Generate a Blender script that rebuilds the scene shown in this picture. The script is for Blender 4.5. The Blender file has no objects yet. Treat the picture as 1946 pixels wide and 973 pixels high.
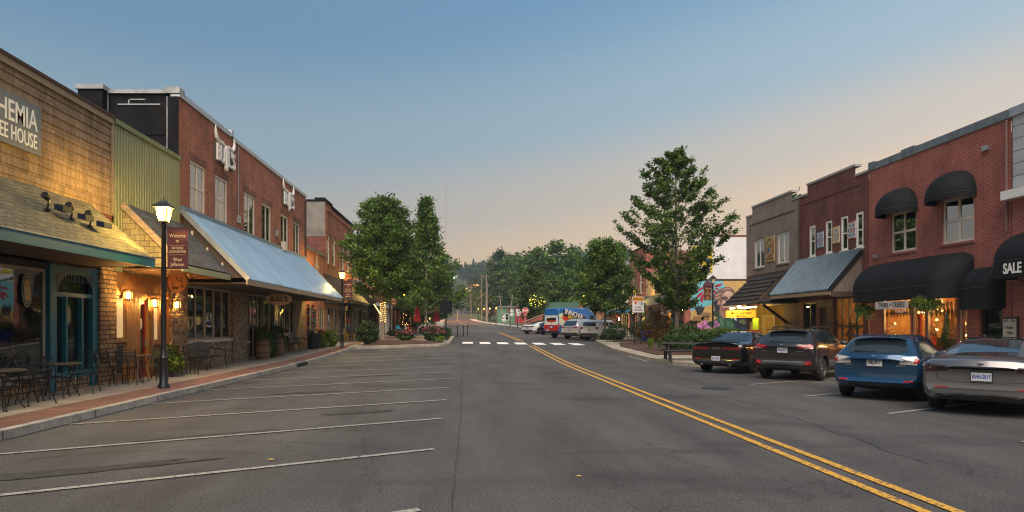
import bpy, bmesh, math, random
import numpy as np
from mathutils import Vector, Matrix, Euler
from mathutils.bvhtree import BVHTree
from math import sin, cos, pi, radians, sqrt

random.seed(7)
S = bpy.context.scene
COL = S.collection
ZAX = Vector((0, 0, 1))

# ------------------------------------------------------------------ materials
def _nodes(name):
    m = bpy.data.materials.new(name); m.use_nodes = True
    nt = m.node_tree; nt.nodes.clear()
    out = nt.nodes.new('ShaderNodeOutputMaterial')
    b = nt.nodes.new('ShaderNodeBsdfPrincipled')
    nt.links.new(b.outputs[0], out.inputs[0])
    return m, nt, b, out

def N(nt, t, **kw):
    n = nt.nodes.new(t)
    for k, v in kw.items():
        if k in n.inputs.keys() and not hasattr(type(n), k): n.inputs[k].default_value = v
        else: setattr(n, k, v)
    return n

def rgba(c): return (c[0], c[1], c[2], 1.0)

def vary(nt, colsock, var, scale, coord='Object', detail=6.0, mask=None):
    """multiply a colour by slow noise (wear and weathering of the thing itself)"""
    tc = nt.nodes.new('ShaderNodeTexCoord')
    no = nt.nodes.new('ShaderNodeTexNoise'); no.inputs['Scale'].default_value = scale
    no.inputs['Detail'].default_value = detail; no.inputs['Roughness'].default_value = .65
    nt.links.new(tc.outputs[coord], no.inputs['Vector'])
    mr = nt.nodes.new('ShaderNodeMapRange')
    mr.inputs[1].default_value = .3; mr.inputs[2].default_value = .7
    mr.inputs[3].default_value = 1 - var; mr.inputs[4].default_value = 1 + var
    nt.links.new(no.outputs[0], mr.inputs[0])
    mx = nt.nodes.new('ShaderNodeMix'); mx.data_type = 'RGBA'; mx.blend_type = 'MULTIPLY'
    mx.inputs[0].default_value = 1.0
    nt.links.new(colsock, mx.inputs[6]); nt.links.new(mr.outputs[0], mx.inputs[7])
    return mx.outputs[2], no

def bump(nt, b, hsock, strength, dist=.01):
    bp = nt.nodes.new('ShaderNodeBump'); bp.inputs['Strength'].default_value = strength
    bp.inputs['Distance'].default_value = dist
    nt.links.new(hsock, bp.inputs['Height']); nt.links.new(bp.outputs[0], b.inputs['Normal'])

_mc = {}
def M(name, col=(.5, .5, .5), rough=.6, metal=0., var=.15, vscale=3., bmp=0., bscale=60., coat=0., spec=.5, emit=0., ecol=None, ior=None, stretch=None):
    if name in _mc: return _mc[name]
    m, nt, b, out = _nodes(name)
    rgb = nt.nodes.new('ShaderNodeRGB'); rgb.outputs[0].default_value = rgba(col)
    s = rgb.outputs[0]
    if var > 0:
        s, no = vary(nt, s, var, vscale)
        if stretch:
            mp = nt.nodes.new('ShaderNodeMapping'); mp.inputs['Scale'].default_value = stretch
            tc = nt.nodes.new('ShaderNodeTexCoord'); nt.links.new(tc.outputs['Object'], mp.inputs[0]); nt.links.new(mp.outputs[0], no.inputs['Vector'])
    nt.links.new(s, b.inputs['Base Color'])
    b.inputs['Roughness'].default_value = rough; b.inputs['Metallic'].default_value = metal
    b.inputs['Coat Weight'].default_value = coat; b.inputs['Coat Roughness'].default_value = .05
    b.inputs['Specular IOR Level'].default_value = spec
    if ior: b.inputs['IOR'].default_value = ior
    if emit > 0:
        b.inputs['Emission Color'].default_value = rgba(ecol or col); b.inputs['Emission Strength'].default_value = emit
    if bmp > 0:
        tc = nt.nodes.new('ShaderNodeTexCoord'); no = nt.nodes.new('ShaderNodeTexNoise')
        no.inputs['Scale'].default_value = bscale; no.inputs['Detail'].default_value = 4
        nt.links.new(tc.outputs['Object'], no.inputs['Vector']); bump(nt, b, no.outputs[0], bmp)
    _mc[name] = m
    return m

def BRICK(name, c1, c2, mortar, bw=.22, bh=.08, ms=.012, var=.25, bias=0., rough=.85, bmp=.6, vscale=1.2, offset=.5, squash=1., sqf=2, grime=None):
    if name in _mc: return _mc[name]
    m, nt, b, out = _nodes(name)
    tc = nt.nodes.new('ShaderNodeTexCoord')
    br = nt.nodes.new('ShaderNodeTexBrick')
    br.offset = offset; br.squash = squash; br.squash_frequency = sqf
    for k, v in (('Color1', rgba(c1)), ('Color2', rgba(c2)), ('Mortar', rgba(mortar)), ('Scale', 1.0), ('Mortar Size', ms), ('Mortar Smooth', .15), ('Bias', bias), ('Brick Width', bw), ('Row Height', bh)):
        br.inputs[k].default_value = v
    nt.links.new(tc.outputs['UV'], br.inputs['Vector'])
    s, _ = vary(nt, br.outputs['Color'], var, vscale)
    s, _ = vary(nt, s, var * .5, 14.)
    s, n_ = vary(nt, s, var * .7, 1.0); mp = nt.nodes.new('ShaderNodeMapping'); mp.inputs['Scale'].default_value = (2.2, .18, 1)
    nt.links.new(tc.outputs['UV'], mp.inputs[0]); nt.links.new(mp.outputs[0], n_.inputs['Vector'])      # run-off streaks
    nt.links.new(s, b.inputs['Base Color'])
    b.inputs['Roughness'].default_value = rough
    inv = nt.nodes.new('ShaderNodeMath'); inv.operation = 'SUBTRACT'; inv.inputs[0].default_value = 1
    nt.links.new(br.outputs['Fac'], inv.inputs[1])
    no = nt.nodes.new('ShaderNodeTexNoise'); no.inputs['Scale'].default_value = 45; nt.links.new(tc.outputs['UV'], no.inputs['Vector'])
    ad = nt.nodes.new('ShaderNodeMath'); ad.operation = 'MULTIPLY_ADD'; ad.inputs[1].default_value = .5
    nt.links.new(no.outputs[0], ad.inputs[0]); nt.links.new(inv.outputs[0], ad.inputs[2])
    bump(nt, b, ad.outputs[0], bmp, .008)
    _mc[name] = m
    return m

def STONE(name, cols, scale=(4, 9), mortar=(.05, .04, .035), bmp=.9, rough=.85):
    """rubble / ledge stone from stretched voronoi cells"""
    if name in _mc: return _mc[name]
    m, nt, b, out = _nodes(name)
    tc = nt.nodes.new('ShaderNodeTexCoord'); mp = nt.nodes.new('ShaderNodeMapping')
    mp.inputs['Scale'].default_value = (scale[0], scale[1], 1)
    nt.links.new(tc.outputs['UV'], mp.inputs[0])
    vs = []
    for f in ('F1', 'DISTANCE_TO_EDGE'):
        v = nt.nodes.new('ShaderNodeTexVoronoi'); v.feature = f; v.voronoi_dimensions = '2D'
        v.inputs['Scale'].default_value = 1; v.inputs['Randomness'].default_value = .8
        nt.links.new(mp.outputs[0], v.inputs['Vector']); vs.append(v)
    sep = nt.nodes.new('ShaderNodeSeparateColor'); nt.links.new(vs[0].outputs['Color'], sep.inputs[0])
    cr = nt.nodes.new('ShaderNodeValToRGB'); e = cr.color_ramp.elements
    for i, c in enumerate(cols):
        p = i / (len(cols) - 1)
        el = e[0] if i == 0 else (e[-1] if i == len(cols) - 1 else cr.color_ramp.elements.new(p))
        el.position = p; el.color = rgba(c)
    nt.links.new(sep.outputs[0], cr.inputs[0])
    mr = nt.nodes.new('ShaderNodeMapRange'); mr.inputs[1].default_value = .01; mr.inputs[2].default_value = .07
    nt.links.new(vs[1].outputs['Distance'], mr.inputs[0])
    mx = nt.nodes.new('ShaderNodeMix'); mx.data_type = 'RGBA'; mx.inputs[6].default_value = rgba(mortar)
    nt.links.new(mr.outputs[0], mx.inputs[0]); nt.links.new(cr.outputs[0], mx.inputs[7])
    s, _ = vary(nt, mx.outputs[2], .35, 20.)
    nt.links.new(s, b.inputs['Base Color']); b.inputs['Roughness'].default_value = rough
    no = nt.nodes.new('ShaderNodeTexNoise'); no.inputs['Scale'].default_value = 30; nt.links.new(tc.outputs['UV'], no.inputs['Vector'])
    mr2 = nt.nodes.new('ShaderNodeMapRange'); mr2.inputs[1].default_value = 0; mr2.inputs[2].default_value = .15
    nt.links.new(vs[1].outputs['Distance'], mr2.inputs[0])
    ad = nt.nodes.new('ShaderNodeMath'); ad.operation = 'MULTIPLY_ADD'; ad.inputs[1].default_value = .4
    nt.links.new(no.outputs[0], ad.inputs[0]); nt.links.new(mr2.outputs[0], ad.inputs[2])
    bump(nt, b, ad.outputs[0], bmp, .03)
    _mc[name] = m
    return m

def ASPHALT(name, base, var=.28, spk=.5):
    m, nt, b, out = _nodes(name)
    tc = nt.nodes.new('ShaderNodeTexCoord')
    rgb = nt.nodes.new('ShaderNodeRGB'); rgb.outputs[0].default_value = rgba(base)
    # large patches stretched along the travel direction, oil drips, fine aggregate
    mp = nt.nodes.new('ShaderNodeMapping'); mp.inputs['Scale'].default_value = (.8, .16, 1); nt.links.new(tc.outputs['Object'], mp.inputs[0])
    s, n1 = vary(nt, rgb.outputs[0], var, 1.0); nt.links.new(mp.outputs[0], n1.inputs['Vector'])
    s, _ = vary(nt, s, .12, .25)
    s, n3 = vary(nt, s, spk, 42., detail=3)
    n4 = nt.nodes.new('ShaderNodeTexNoise'); n4.inputs['Scale'].default_value = .55; n4.inputs['Detail'].default_value = 5
    mp2 = nt.nodes.new('ShaderNodeMapping'); mp2.inputs['Scale'].default_value = (.5, 1.4, 1); mp2.inputs['Rotation'].default_value = (0, 0, radians(-30)); nt.links.new(tc.outputs['Object'], mp2.inputs[0])
    nt.links.new(mp2.outputs[0], n4.inputs['Vector'])
    mr = nt.nodes.new('ShaderNodeMapRange'); mr.inputs[1].default_value = .55; mr.inputs[2].default_value = .72; mr.inputs[3].default_value = 1; mr.inputs[4].default_value = .62
    nt.links.new(n4.outputs[0], mr.inputs[0])
    mx = nt.nodes.new('ShaderNodeMix'); mx.data_type = 'RGBA'; mx.blend_type = 'MULTIPLY'; mx.inputs[0].default_value = 1
    nt.links.new(s, mx.inputs[6]); nt.links.new(mr.outputs[0], mx.inputs[7])
    # cracks
    v = nt.nodes.new('ShaderNodeTexVoronoi'); v.feature = 'DISTANCE_TO_EDGE'; v.inputs['Scale'].default_value = .35
    nz = nt.nodes.new('ShaderNodeTexNoise'); nz.inputs['Scale'].default_value = 1.3; nz.inputs['Detail'].default_value = 6; nt.links.new(tc.outputs['Object'], nz.inputs['Vector'])
    am = nt.nodes.new('ShaderNodeVectorMath'); am.operation = 'MULTIPLY_ADD'; am.inputs[1].default_value = (1.6, 1.6, 0)
    nt.links.new(nz.outputs['Color'], am.inputs[0]); nt.links.new(tc.outputs['Object'], am.inputs[2]); nt.links.new(am.outputs[0], v.inputs['Vector'])
    mr3 = nt.nodes.new('ShaderNodeMapRange'); mr3.inputs[1].default_value = 0.0; mr3.inputs[2].default_value = .006; mr3.inputs[3].default_value = .6; mr3.inputs[4].default_value = 1
    nt.links.new(v.outputs['Distance'], mr3.inputs[0])
    mx3 = nt.nodes.new('ShaderNodeMix'); mx3.data_type = 'RGBA'; mx3.blend_type = 'MULTIPLY'; mx3.inputs[0].default_value = 1
    nt.links.new(mx.outputs[2], mx3.inputs[6]); nt.links.new(mr3.outputs[0], mx3.inputs[7])
    nt.links.new(mx3.outputs[2], b.inputs['Base Color'])
    b.inputs['Roughness'].default_value = .82; b.inputs['Specular IOR Level'].default_value = .35
    bump(nt, b, n3.outputs[0], .35, .004)
    return m

def PAINTLINE(name, col, wear=.5):
    """road paint worn through to the asphalt"""
    m, nt, b, out = _nodes(name)
    tc = nt.nodes.new('ShaderNodeTexCoord'); no = nt.nodes.new('ShaderNodeTexNoise'); no.inputs['Scale'].default_value = 22; no.inputs['Detail'].default_value = 5
    nt.links.new(tc.outputs['Object'], no.inputs['Vector'])
    mr = nt.nodes.new('ShaderNodeMapRange'); mr.inputs[1].default_value = wear - .1; mr.inputs[2].default_value = wear + .08
    nt.links.new(no.outputs[0], mr.inputs[0])
    mx = nt.nodes.new('ShaderNodeMix'); mx.data_type = 'RGBA'; mx.inputs[6].default_value = rgba(col); mx.inputs[7].default_value = (.07, .068, .066, 1)
    nt.links.new(mr.outputs[0], mx.inputs[0]); nt.links.new(mx.outputs[2], b.inputs['Base Color'])
    b.inputs['Roughness'].default_value = .7
    return m

def LEAFM(name, c1, c2, c3=None, trans=.25):
    m, nt, b, out = _nodes(name)
    g = nt.nodes.new('ShaderNodeNewGeometry'); cr = nt.nodes.new('ShaderNodeValToRGB')
    e = cr.color_ramp.elements; e[0].color = rgba(c1); e[1].color = rgba(c3 or c2)
    if c3: x = e.new(.6); x.color = rgba(c2)
    nt.links.new(g.outputs['Random Per Island'], cr.inputs[0])
    s, _ = vary(nt, cr.outputs[0], .45, .8, detail=3)
    nt.links.new(s, b.inputs['Base Color']); b.inputs['Roughness'].default_value = .55
    b.inputs['Specular IOR Level'].default_value = .3
    t = nt.nodes.new('ShaderNodeBsdfTranslucent'); nt.links.new(s, t.inputs[0])
    mx = nt.nodes.new('ShaderNodeMixShader'); mx.inputs[0].default_value = trans
    nt.links.new(b.outputs[0], mx.inputs[1]); nt.links.new(t.outputs[0], mx.inputs[2]); nt.links.new(mx.outputs[0], out.inputs[0])
    return m

def GLASS(name, tint=(.75, .8, .8), refl=.12):
    m, nt, b, out = _nodes(name)
    nt.nodes.remove(b)
    tr = nt.nodes.new('ShaderNodeBsdfTransparent'); tr.inputs[0].default_value = rgba(tint)
    gl = nt.nodes.new('ShaderNodeBsdfGlossy'); gl.inputs['Roughness'].default_value = .015; gl.inputs[0].default_value = (.95, .95, .95, 1)
    lw = nt.nodes.new('ShaderNodeLayerWeight'); lw.inputs[0].default_value = .35
    tc = nt.nodes.new('ShaderNodeTexCoord'); no = nt.nodes.new('ShaderNodeTexNoise'); no.inputs['Scale'].default_value = 1.1
    nt.links.new(tc.outputs['Object'], no.inputs['Vector'])
    bp = nt.nodes.new('ShaderNodeBump'); bp.inputs['Strength'].default_value = .06; bp.inputs['Distance'].default_value = .05
    nt.links.new(no.outputs[0], bp.inputs['Height']); nt.links.new(bp.outputs[0], gl.inputs['Normal'])
    mr = nt.nodes.new('ShaderNodeMapRange'); mr.inputs[3].default_value = refl; mr.inputs[4].default_value = .9
    nt.links.new(lw.outputs['Fresnel'], mr.inputs[0])
    mx = nt.nodes.new('ShaderNodeMixShader'); nt.links.new(mr.outputs[0], mx.inputs[0])
    nt.links.new(tr.outputs[0], mx.inputs[1]); nt.links.new(gl.outputs[0], mx.inputs[2]); nt.links.new(mx.outputs[0], out.inputs[0])
    return m

def EM(name, col, strength):
    if name in _mc: return _mc[name]
    m, nt, b, out = _nodes(name); nt.nodes.remove(b)
    e = nt.nodes.new('ShaderNodeEmission'); e.inputs[0].default_value = rgba(col); e.inputs[1].default_value = strength
    nt.links.new(e.outputs[0], out.inputs[0]); _mc[name] = m
    return m

# ------------------------------------------------------------------ mesh builder
class MB:
    def __init__(s): s.v = []; s.f = []; s.mi = []; s.cur = 0
    def poly(s, pts):
        i = len(s.v); s.v += [tuple(p) for p in pts]; s.f.append(tuple(range(i, i + len(pts)))); s.mi.append(s.cur); return s
    def add(s, vs, fs, mx=None):
        i = len(s.v)
        s.v += [tuple(mx @ Vector(p)) for p in vs] if mx else [tuple(p) for p in vs]
        for f in fs: s.f.append(tuple(i + k for k in f)); s.mi.append(s.cur)
        return s
    def box(s, x0, x1, y0, y1, z0, z1, mx=None):
        x0, x1 = sorted((x0, x1)); y0, y1 = sorted((y0, y1)); z0, z1 = sorted((z0, z1))
        v = [(x0, y0, z0), (x1, y0, z0), (x1, y1, z0), (x0, y1, z0), (x0, y0, z1), (x1, y0, z1), (x1, y1, z1), (x0, y1, z1)]
        return s.add(v, [(0, 3, 2, 1), (4, 5, 6, 7), (0, 1, 5, 4), (1, 2, 6, 5), (2, 3, 7, 6), (3, 0, 4, 7)], mx)
    def hexa(s, v): return s.add(v, [(0, 3, 2, 1), (4, 5, 6, 7), (0, 1, 5, 4), (1, 2, 6, 5), (2, 3, 7, 6), (3, 0, 4, 7)])
    def bar(s, a, b, w, h=None, up=None):
        """square bar from a to b"""
        a, b = Vector(a), Vector(b); h = h or w
        d = (b - a).normalized(); u = Vector(up) if up else (ZAX if abs(d.z) < .95 else Vector((1, 0, 0)))
        r = d.cross(u).normalized() * w / 2; t = r.cross(d).normalized() * h / 2
        return s.hexa([a - r - t, a + r - t, b + r - t, b - r - t, a - r + t, a + r + t, b + r + t, b - r + t])
    def tube(s, path, rad, n=8, cap=True, closed=False):
        P = [Vector(p) for p in path]; k = len(P)
        R = list(rad) if hasattr(rad, '__len__') else [rad] * k
        i0 = len(s.v); ref = None
        for j in range(k):
            if closed: d = P[(j + 1) % k] - P[j - 1]
            else: d = P[min(j + 1, k - 1)] - P[max(j - 1, 0)]
            d = d.normalized() if d.length > 1e-9 else ZAX.copy()
            if ref is None: ref = d.orthogonal().normalized()
            ref = (ref - d * ref.dot(d)); ref = ref.normalized() if ref.length > 1e-6 else d.orthogonal().normalized()
            b = d.cross(ref)
            for q in range(n):
                a = 2 * pi * q / n; s.v.append(tuple(P[j] + (ref * cos(a) + b * sin(a)) * R[j]))
        for j in range(k if closed else k - 1):
            j2 = (j + 1) % k
            for q in range(n):
                s.f.append((i0 + j * n + q, i0 + j * n + (q + 1) % n, i0 + j2 * n + (q + 1) % n, i0 + j2 * n + q)); s.mi.append(s.cur)
        if cap and not closed:
            s.f.append(tuple(i0 + q for q in range(n))[::-1]); s.mi.append(s.cur)
            s.f.append(tuple(i0 + (k - 1) * n + q for q in range(n))); s.mi.append(s.cur)
        return s
    def lathe(s, prof, n=24, mx=None, cap=True):
        """prof: (r, z) pairs"""
        vs = []; fs = []
        for r, z in prof:
            for q in range(n): vs.append((r * cos(2 * pi * q / n), r * sin(2 * pi * q / n), z))
        for j in range(len(prof) - 1):
            for q in range(n): fs.append((j * n + q, j * n + (q + 1) % n, (j + 1) * n + (q + 1) % n, (j + 1) * n + q))
        if cap:
            fs.append(tuple(range(n))[::-1]); fs.append(tuple((len(prof) - 1) * n + q for q in range(n)))
        return s.add(vs, fs, mx)
    def prism(s, pts, fr, d0, d1):
        """2D outline through fr(u,v,d), extruded between depths"""
        n = len(pts); vs = [fr(u, v, d0) for u, v in pts] + [fr(u, v, d1) for u, v in pts]
        fs = [tuple(range(n))[::-1], tuple(range(n, 2 * n))] + [(i, (i + 1) % n, n + (i + 1) % n, n + i) for i in range(n)]
        return s.add(vs, fs)
    def grid(s, fn, nu, nv):
        i0 = len(s.v)
        for i in range(nu + 1):
            for j in range(nv + 1): s.v.append(tuple(fn(i / nu, j / nv)))
        for i in range(nu):
            for j in range(nv):
                a = i0 + i * (nv + 1) + j; s.f.append((a, a + nv + 1, a + nv + 2, a + 1)); s.mi.append(s.cur)
        return s
    def build(s, name, mat, parent=None, smooth=False, origin=None, bevel=0):
        me = bpy.data.meshes.new(name)
        vs = s.v
        if origin is not None: vs = [(p[0] - origin[0], p[1] - origin[1], p[2] - origin[2]) for p in vs]
        me.from_pydata(vs, [], s.f)
        mats = mat if isinstance(mat, (list, tuple)) else [mat]
        for m in mats: me.materials.append(m)
        if len(mats) > 1: me.polygons.foreach_set('material_index', s.mi)
        me.update()
        uv = me.uv_layers.new(name='UVMap').data
        buf = np.zeros(len(uv) * 2, np.float32); V = s.v
        for p in me.polygons:
            n = p.normal
            if abs(n.z) > .985: t = Vector((1, 0, 0)); b = Vector((0, 1, 0))
            else:
                t = ZAX.cross(n).normalized(); b = n.cross(t)
                if t.x < -1e-6 or (abs(t.x) <= 1e-6 and t.y < 0): t = -t
            for li in p.loop_indices:
                co = V[me.loops[li].vertex_index]
                buf[2 * li] = co[0] * t.x + co[1] * t.y + co[2] * t.z; buf[2 * li + 1] = co[0] * b.x + co[1] * b.y + co[2] * b.z
        uv.foreach_set('uv', buf)
        if smooth:
            me.polygons.foreach_set('use_smooth', [True] * len(me.polygons))
            if smooth != 'all':
                try: me.set_sharp_from_angle(angle=radians(40))
                except Exception: pass
        o = bpy.data.objects.new(name, me); COL.objects.link(o)
        if origin is not None: o.location = origin
        if parent is not None: attach(o, parent)
        if bevel:
            md = o.modifiers.new('bevel', 'BEVEL'); md.width = bevel; md.segments = 2; md.limit_method = 'ANGLE'
        return o

def wloc(o):
    """world offset of an unrotated object"""
    l = Vector((0, 0, 0))
    while o is not None:
        l += o.location + o.matrix_parent_inverse.translation if o.parent else o.location
        o = o.parent
    return l

def attach(o, parent):
    o.parent = parent
    o.matrix_parent_inverse = Matrix.Translation(-wloc(parent))

def tag(o, label, cat, group=None):
    o['label'] = label; o['category'] = cat
    if group: o['group'] = group
    return o

def thing(name, label, cat, loc=(0, 0, 0), group=None):
    o = bpy.data.objects.new(name, None); COL.objects.link(o); o.location = loc
    o.empty_display_size = .3
    return tag(o, label, cat, group)

def kind(o, k): o['kind'] = k; return o

def dup(root, loc, rotz=0., label=None, group=None, scale=None):
    """copy of a thing with copies of its parts and sub-parts (shared meshes)"""
    def rec(o, par):
        c = o.copy(); COL.objects.link(c)
        if par is not None: c.parent = par
        for ch in list(o.children): rec(ch, c)
        return c
    r = rec(root, None)
    r.location = loc; r.rotation_euler = (0, 0, rotz)
    if scale: r.scale = scale if hasattr(scale, '__len__') else (scale,) * 3
    if label: r['label'] = label
    if group: r['group'] = group
    return r

class Face:
    """a vertical plane: ax 'x' faces along X (u = world Y), ax 'y' faces along Y (u = world X); d = distance out of the wall"""
    def __init__(s, ax, at, sg): s.ax, s.at, s.sg = ax, at, sg
    def __call__(s, u, v, d=0.):
        return (s.at + s.sg * d, u, v) if s.ax == 'x' else (u, s.at + s.sg * d, v)
    def box(s, mb, u0, u1, v0, v1, d0, d1):
        a, b = s(u0, v0, d0), s(u1, v1, d1)
        return mb.box(a[0], b[0], a[1], b[1], a[2], b[2])
    def wall(s, mb, u0, u1, v0, v1, opens=(), depth=.22):
        us = sorted({u0, u1, *[o[0] for o in opens], *[o[1] for o in opens]}); us = [u for u in us if u0 - 1e-6 <= u <= u1 + 1e-6]
        vs = sorted({v0, v1, *[o[2] for o in opens], *[o[3] for o in opens]}); vs = [v for v in vs if v0 - 1e-6 <= v <= v1 + 1e-6]
        for i in range(len(us) - 1):
            for j in range(len(vs) - 1):
                uc, vc = (us[i] + us[i + 1]) / 2, (vs[j] + vs[j + 1]) / 2
                if any(o[0] < uc < o[1] and o[2] < vc < o[3] for o in opens): continue
                mb.poly([s(us[i], vs[j]), s(us[i + 1], vs[j]), s(us[i + 1], vs[j + 1]), s(us[i], vs[j + 1])])
        for a, b, c, e in opens:
            for p, q in (((a, c), (b, c)), ((b, c), (b, e)), ((b, e), (a, e)), ((a, e), (a, c))):
                mb.poly([s(*p), s(*q), s(q[0], q[1], -depth), s(p[0], p[1], -depth)])
        return mb
    def mx(s, u, v, d):
        """matrix placing an XY drawing upright on the plane, readable from outside"""
        if s.ax == 'x': r = Vector((0, s.sg, 0)); n = Vector((s.sg, 0, 0))
        else: r = Vector((-s.sg, 0, 0)); n = Vector((0, s.sg, 0))
        m = Matrix((r, ZAX, n)).transposed().to_4x4(); m.translation = s(u, v, d)
        return m

def text(mb, s, size, mx, ext=.004, bold=0., xs=1., align='CENTER', space=1.):
    cu = bpy.data.curves.new('t', 'FONT'); cu.body = s; cu.size = size; cu.extrude = ext; cu.offset = bold
    cu.align_x = align; cu.align_y = 'CENTER'; cu.resolution_u = 3; cu.space_character = space
    o = bpy.data.objects.new('t', cu); me = bpy.data.meshes.new_from_object(o)
    vs = [(v.co.x * xs, v.co.y, v.co.z) for v in me.vertices]; fs = [tuple(p.vertices) for p in me.polygons]
    mb.add(vs, fs, mx)
    bpy.data.objects.remove(o); bpy.data.curves.remove(cu); bpy.data.meshes.remove(me)
    return mb

def window(parent, F, u0, u1, v0, v1, inset=.12, nu=1, nv=1, fw=.06, mull=.035, fm=None, gm=None, sill=None, lower=None, label=None):
    """a window: frame mesh (part) with pane and sill under it (sub-parts)"""
    mb = MB(); d0, d1 = -inset, -inset + .07
    F.box(mb, u0, u1, v0, v0 + fw, d0, d1); F.box(mb, u0, u1, v1 - fw, v1, d0, d1)
    F.box(mb, u0, u0 + fw, v0 + fw, v1 - fw, d0, d1); F.box(mb, u1 - fw, u1, v0 + fw, v1 - fw, d0, d1)
    for i in range(1, nu):
        u = u0 + (u1 - u0) * i / nu; F.box(mb, u - mull / 2, u + mull / 2, v0 + fw, v1 - fw, d0 + .008, d1 - .008)
    for j in range(1, nv):
        v = v0 + (v1 - v0) * j / nv; F.box(mb, u0 + fw, u1 - fw, v - mull / 2, v + mull / 2, d0 + .004, d1 - .012)
    w = mb.build('window', fm, parent)
    if label: w['label'] = label
    g = MB(); F.box(g, u0 + fw * .6, u1 - fw * .6, v0 + fw * .6, v1 - fw * .6, d0 + .022, d0 + .034); g.build('pane', gm, w)
    if sill:
        k = MB(); F.box(k, u0 - .06, u1 + .06, v0 - .09, v0 - .003, -inset, .06); k.build('sill', sill, w)
    if lower:
        k = MB(); F.box(k, u0 + fw, u1 - fw, v0 + fw, v0 + (v1 - v0) * lower, d0 - .03, d0 - .015); k.build('blind', MT['blind'], w)
    return w

# ------------------------------------------------------------------ terrain profile
_PY = [-200, 25, 45, 60, 80, 100, 130, 160, 220, 260, 490, 650, 900, 3000]
_PZ = [0, 0, .3, .47, .65, .75, 1.0, 1.4, 2.6, 4.2, 25.6, 40, 55, 60]
def _pch(x, X, Y):
    """smooth monotone interpolation"""
    i = int(np.clip(np.searchsorted(X, x) - 1, 0, len(X) - 2))
    h = X[i + 1] - X[i]; t = min(max((x - X[i]) / h, 0), 1)
    def sl(j):
        if j <= 0 or j >= len(X) - 1: return 0.
        a = (Y[j] - Y[j - 1]) / (X[j] - X[j - 1]); b = (Y[j + 1] - Y[j]) / (X[j + 1] - X[j])
        return 0. if a * b <= 0 else 2 * a * b / (a + b)
    m0, m1 = sl(i) * h, sl(i + 1) * h
    return (2 * t**3 - 3 * t**2 + 1) * Y[i] + (t**3 - 2 * t**2 + t) * m0 + (-2 * t**3 + 3 * t**2) * Y[i + 1] + (t**3 - t**2) * m1
def P(y): return _pch(y, _PY, _PZ)
def sst(a, b, x):
    t = min(max((x - a) / (b - a), 0), 1); return t * t * (3 - 2 * t)
def HT(x, y):
    h = P(y)
    h += 16 * sst(180, 560, y) * sst(15, 160, abs(x + 3)) + 10 * sst(450, 800, y) * (.5 + .5 * sin(x * .011 + 1))
    return h - .06
# ------------------------------------------------------------------ shared materials
MT = {}
MT['asphalt'] = ASPHALT('asphalt', (.07, .068, .067), .34, .75)
MT['concrete'] = BRICK('concrete', (.33, .29, .235), (.3, .265, .215), (.14, .12, .1), 1.5, 1.5, .012, .25, bmp=.3, offset=0)
MT['kerb'] = BRICK('kerb_concrete', (.36, .33, .29), (.32, .29, .25), (.12, .11, .1), 2.4, 2.4, .02, .4, bmp=.4, vscale=3, offset=0)
MT['paver'] = BRICK('brick_paver', (.24, .105, .075), (.17, .08, .06), (.13, .1, .08), .2, .1, .006, .3)
MT['white_line'] = PAINTLINE('white_line', (.33, .315, .285), .6)
MT['bright_line'] = PAINTLINE('crosswalk_line', (.85, .84, .8), .66)
MT['yellow_line'] = PAINTLINE('yellow_line', (.62, .33, .03), .58)
MT['teal'] = M('teal_paint', (.012, .15, .19), .45, var=.15)
MT['teal_dark'] = M('teal_dark', (.008, .06, .085), .45)
MT['black'] = M('black_metal', (.012, .012, .014), .4, var=.1)
MT['dark'] = M('dark_interior', (.03, .026, .022), .8)
MT['soffit'] = M('soffit_wood', (.06, .04, .028), .7)
MT['white'] = M('white_paint', (.8, .79, .76), .5, var=.08)
MT['cream'] = M('cream_trim', (.62, .55, .47), .55, var=.08)
MT['fgrey'] = M('grey_trim', (.33, .29, .25), .5)
MT['blind'] = M('window_blind', (.55, .5, .44), .8)
MT['wood'] = M('warm_wood', (.24, .115, .045), .55, var=.35, vscale=2.2, stretch=(6, 6, .6), bmp=.2)
MT['woodpale'] = M('pale_wood', (.34, .24, .15), .65, var=.3, vscale=2, stretch=(1, .4, 6))
MT['greywood'] = M('grey_wood', (.16, .13, .11), .8, var=.3, vscale=2, stretch=(8, 8, .8), bmp=.2)
MT['red'] = M('red_paint', (.32, .02, .02), .45)
MT['maroon'] = M('maroon_cloth', (.085, .012, .012), .75, var=.15)
MT['gold'] = M('gold_lettering', (.6, .42, .2), .5, var=.05)
MT['glass'] = GLASS('window_glass', (.6, .66, .68), .04)
MT['upglass'] = GLASS('upper_glass', (.42, .46, .48), .3)
MT['clear'] = GLASS('clear_glass', (.93, .93, .92), .03)
MT['brick_red'] = BRICK('brick_rust', (.35, .07, .026), (.2, .04, .018), (.36, .22, .15), var=.3)
MT['brick_rose'] = BRICK('brick_rose', (.33, .068, .048), (.24, .05, .036), (.36, .19, .155), var=.24)
MT['brick_dark'] = BRICK('brick_dark', (.15, .03, .022), (.09, .02, .016), (.2, .1, .08), var=.35)
MT['brick_taupe'] = BRICK('brick_taupe', (.29, .225, .19), (.245, .19, .16), (.27, .215, .185), var=.2, bmp=.35)
MT['brick_brown'] = BRICK('brick_brown', (.085, .045, .032), (.055, .03, .024), (.1, .075, .06), var=.3)
MT['brick_white'] = BRICK('brick_white', (.72, .7, .7), (.66, .65, .66), (.58, .57, .58), var=.08, bmp=.4)
MT['ledge'] = BRICK('ledge_stone', (.42, .25, .12), (.2, .115, .065), (.04, .028, .02), .36, .12, .014, .45, bmp=1., vscale=5, offset=.37, squash=.55, sqf=3)
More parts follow.
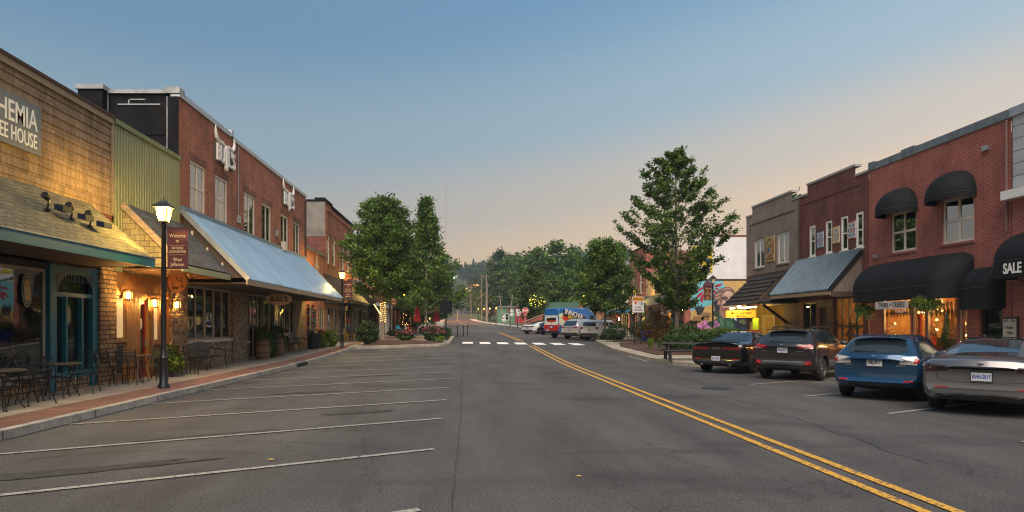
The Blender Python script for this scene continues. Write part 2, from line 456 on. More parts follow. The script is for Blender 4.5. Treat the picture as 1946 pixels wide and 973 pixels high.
MT['rubble'] = STONE('rubble_stone', [(.17, .115, .08), (.36, .26, .17), (.23, .16, .11), (.46, .37, .27), (.14, .1, .08)], (7, 11))
MT['cedar'] = BRICK('cedar_shake', (.3, .2, .115), (.21, .135, .08), (.07, .045, .03), .17, .6, .006, .3, bmp=.3, vscale=2.5, offset=.43)
MT['shingle'] = BRICK('asphalt_shingle', (.15, .13, .075), (.09, .08, .05), (.03, .027, .02), .3, .14, .012, .3, bmp=.6)
MT['shingle_grey'] = BRICK('grey_shingle', (.1, .095, .085), (.06, .057, .052), (.025, .024, .022), .3, .14, .01, .3, bmp=.5)
MT['shake_dark'] = BRICK('dark_shake', (.055, .045, .04), (.03, .025, .023), (.008, .007, .006), .14, .8, .012, .4, bmp=.8, offset=.4)
MT['lamplit_shake'] = BRICK('pale_shake', (.42, .33, .15), (.28, .22, .1), (.09, .07, .04), .26, .16, .008, .3, bmp=.6)  # wood shingles with the street lamp's yellow glow put into the colour
MT['green_metal'] = M('green_metal', (.225, .235, .115), .45, .15, var=.18, vscale=1.2, stretch=(1, 1, .25))
MT['sky_tinted_metal'] = M('galvanised_metal', (.14, .23, .33), .5, .45, var=.3, vscale=1.3, stretch=(.4, 4, .4))  # galvanised sheet; the blue of the reflected sky is put into its colour
MT['steel'] = M('steel_flashing', (.38, .4, .42), .4, .7, var=.2)
MT['tar'] = M('tar_coating', (.011, .011, .013), .9, spec=.15, var=.5, vscale=1.4, bmp=.2, bscale=8)
MT['canvas'] = M('black_canvas', (.008, .009, .011), .75, var=.25, bmp=.15, bscale=9, spec=.25)
MT['mulch'] = M('mulch', (.06, .03, .018), .95, var=.5, vscale=9, bmp=1., bscale=40)
MT['tyre'] = M('tyre_rubber', (.012, .012, .013), .75, var=.1)
MT['stucco'] = M('grey_plaster', (.2, .185, .17), .9, var=.35, vscale=1.6, bmp=.3)
MT['lamp_glow'] = None
m, nt, b, out = _nodes('lamp_glass'); nt.nodes.remove(b)      # clear amber glass, lit by the lamp inside
e_ = nt.nodes.new('ShaderNodeEmission'); e_.inputs[0].default_value = (1, .6, .085, 1); e_.inputs[1].default_value = 3.6
t_ = nt.nodes.new('ShaderNodeBsdfTransparent'); a_ = nt.nodes.new('ShaderNodeAddShader')
nt.links.new(e_.outputs[0], a_.inputs[0]); nt.links.new(t_.outputs[0], a_.inputs[1]); nt.links.new(a_.outputs[0], out.inputs[0]); MT['lamp_glow'] = m
MT['bulb'] = EM('bulb_glow', (1, .46, .09), 260)
MT['string'] = EM('string_bulb', (1, .55, .12), 9)
MT['tube'] = EM('tube_glow', (1, .72, .3), 32)
MT['frost'] = M('frosted_glass', (.62, .6, .55), .35)

# ------------------------------------------------------------------ ground, road, pavements
def slabstrip(name, xl, xr, ys, zt, zb, mat, k='structure'):
    """a raised strip along the street between xl(y) and xr(y)"""
    mb = MB(); fl = xl if callable(xl) else (lambda y: xl); fr = xr if callable(xr) else (lambda y: xr)
    n = len(ys)
    V = []
    for y in ys:
        h = P(y); a, b = fl(y), fr(y)
        V += [(a, y, h + zb), (b, y, h + zb), (b, y, h + zt), (a, y, h + zt)]
    Fs = []
    for i in range(n - 1):
        for k_ in range(4):
            a = i * 4 + k_; b = i * 4 + (k_ + 1) % 4; Fs.append((a, b, b + 4, a + 4))
    Fs += [(0, 3, 2, 1), tuple(4 * (n - 1) + q for q in range(4))]
    mb.add(V, Fs); o = mb.build(name, mat); return kind(o, k)

def frange(a, b, st):
    n = max(1, int(round((b - a) / st))); return [a + (b - a) * i / n for i in range(n + 1)]

# one terrain sheet out to the horizon
xs = [-900, -500, -300, -200, -140, -100, -70, -50, -35, -25, -18, -13, -9, -5, 0, 5, 9, 13, 18, 25, 35, 50, 70, 100, 140, 200, 300, 500, 900]
ys = [-120, -60, -20, 0, 15, 25, 30, 35, 40, 45, 50, 55, 60, 66, 72, 80, 90, 100, 110, 120, 130, 140, 150, 160, 175, 190, 205, 220, 240, 260, 290, 320, 360, 400, 440, 490, 540, 600, 660, 740, 840, 1000]
mb = MB(); V = [(x, y, HT(x, y)) for x in xs for y in ys]; ny = len(ys)
mb.add(V, [(i * ny + j, (i + 1) * ny + j, (i + 1) * ny + j + 1, i * ny + j + 1) for i in range(len(xs) - 1) for j in range(ny - 1)])
kind(mb.build('ground', M('grass_ground', (.045, .075, .02), .95, var=.4, vscale=.6, bmp=.5, bscale=12), smooth='all'), 'structure')

def crl(y):   # road centre and half width
    return (np.interp(y, [-60, 84, 118, 150, 185, 205, 245, 490, 640], [4.3, 4.2, 3.6, 2.4, .3, -1.5, -3.6, -6.6, -9]),
            np.interp(y, [-60, 84, 118, 150, 185, 205, 245, 490, 640], [11.2, 11.2, 9, 8, 6.9, 6.3, 4.9, 4.6, 4.5]))
mb = MB(); yy = frange(-40, 60, 4) + frange(64, 640, 6); V = []
for y in yy:
    c, w = crl(y)
    for q in range(9): V.append((c - w + 2 * w * q / 8, y, P(y) + .0))
mb.add(V, [(j * 9 + q, j * 9 + q + 1, (j + 1) * 9 + q + 1, (j + 1) * 9 + q) for j in range(len(yy) - 1) for q in range(8)])
kind(mb.build('road', MT['asphalt'], smooth='all'), 'structure')
mb = MB(); V = []; xx = frange(-70, 90, 5); yc = frange(88, 112, 4)
for x in xx:
    for y in yc: V.append((x, y, P(y) + .006))
ny = len(yc)
mb.add(V, [(i * ny + j, (i + 1) * ny + j, (i + 1) * ny + j + 1, i * ny + j + 1) for i in range(len(xx) - 1) for j in range(ny - 1)])
kind(mb.build('cross_street', ASPHALT('asphalt_worn', (.1, .096, .09))), 'structure')
# paved lot behind the right-hand kerb, beside the painted wall
mb = MB(); V = []; xx = frange(15.3, 60, 6); yc = frange(-30, 86, 4); ny = len(yc)
for x in xx:
    for y in yc: V.append((x, y, P(y) + .02))
mb.add(V, [(i * ny + j, (i + 1) * ny + j, (i + 1) * ny + j + 1, i * ny + j + 1) for i in range(len(xx) - 1) for j in range(ny - 1)])
kind(mb.build('courtyard_paving', MT['concrete']), 'structure')

yl = frange(-30, 25, 5) + frange(27, 86, 2)
slabstrip('sidewalk', -9.6, -7.79, yl, .15, -.3, MT['concrete'])
slabstrip('brick_pavement', -7.786, -6.954, yl, .148, -.3, MT['paver'])
slabstrip('kerb', -6.95, -6.78, yl, .152, -.3, MT['kerb'])
slabstrip('kerb', 15.2, 15.38, yl, .152, -.3, MT['kerb'])
slabstrip('sidewalk', 15.384, 18.6, yl, .15, -.3, MT['concrete'])
yl2 = frange(116, 250, 4)
slabstrip('sidewalk', lambda y: crl(y)[0] + crl(y)[1] - .2, lambda y: crl(y)[0] + crl(y)[1] + 2.2, yl2, .15, -.4, M('pale_concrete', (.5, .47, .43), .85))
slabstrip('sidewalk', lambda y: crl(y)[0] - crl(y)[1] - 2, lambda y: crl(y)[0] - crl(y)[1] + .2, yl2, .15, -.4, MT['concrete'])

def island(name, pts, zt, mat, k='structure', zb=-.3, dome=0.):
    """a raised area with an outline, following the street's slope"""
    mb = MB(); n = len(pts); cx = sum(p[0] for p in pts) / n; cy = sum(p[1] for p in pts) / n
    B = []; 
    for i in range(n):
        a, b = pts[i], pts[(i + 1) % n]; m = max(1, int(math.hypot(b[0] - a[0], b[1] - a[1]) / 1.2))
        B += [(a[0] + (b[0] - a[0]) * q / m, a[1] + (b[1] - a[1]) * q / m) for q in range(m)]
    m = len(B); rings = [1., .93, .6, .25]
    V = [(x, y, P(y) + zb) for x, y in B]
    for r in rings:
        for x, y in B:
            X, Y = cx + (x - cx) * r, cy + (y - cy) * r
            V.append((X, Y, P(Y) + zt + dome * (1 - r ** 2) + (random.uniform(-.02, .02) if dome else 0)))
    V.append((cx, cy, P(cy) + zt + dome))
    Fs = []
    for j in range(len(rings)):
        for i in range(m): Fs.append((j * m + i, j * m + (i + 1) % m, (j + 1) * m + (i + 1) % m, (j + 1) * m + i))
    j = len(rings)
    for i in range(m): Fs.append((j * m + i, j * m + (i + 1) % m, len(V) - 1))
    mb.add(V, Fs); o = mb.build(name, mat); return kind(o, k)

island('kerb_extension', [(-7.2, 39.2), (-6.2, 40.0), (-1.7, 43.4), (-1.2, 44.6), (-1.2, 62), (-2.4, 64.5), (-7.2, 67)], .157, MT['concrete'])
island('planting_bed', [(-6.6, 40.9), (-5.9, 41.0), (-1.9, 44.0), (-1.65, 45.3), (-2.2, 46.6), (-6.6, 47.4)], .19, MT['mulch'], dome=.16)
island('kerb_extension', [(15.6, 25.4), (9.2, 26.2), (8.6, 27.5), (8.35, 31), (8.4, 38), (9.2, 45.5), (9.9, 50.9), (15.6, 51.6)], .157, MT['concrete'])
island('planting_bed', [(9.2, 32.0), (14.9, 31.4), (15.1, 45), (10.4, 45), (9.3, 40)], .19, MT['mulch'], dome=.12)
island('planting_bed', [(10.2, 46.3), (14.9, 46.3), (15, 51.2), (11.3, 50)], .19, MT['mulch'], dome=.1)
island('planting_bed', [(15.9, 45.5), (24, 45.5), (24, 54.2), (16.6, 54.2)], .19, MT['mulch'], dome=.1)
island('lawn', [(7.4, 86), (15, 84), (40, 84), (40, 112), (12, 112), (8.5, 100)], .1, M('lawn_grass', (.07, .12, .025), .95, var=.35, vscale=2, bmp=.8, bscale=30))

# painted markings, each a sheet a few mm over the asphalt
def stripe(name, a, b, w, mat, z=.012, seg=3.):
    a, b = Vector(a), Vector(b); d = b - a; L = d.length; d = d / L; nrm = Vector((-d.y, d.x)) * w / 2
    n = max(1, int(L / seg)); mb = MB(); V = []
    for i in range(n + 1):
        p = a + d * L * i / n
        for q in (p - nrm, p + nrm): V.append((q.x, q.y, P(q.y) + z))
    mb.add(V, [(2 * i, 2 * i + 1, 2 * i + 3, 2 * i + 2) for i in range(n)])
    return kind(mb.build(name, mat), 'structure')
for x in (4.12, 4.42):
    stripe('yellow_line', (x + .02, -10), (x, 44.2), .12, MT['yellow_line'])
    stripe('yellow_line', (x, 52), (x - .2, 85), .12, MT['yellow_line'])
    stripe('yellow_line', (x - 4.6, 172), (x - 6.9, 214), .14, MT['yellow_line'])
    stripe('yellow_line', (x - 7.9, 236), (x - 10.7, 480), .14, MT['yellow_line'])
stripe('stop_line', (-3.6, 171.5), (-.2, 172), .9, MT['white_line'])
for k in range(-1, 12):         # stalls on the near-side kerb, slanting towards the camera
    y = 8.95 + 2.93 * k
    if y < 41: stripe('stall_line', (-.45 - .012 * k, y), (-6.75, y - 3.65), .1, MT['white_line'], seg=1.)
for k in range(-2, 3):
    y = 12.6 + 3.05 * k
    if y < 27: stripe('stall_line', (8.0, y - .1), (15.1, y + 4.0), .1, MT['white_line'], seg=1.)
stripe('stall_line', (8.12, 29.6), (8.2, 33.4), .1, MT['white_line'])
for k in range(5): stripe('stall_line', (8.2, 54.5 + 3.2 * k), (15, 58.7 + 3.2 * k), .1, MT['white_line'])
for k in range(7):
    x = -.35 + 1.27 * k; y = 48.6 - .42 * k
    stripe('crosswalk_bar', (x + .38, y - 1.5), (x + .38, y + 1.7), .78, MT['bright_line'], .016, 1.)

# ------------------------------------------------------------------ camera, sky, sun
cam = bpy.data.cameras.new('camera'); co = bpy.data.objects.new('camera', cam); COL.objects.link(co)
co.location = (0, 0, 1.7); co.rotation_euler = (radians(90), 0, 0)
cam.sensor_width = 36; cam.sensor_fit = 'HORIZONTAL'; cam.lens = 36 * 1250 / 1946
cam.shift_x = 85 / 1946; cam.shift_y = 130.5 / 1946; cam.clip_end = 8000; cam.clip_start = .1
S.camera = co

SKY_AZ = radians(62)                            # the glow of the dusk lies low, to the right of the street
FILL_EL, FILL_AZ = radians(48), radians(182)
w = bpy.data.worlds.new('World'); S.world = w; w.use_nodes = True; nt = w.node_tree; nt.nodes.clear()
out = nt.nodes.new('ShaderNodeOutputWorld'); bg = nt.nodes.new('ShaderNodeBackground')
sky = nt.nodes.new('ShaderNodeTexSky'); sky.sky_type = 'NISHITA'; sky.sun_disc = False
sky.sun_elevation = radians(1); sky.sun_rotation = SKY_AZ
sky.air_density = 1.0; sky.dust_density = 2.; sky.ozone_density = 2.; sky.altitude = 900
# hazy twilight band over the clear-air sky: depends on the height of the view direction and its bearing from the glow
tc = nt.nodes.new('ShaderNodeTexCoord'); sp = nt.nodes.new('ShaderNodeSeparateXYZ'); nt.links.new(tc.outputs['Generated'], sp.inputs[0])
def mth(op, a, b=None, c=None):
    n = nt.nodes.new('ShaderNodeMath'); n.operation = op
    for i, q in enumerate((a, b, c)):
        if q is None: continue
        if isinstance(q, (int, float)): n.inputs[i].default_value = q
        else: nt.links.new(q, n.inputs[i])
    return n.outputs[0]
dt = mth('ADD', mth('MULTIPLY', sp.outputs[0], sin(SKY_AZ)), mth('MULTIPLY', sp.outputs[1], cos(SKY_AZ)))
d2 = mth('MULTIPLY', dt, mth('MAXIMUM', dt, 0.))
d3 = mth('SUBTRACT', d2, .22)
tt = mth('SUBTRACT', sp.outputs[2], mth('MULTIPLY', d3, .16))
cr = nt.nodes.new('ShaderNodeValToRGB'); e = cr.color_ramp.elements; cr.color_ramp.interpolation = 'EASE'
stops = [(0., (.64, .41, .22)), (.10, (.60, .415, .25)), (.17, (.43, .37, .305)), (.28, (.24, .33, .385)), (.44, (.118, .24, .375)), (.62, (.1, .21, .35)), (1., (.16, .2, .25))]
for i, (p_, c_) in enumerate(stops):
    el = e[0] if i == 0 else (e[-1] if i == len(stops) - 1 else e.new(p_)); el.position = p_; el.color = rgba(c_)
nt.links.new(tt, cr.inputs[0])
br = mth('MULTIPLY_ADD', d3, .45, 1.)
sc_ = nt.nodes.new('ShaderNodeVectorMath'); sc_.operation = 'SCALE'; nt.links.new(cr.outputs[0], sc_.inputs[0]); nt.links.new(br, sc_.inputs[3])
bg2 = nt.nodes.new('ShaderNodeBackground'); nt.links.new(sc_.outputs[0], bg2.inputs[0]); bg2.inputs[1].default_value = .87
nt.links.new(sky.outputs[0], bg.inputs[0]); bg.inputs[1].default_value = .05
ads = nt.nodes.new('ShaderNodeAddShader'); nt.links.new(bg.outputs[0], ads.inputs[0]); nt.links.new(bg2.outputs[0], ads.inputs[1])
nt.links.new(ads.outputs[0], out.inputs[0])
def fill_sun(name, el, az, energy, angle, col):
    l = bpy.data.lights.new(name, 'SUN'); l.energy = energy; l.angle = angle; l.color = col
    o = bpy.data.objects.new(name, l); COL.objects.link(o)
    # azimuth measured from +Y towards +X
    d = Vector((sin(az) * cos(el), cos(az) * cos(el), sin(el)))
    o.rotation_euler = d.to_track_quat('Z', 'Y').to_euler(); return o
fill_sun('fill_sun', FILL_EL, FILL_AZ, 3.9, radians(60), (1, .85, .71))  # soft fill added high behind the viewpoint to lift street and fronts

S.view_settings.view_transform = 'Standard'; S.view_settings.look = 'None'
S.view_settings.gamma = 1; S.view_settings.exposure = 0.45; S.view_settings.use_curve_mapping = False
S.render.engine = 'CYCLES'
cy = S.cycles
cy.use_denoising = True
try: cy.denoiser = 'OPENIMAGEDENOISE'
except Exception: pass
cy.max_bounces = 6; cy.diffuse_bounces = 3; cy.glossy_bounces = 3; cy.transmission_bounces = 4; cy.transparent_max_bounces = 10; cy.volume_bounces = 0
cy.sample_clamp_indirect = 4; cy.sample_clamp_direct = 0; cy.caustics_reflective = False; cy.caustics_refractive = False
cy.use_light_tree = True
S.render.film_transparent = False
cy.filter_width = 1.2

# sealed cracks and the lane seam on the carriageway
def wiggle(name, pts, w, mat, z=.009, amp=.05):
    mb = MB(); V = []; r_ = random.Random(len(pts) + int(pts[0][0] * 10))
    for i in range(len(pts) - 1):
        a, b = Vector(pts[i]), Vector(pts[i + 1]); n = max(2, int((b - a).length / .25)); d = (b - a).normalized(); nr = Vector((-d.y, d.x))
        for k in range(n):
            p = a.lerp(b, k / n) + nr * r_.uniform(-amp, amp); ww = w * r_.uniform(.5, 1.2) / 2
            for q in (p - nr * ww, p + nr * ww): V.append((q.x, q.y, P(q.y) + z))
    mb.add(V, [(2 * i, 2 * i + 1, 2 * i + 3, 2 * i + 2) for i in range(len(V) // 2 - 1)]); return kind(mb.build(name, mat), 'structure')
sealm = M('crack_seal', (.038, .036, .035), .6, var=.3)
for pts, w_, am in (([(-.15, 3), (-.12, 12), (-.2, 24), (-.3, 44)], .016, .012), ([(-5.6, 8.3), (-3, 9.6), (-1.2, 9.2)], .014, .06), ([(5.6, 8), (6.1, 14), (5.8, 22), (6.4, 30)], .016, .06), ([(-6.4, 12.8), (-4, 13.5), (-2.2, 14.9)], .014, .06)):
    wiggle('crack_seal', pts, w_, sealm, amp=am)
stain = M('oil_stain', (.056, .054, .052), .9, spec=.15, var=.35, vscale=5)
for x, y, rx, ry, a in ((-3.6, 10.2, 1.4, .12, .5), (-4.6, 7.6, 1.7, .13, .5), (-2.1, 12.7, .8, .1, .5), (-4.0, 16.4, 1.0, .12, .5), (-3.2, 21.8, 1.1, .14, .5), (-4.7, 26.5, 1.0, .15, .5)):
    mb = MB(); r_ = random.Random(int(x * 77)); pts = []
    for k in range(26):
        q = 2 * pi * k / 26; s_ = r_.uniform(.65, 1.15); u, v = rx * s_ * cos(q), ry * s_ * sin(q) * 1.6; pts.append((x + u * cos(a) - v * sin(a), y + u * sin(a) + v * cos(a)))
    mb.poly([(p[0], p[1], P(p[1]) + .0085) for p in pts]); kind(mb.build('oil_stain', stain), 'structure')
mb = MB(); mb.lathe([(.001, .011), (.36, .011), (.36, .004)], 24, Matrix.Translation((6.6, 17.5, P(17.5))), cap=False); kind(mb.build('manhole_cover', M('cast_iron', (.05, .045, .04), .5, .5, var=.4, vscale=20, bmp=.5)), 'structure')
# ------------------------------------------------------------------ left row of buildings
XL = -9.5
FL = Face('x', XL, 1)

def shell(parent, x0, x1, y0, y1, z0, z1, side0=None, side1=None, roofz=None, back=None, roofm=None):
    """rear walls and roof behind a street front: x0 front plane, x1 rear plane"""
    mb = MB(); sg = 1 if x1 > x0 else -1
    f = x0 + sg * .01
    mb.poly([(x1, y0, z0), (x1, y1, z0), (x1, y1, z1), (x1, y0, z1)])
    mb.build('rear_wall', back or MT['stucco'], parent)
    for y, m in ((y0, side0), (y1, side1)):
        k = MB(); k.poly([(f, y, z0), (x1, y, z0), (x1, y, z1), (f, y, z1)]); k.build('side_wall', m or back or MT['stucco'], parent)
    r = MB(); rz = roofz or z1 - .45
    r.box(f, x1 - sg * .01, y0 + .01, y1 - .01, rz - .12, rz); r.build('roof', roofm or MT['tar'], parent)
    fl = MB(); fl.box(f - sg * .02, x1 - sg * .02, y0 + .02, y1 - .02, P(y0) + .02, P((y0 + y1) / 2) + .12); fl.build('floor', MT['soffit'], parent)

def courses(F, u0, u1, v0, v1, h=.21, t=.028):
    """overlapping shingle courses: each one a board that leans out at its butt"""
    mb = MB(); n = int(math.ceil((v1 - v0) / h))
    for i in range(n):
        a = v0 + i * h; b = min(a + h, v1)
        mb.poly([F(u0, a, t), F(u1, a, t), F(u1, b, .004), F(u0, b, .004)])
        mb.poly([F(u0, a, .004), F(u1, a, .004), F(u1, a, t), F(u0, a, t)])
        mb.poly([F(u0, a, t), F(u0, b, .004), F(u0, a, .004)]); mb.poly([F(u1, a, t), F(u1, b, .004), F(u1, a, .004)])
    return mb

def ribs(fr, u0, u1, v0, v1, pitch=.15, dep=.025):
    """trapezoid ribbed sheet: fr(u, v, d)"""
    mb = MB(); u = u0; prof = []
    while u < u1 - 1e-6:
        for q, d in ((0, 0), (.55, 0), (.65, dep), (.9, dep)):
            if u + q * pitch <= u1: prof.append((u + q * pitch, d))
        u += pitch
    prof.append((u1, 0))
    n = len(prof)
    mb.add([fr(a, v0, d) for a, d in prof] + [fr(a, v1, d) for a, d in prof], [(i, i + 1, n + i + 1, n + i) for i in range(n - 1)])
    return mb

def slope_frame(xw, zw, xe, ze):
    """frame over a lean-to roof from the wall line down to the eave: u along the street, v 0..1 down, d out of the plane"""
    n = Vector((zw - ze, 0, xe - xw)) if xe > xw else Vector((ze - zw, 0, xw - xe)); n.normalize()
    if n.z < 0: n = -n
    return lambda u, v, d=0.: (xw + (xe - xw) * v + n.x * d, u, zw + (ze - zw) * v + n.z * d)

# ---- coffee house ------------------------------------------------------------
b1 = thing('coffee_house', 'tan shingled coffee house with teal fascia under an olive brown shingle canopy', 'building', (XL, 13, 0))
Y0, Y1 = 4.0, 17.58
door = (14.95, 16.84)
mb = MB(); FL.wall(mb, Y0, Y1, 3.1, 7.2, [], .2); mb.build('wall', MT['brick_dark'], b1)
courses(FL, Y0, Y1, 4.6, 7.12).build('shingle_siding', MT['cedar'], b1)
mb = MB(); FL.box(mb, Y0, Y1, 7.05, 7.27, .0, .07); mb.build('cornice_board', M('tan_trim', (.3, .22, .13), .6), b1)
mb = MB(); mb.poly([FL(Y0, 7.275, .1), FL(Y1, 7.275, .1), FL(Y1, 7.42, -.35), FL(Y0, 7.42, -.35)]); FL.box(mb, Y0, Y1, 7.2, 7.275, .07, .1); mb.build('roof_edge', M('brown_roof', (.07, .04, .025), .8), b1)
shell(b1, XL, -22, Y0, Y1, 0, 7.2, MT['cedar'], MT['cedar'])
mb = MB(); FL.box(mb, 17.5, 17.6, 4.6, 7.3, .03, .06); mb.build('corner_trim', M('tan_trim'), b1)
# lean-to canopy
cf = slope_frame(XL, 4.72, -7.88, 3.36)
mb = MB(); mb.grid(lambda a, b: cf(Y0 + (16.5 - Y0) * a, b, 0.02 + .012 * sin(40 * a)), 24, 6); mb.poly([cf(16.5, 0), cf(16.5, 1), (-9.5, 16.5, 3.36)])
mb.build('canopy_roof', MT['shingle'], b1)
mb = MB(); mb.box(-7.9, -7.85, Y0, 16.55, 3.13, 3.35); mb.box(-9.48, -7.9, 16.5, 16.55, 3.15, 3.36); mb.build('fascia', MT['teal'], b1)
mb = MB(); mb.box(-9.5, -7.9, Y0, 16.5, 3.16, 3.2); mb.build('soffit', MT['soffit'], b1)
mb = MB(); mb.box(-7.85, -7.83, Y0, 16.57, 3.35, 3.375); mb.build('drip_edge', MT['steel'], b1)
# shop front
mb = MB(); FL.box(mb, 5, 14.93, P(14) + .1, .5, -.1, .02); FL.box(mb, 15.17, 16.5, .1, .42, -.1, .02); mb.build('stone_base', MT['ledge'], b1)
mb = MB(); FL.box(mb, 16.86, 17.62, .1, 3.2, -.15, .1); mb.build('stone_pier', MT['ledge'], b1)
mb = MB(); FL.box(mb, 5, 14.9, 2.95, 3.16, -.1, .0); mb.build('header', MT['dark'], b1)
for a, b in ((5.2, 8.4), (8.5, 11.6), (11.7, 14.86)):
    wd = window(b1, FL, a, b, .52, 2.95, .1, 1, 1, .07, .05, MT['fgrey'], MT['glass'], MT['fgrey'])
mb = MB(); FL.box(mb, 5.2, 14.8, 1.36, 1.43, -.55, -.14); mb.build('window_counter', MT['woodpale'], b1)
mb = MB(); FL.box(mb, 14.93, 15.16, .12, 3.1, -.1, .04); FL.box(mb, 16.62, 16.84, .12, 3.1, -.1, .04)
FL.box(mb, 15.16, 16.62, 2.36, 2.46, -.1, .03); FL.box(mb, 15.16, 16.62, .43, .58, -.1, .03); FL.box(mb, 15.16, 16.62, 2.9, 3.1, -.1, .03)
for u in (15.52, 16.16): FL.box(mb, u, u + .07, .58, 2.36, -.1, .03)
mb.build('door_surround', MT['teal'], b1)
mb = MB()
for k in range(13): u = 15.22 + k * .11; FL.box(mb, u, u + .04, 2.72, 2.9, -.03, .0)
for s_, uc in ((1, 15.16), (-1, 16.62)):
    mb.prism([(uc, 2.9), (uc + s_ * .5, 2.9), (uc + s_ * .3, 2.84), (uc + s_ * .12, 2.7), (uc, 2.45)], FL, -.02, .05)
mb.build('arch_bracket', MT['teal_dark'], b1)
for u in (15.16, 15.59, 16.23):
    wd = MB(); e = .36 if u < 15.3 else (.57 if u < 16 else .39)
    FL.box(wd, u, u + e, .58, 2.36, -.09, -.07); wd.build('door_glass', MT['glass'], b1)
mb = MB(); FL.box(mb, 15.16, 16.62, 2.46, 2.9, -.09, -.07); mb.build('transom', MT['glass'], b1)
mb = MB(); FL.box(mb, 15.22, 15.5, .6, 2.3, -.3, -.26); FL.box(mb, 15.85, 16.1, .6, 2.3, -.5, -.46); FL.box(mb, 16.3, 16.55, .6, 2.3, -.3, -.26); mb.build('door_panel', MT['teal'], b1)

def oval_logo(uc, vc, ru, rv, d, label):
    t = thing('window_logo', label, 'window sign', FL(uc, vc, d))
    def disc(ru, rv, d0, d1, mat, nm):
        mb = MB(); mb.prism([(uc + ru * cos(a), vc + rv * sin(a)) for a in [2 * pi * k / 28 for k in range(28)]], FL, d0, d1); mb.build(nm, mat, t)
    disc(ru, rv, d, d + .006, M('logo_cream', (.5, .42, .25), .5), 'border')
    disc(ru * .95, rv * .95, d + .007, d + .009, M('logo_green', (.01, .06, .055), .5), 'disc')
    disc(ru * .63, rv * .63, d + .01, d + .012, M('logo_cream'), 'ring')
    disc(ru * .57, rv * .57, d + .0125, d + .0145, M('logo_gold', (.42, .25, .06), .5), 'inner_disc')
    mb = MB(); s_ = ru * .3
    mb.prism([(uc - s_ * 1.1, vc + s_), (uc + s_ * .8, vc + s_), (uc + s_ * .55, vc - s_ * 1.2), (uc - s_ * .8, vc - s_ * 1.2)], FL, d + .015, d + .017)
    for k in range(8):
        a0, a1 = -1.3 + k * .33, -1.3 + (k + 1) * .33
        mb.prism([(uc + s_ * (.7 + .62 * cos(a0)), vc + s_ * .62 * sin(a0)), (uc + s_ * (.7 + .62 * cos(a1)), vc + s_ * .62 * sin(a1)), (uc + s_ * (.7 + .42 * cos(a1)), vc + s_ * .42 * sin(a1)), (uc + s_ * (.7 + .42 * cos(a0)), vc + s_ * .42 * sin(a0))], FL, d + .015, d + .017)
    mb.build('cup', M('logo_cream'), t)
    mb = MB(); mb.prism([(uc - s_ * .7, vc + s_ * .3), (uc + s_ * .1, vc + s_ * .5), (uc + s_ * .2, vc - s_ * .8), (uc - s_ * .5, vc - s_ * .9)], FL, d + .018, d + .02); mb.build('figure', M('logo_teal', (.03, .25, .2), .5), t)
    mb = MB()
    for word, a0, up in (('BOHEMIA', 90, 1), ('COFFEE HOUSE', 270, -1)):
        n = len(word); sp = 17.5 if up > 0 else 13
        for k, ch in enumerate(word):
            a = radians(a0 - up * (k - (n - 1) / 2) * sp)
            m = FL.mx(uc + ru * .78 * cos(a), vc + rv * .79 * sin(a), d + .012) @ Matrix.Rotation(a - pi / 2 if up > 0 else a + pi / 2, 4, 'Z')
            text(mb, ch, ru * (.3 if up > 0 else .24), m, .002, .002)
    mb.build('lettering', M('logo_cream'), t)
oval_logo(14.22, 2.45, .17, .37, -.02, 'oval green coffee cup logo on the big dark shop window')
oval_logo(15.75, 1.93, .12, .23, -.06, 'small oval coffee logo on the teal framed door glass')

t = thing('sign_board', 'grey sign board with white lettering on tan shingles', 'sign', FL(13.5, 5.95, .05))
mb = MB(); FL.box(mb, 12.42, 14.53, 5.41, 6.48, .03, .09); mb.build('board', M('sign_grey', (.15, .16, .17), .5, var=.08), t)
mb = MB(); text(mb, 'BOHEMIA', .62, FL.mx(13.48, 6.1, .092), .008, .004, xs=.68); text(mb, 'COFFEE HOUSE', .44, FL.mx(13.48, 5.66, .092), .008, .002, xs=.59)
mb.build('lettering', MT['white'], t)
for k, (u, v) in enumerate(((13.55, .5), (14.2, .56), (14.75, .62))):
    p = Vector(cf(u, v, .05))
    t = thing('flood_light', ['solar flood light on the canopy shingles, nearest the sign board', 'solar flood light on the canopy shingles, middle of the row', 'solar flood light on the canopy shingles, closest to the street lamp'][k], 'flood light', p, 'flood lights on the shingle canopy')
    mb = MB(); mb.bar(p, p + Vector((.05, 0, .2)), .03); mb.box(p.x - .04, p.x + .04, p.y - .06, p.y + .06, p.z - .03, p.z); mb.build('bracket', MT['black'], t)
    mb = MB(); mb.tube([p + Vector((.02, -.12, .28)), p + Vector((.02, .04, .2))], [.075, .045], 10); mb.build('lamp_head', MT['canvas'], t)
    mb = MB(); q = p + Vector((.2, .22, .03)); mb.hexa([q + Vector(o) for o in ((-.09, -.16, -.02), (.09, -.16, -.05), (.09, .16, -.05), (-.09, .16, -.02), (-.09, -.16, .1), (.09, -.16, .07), (.09, .16, .07), (-.09, .16, .1))]); mb.build('solar_panel', M('solar_panel', (.012, .018, .035), .7, spec=.08), t)

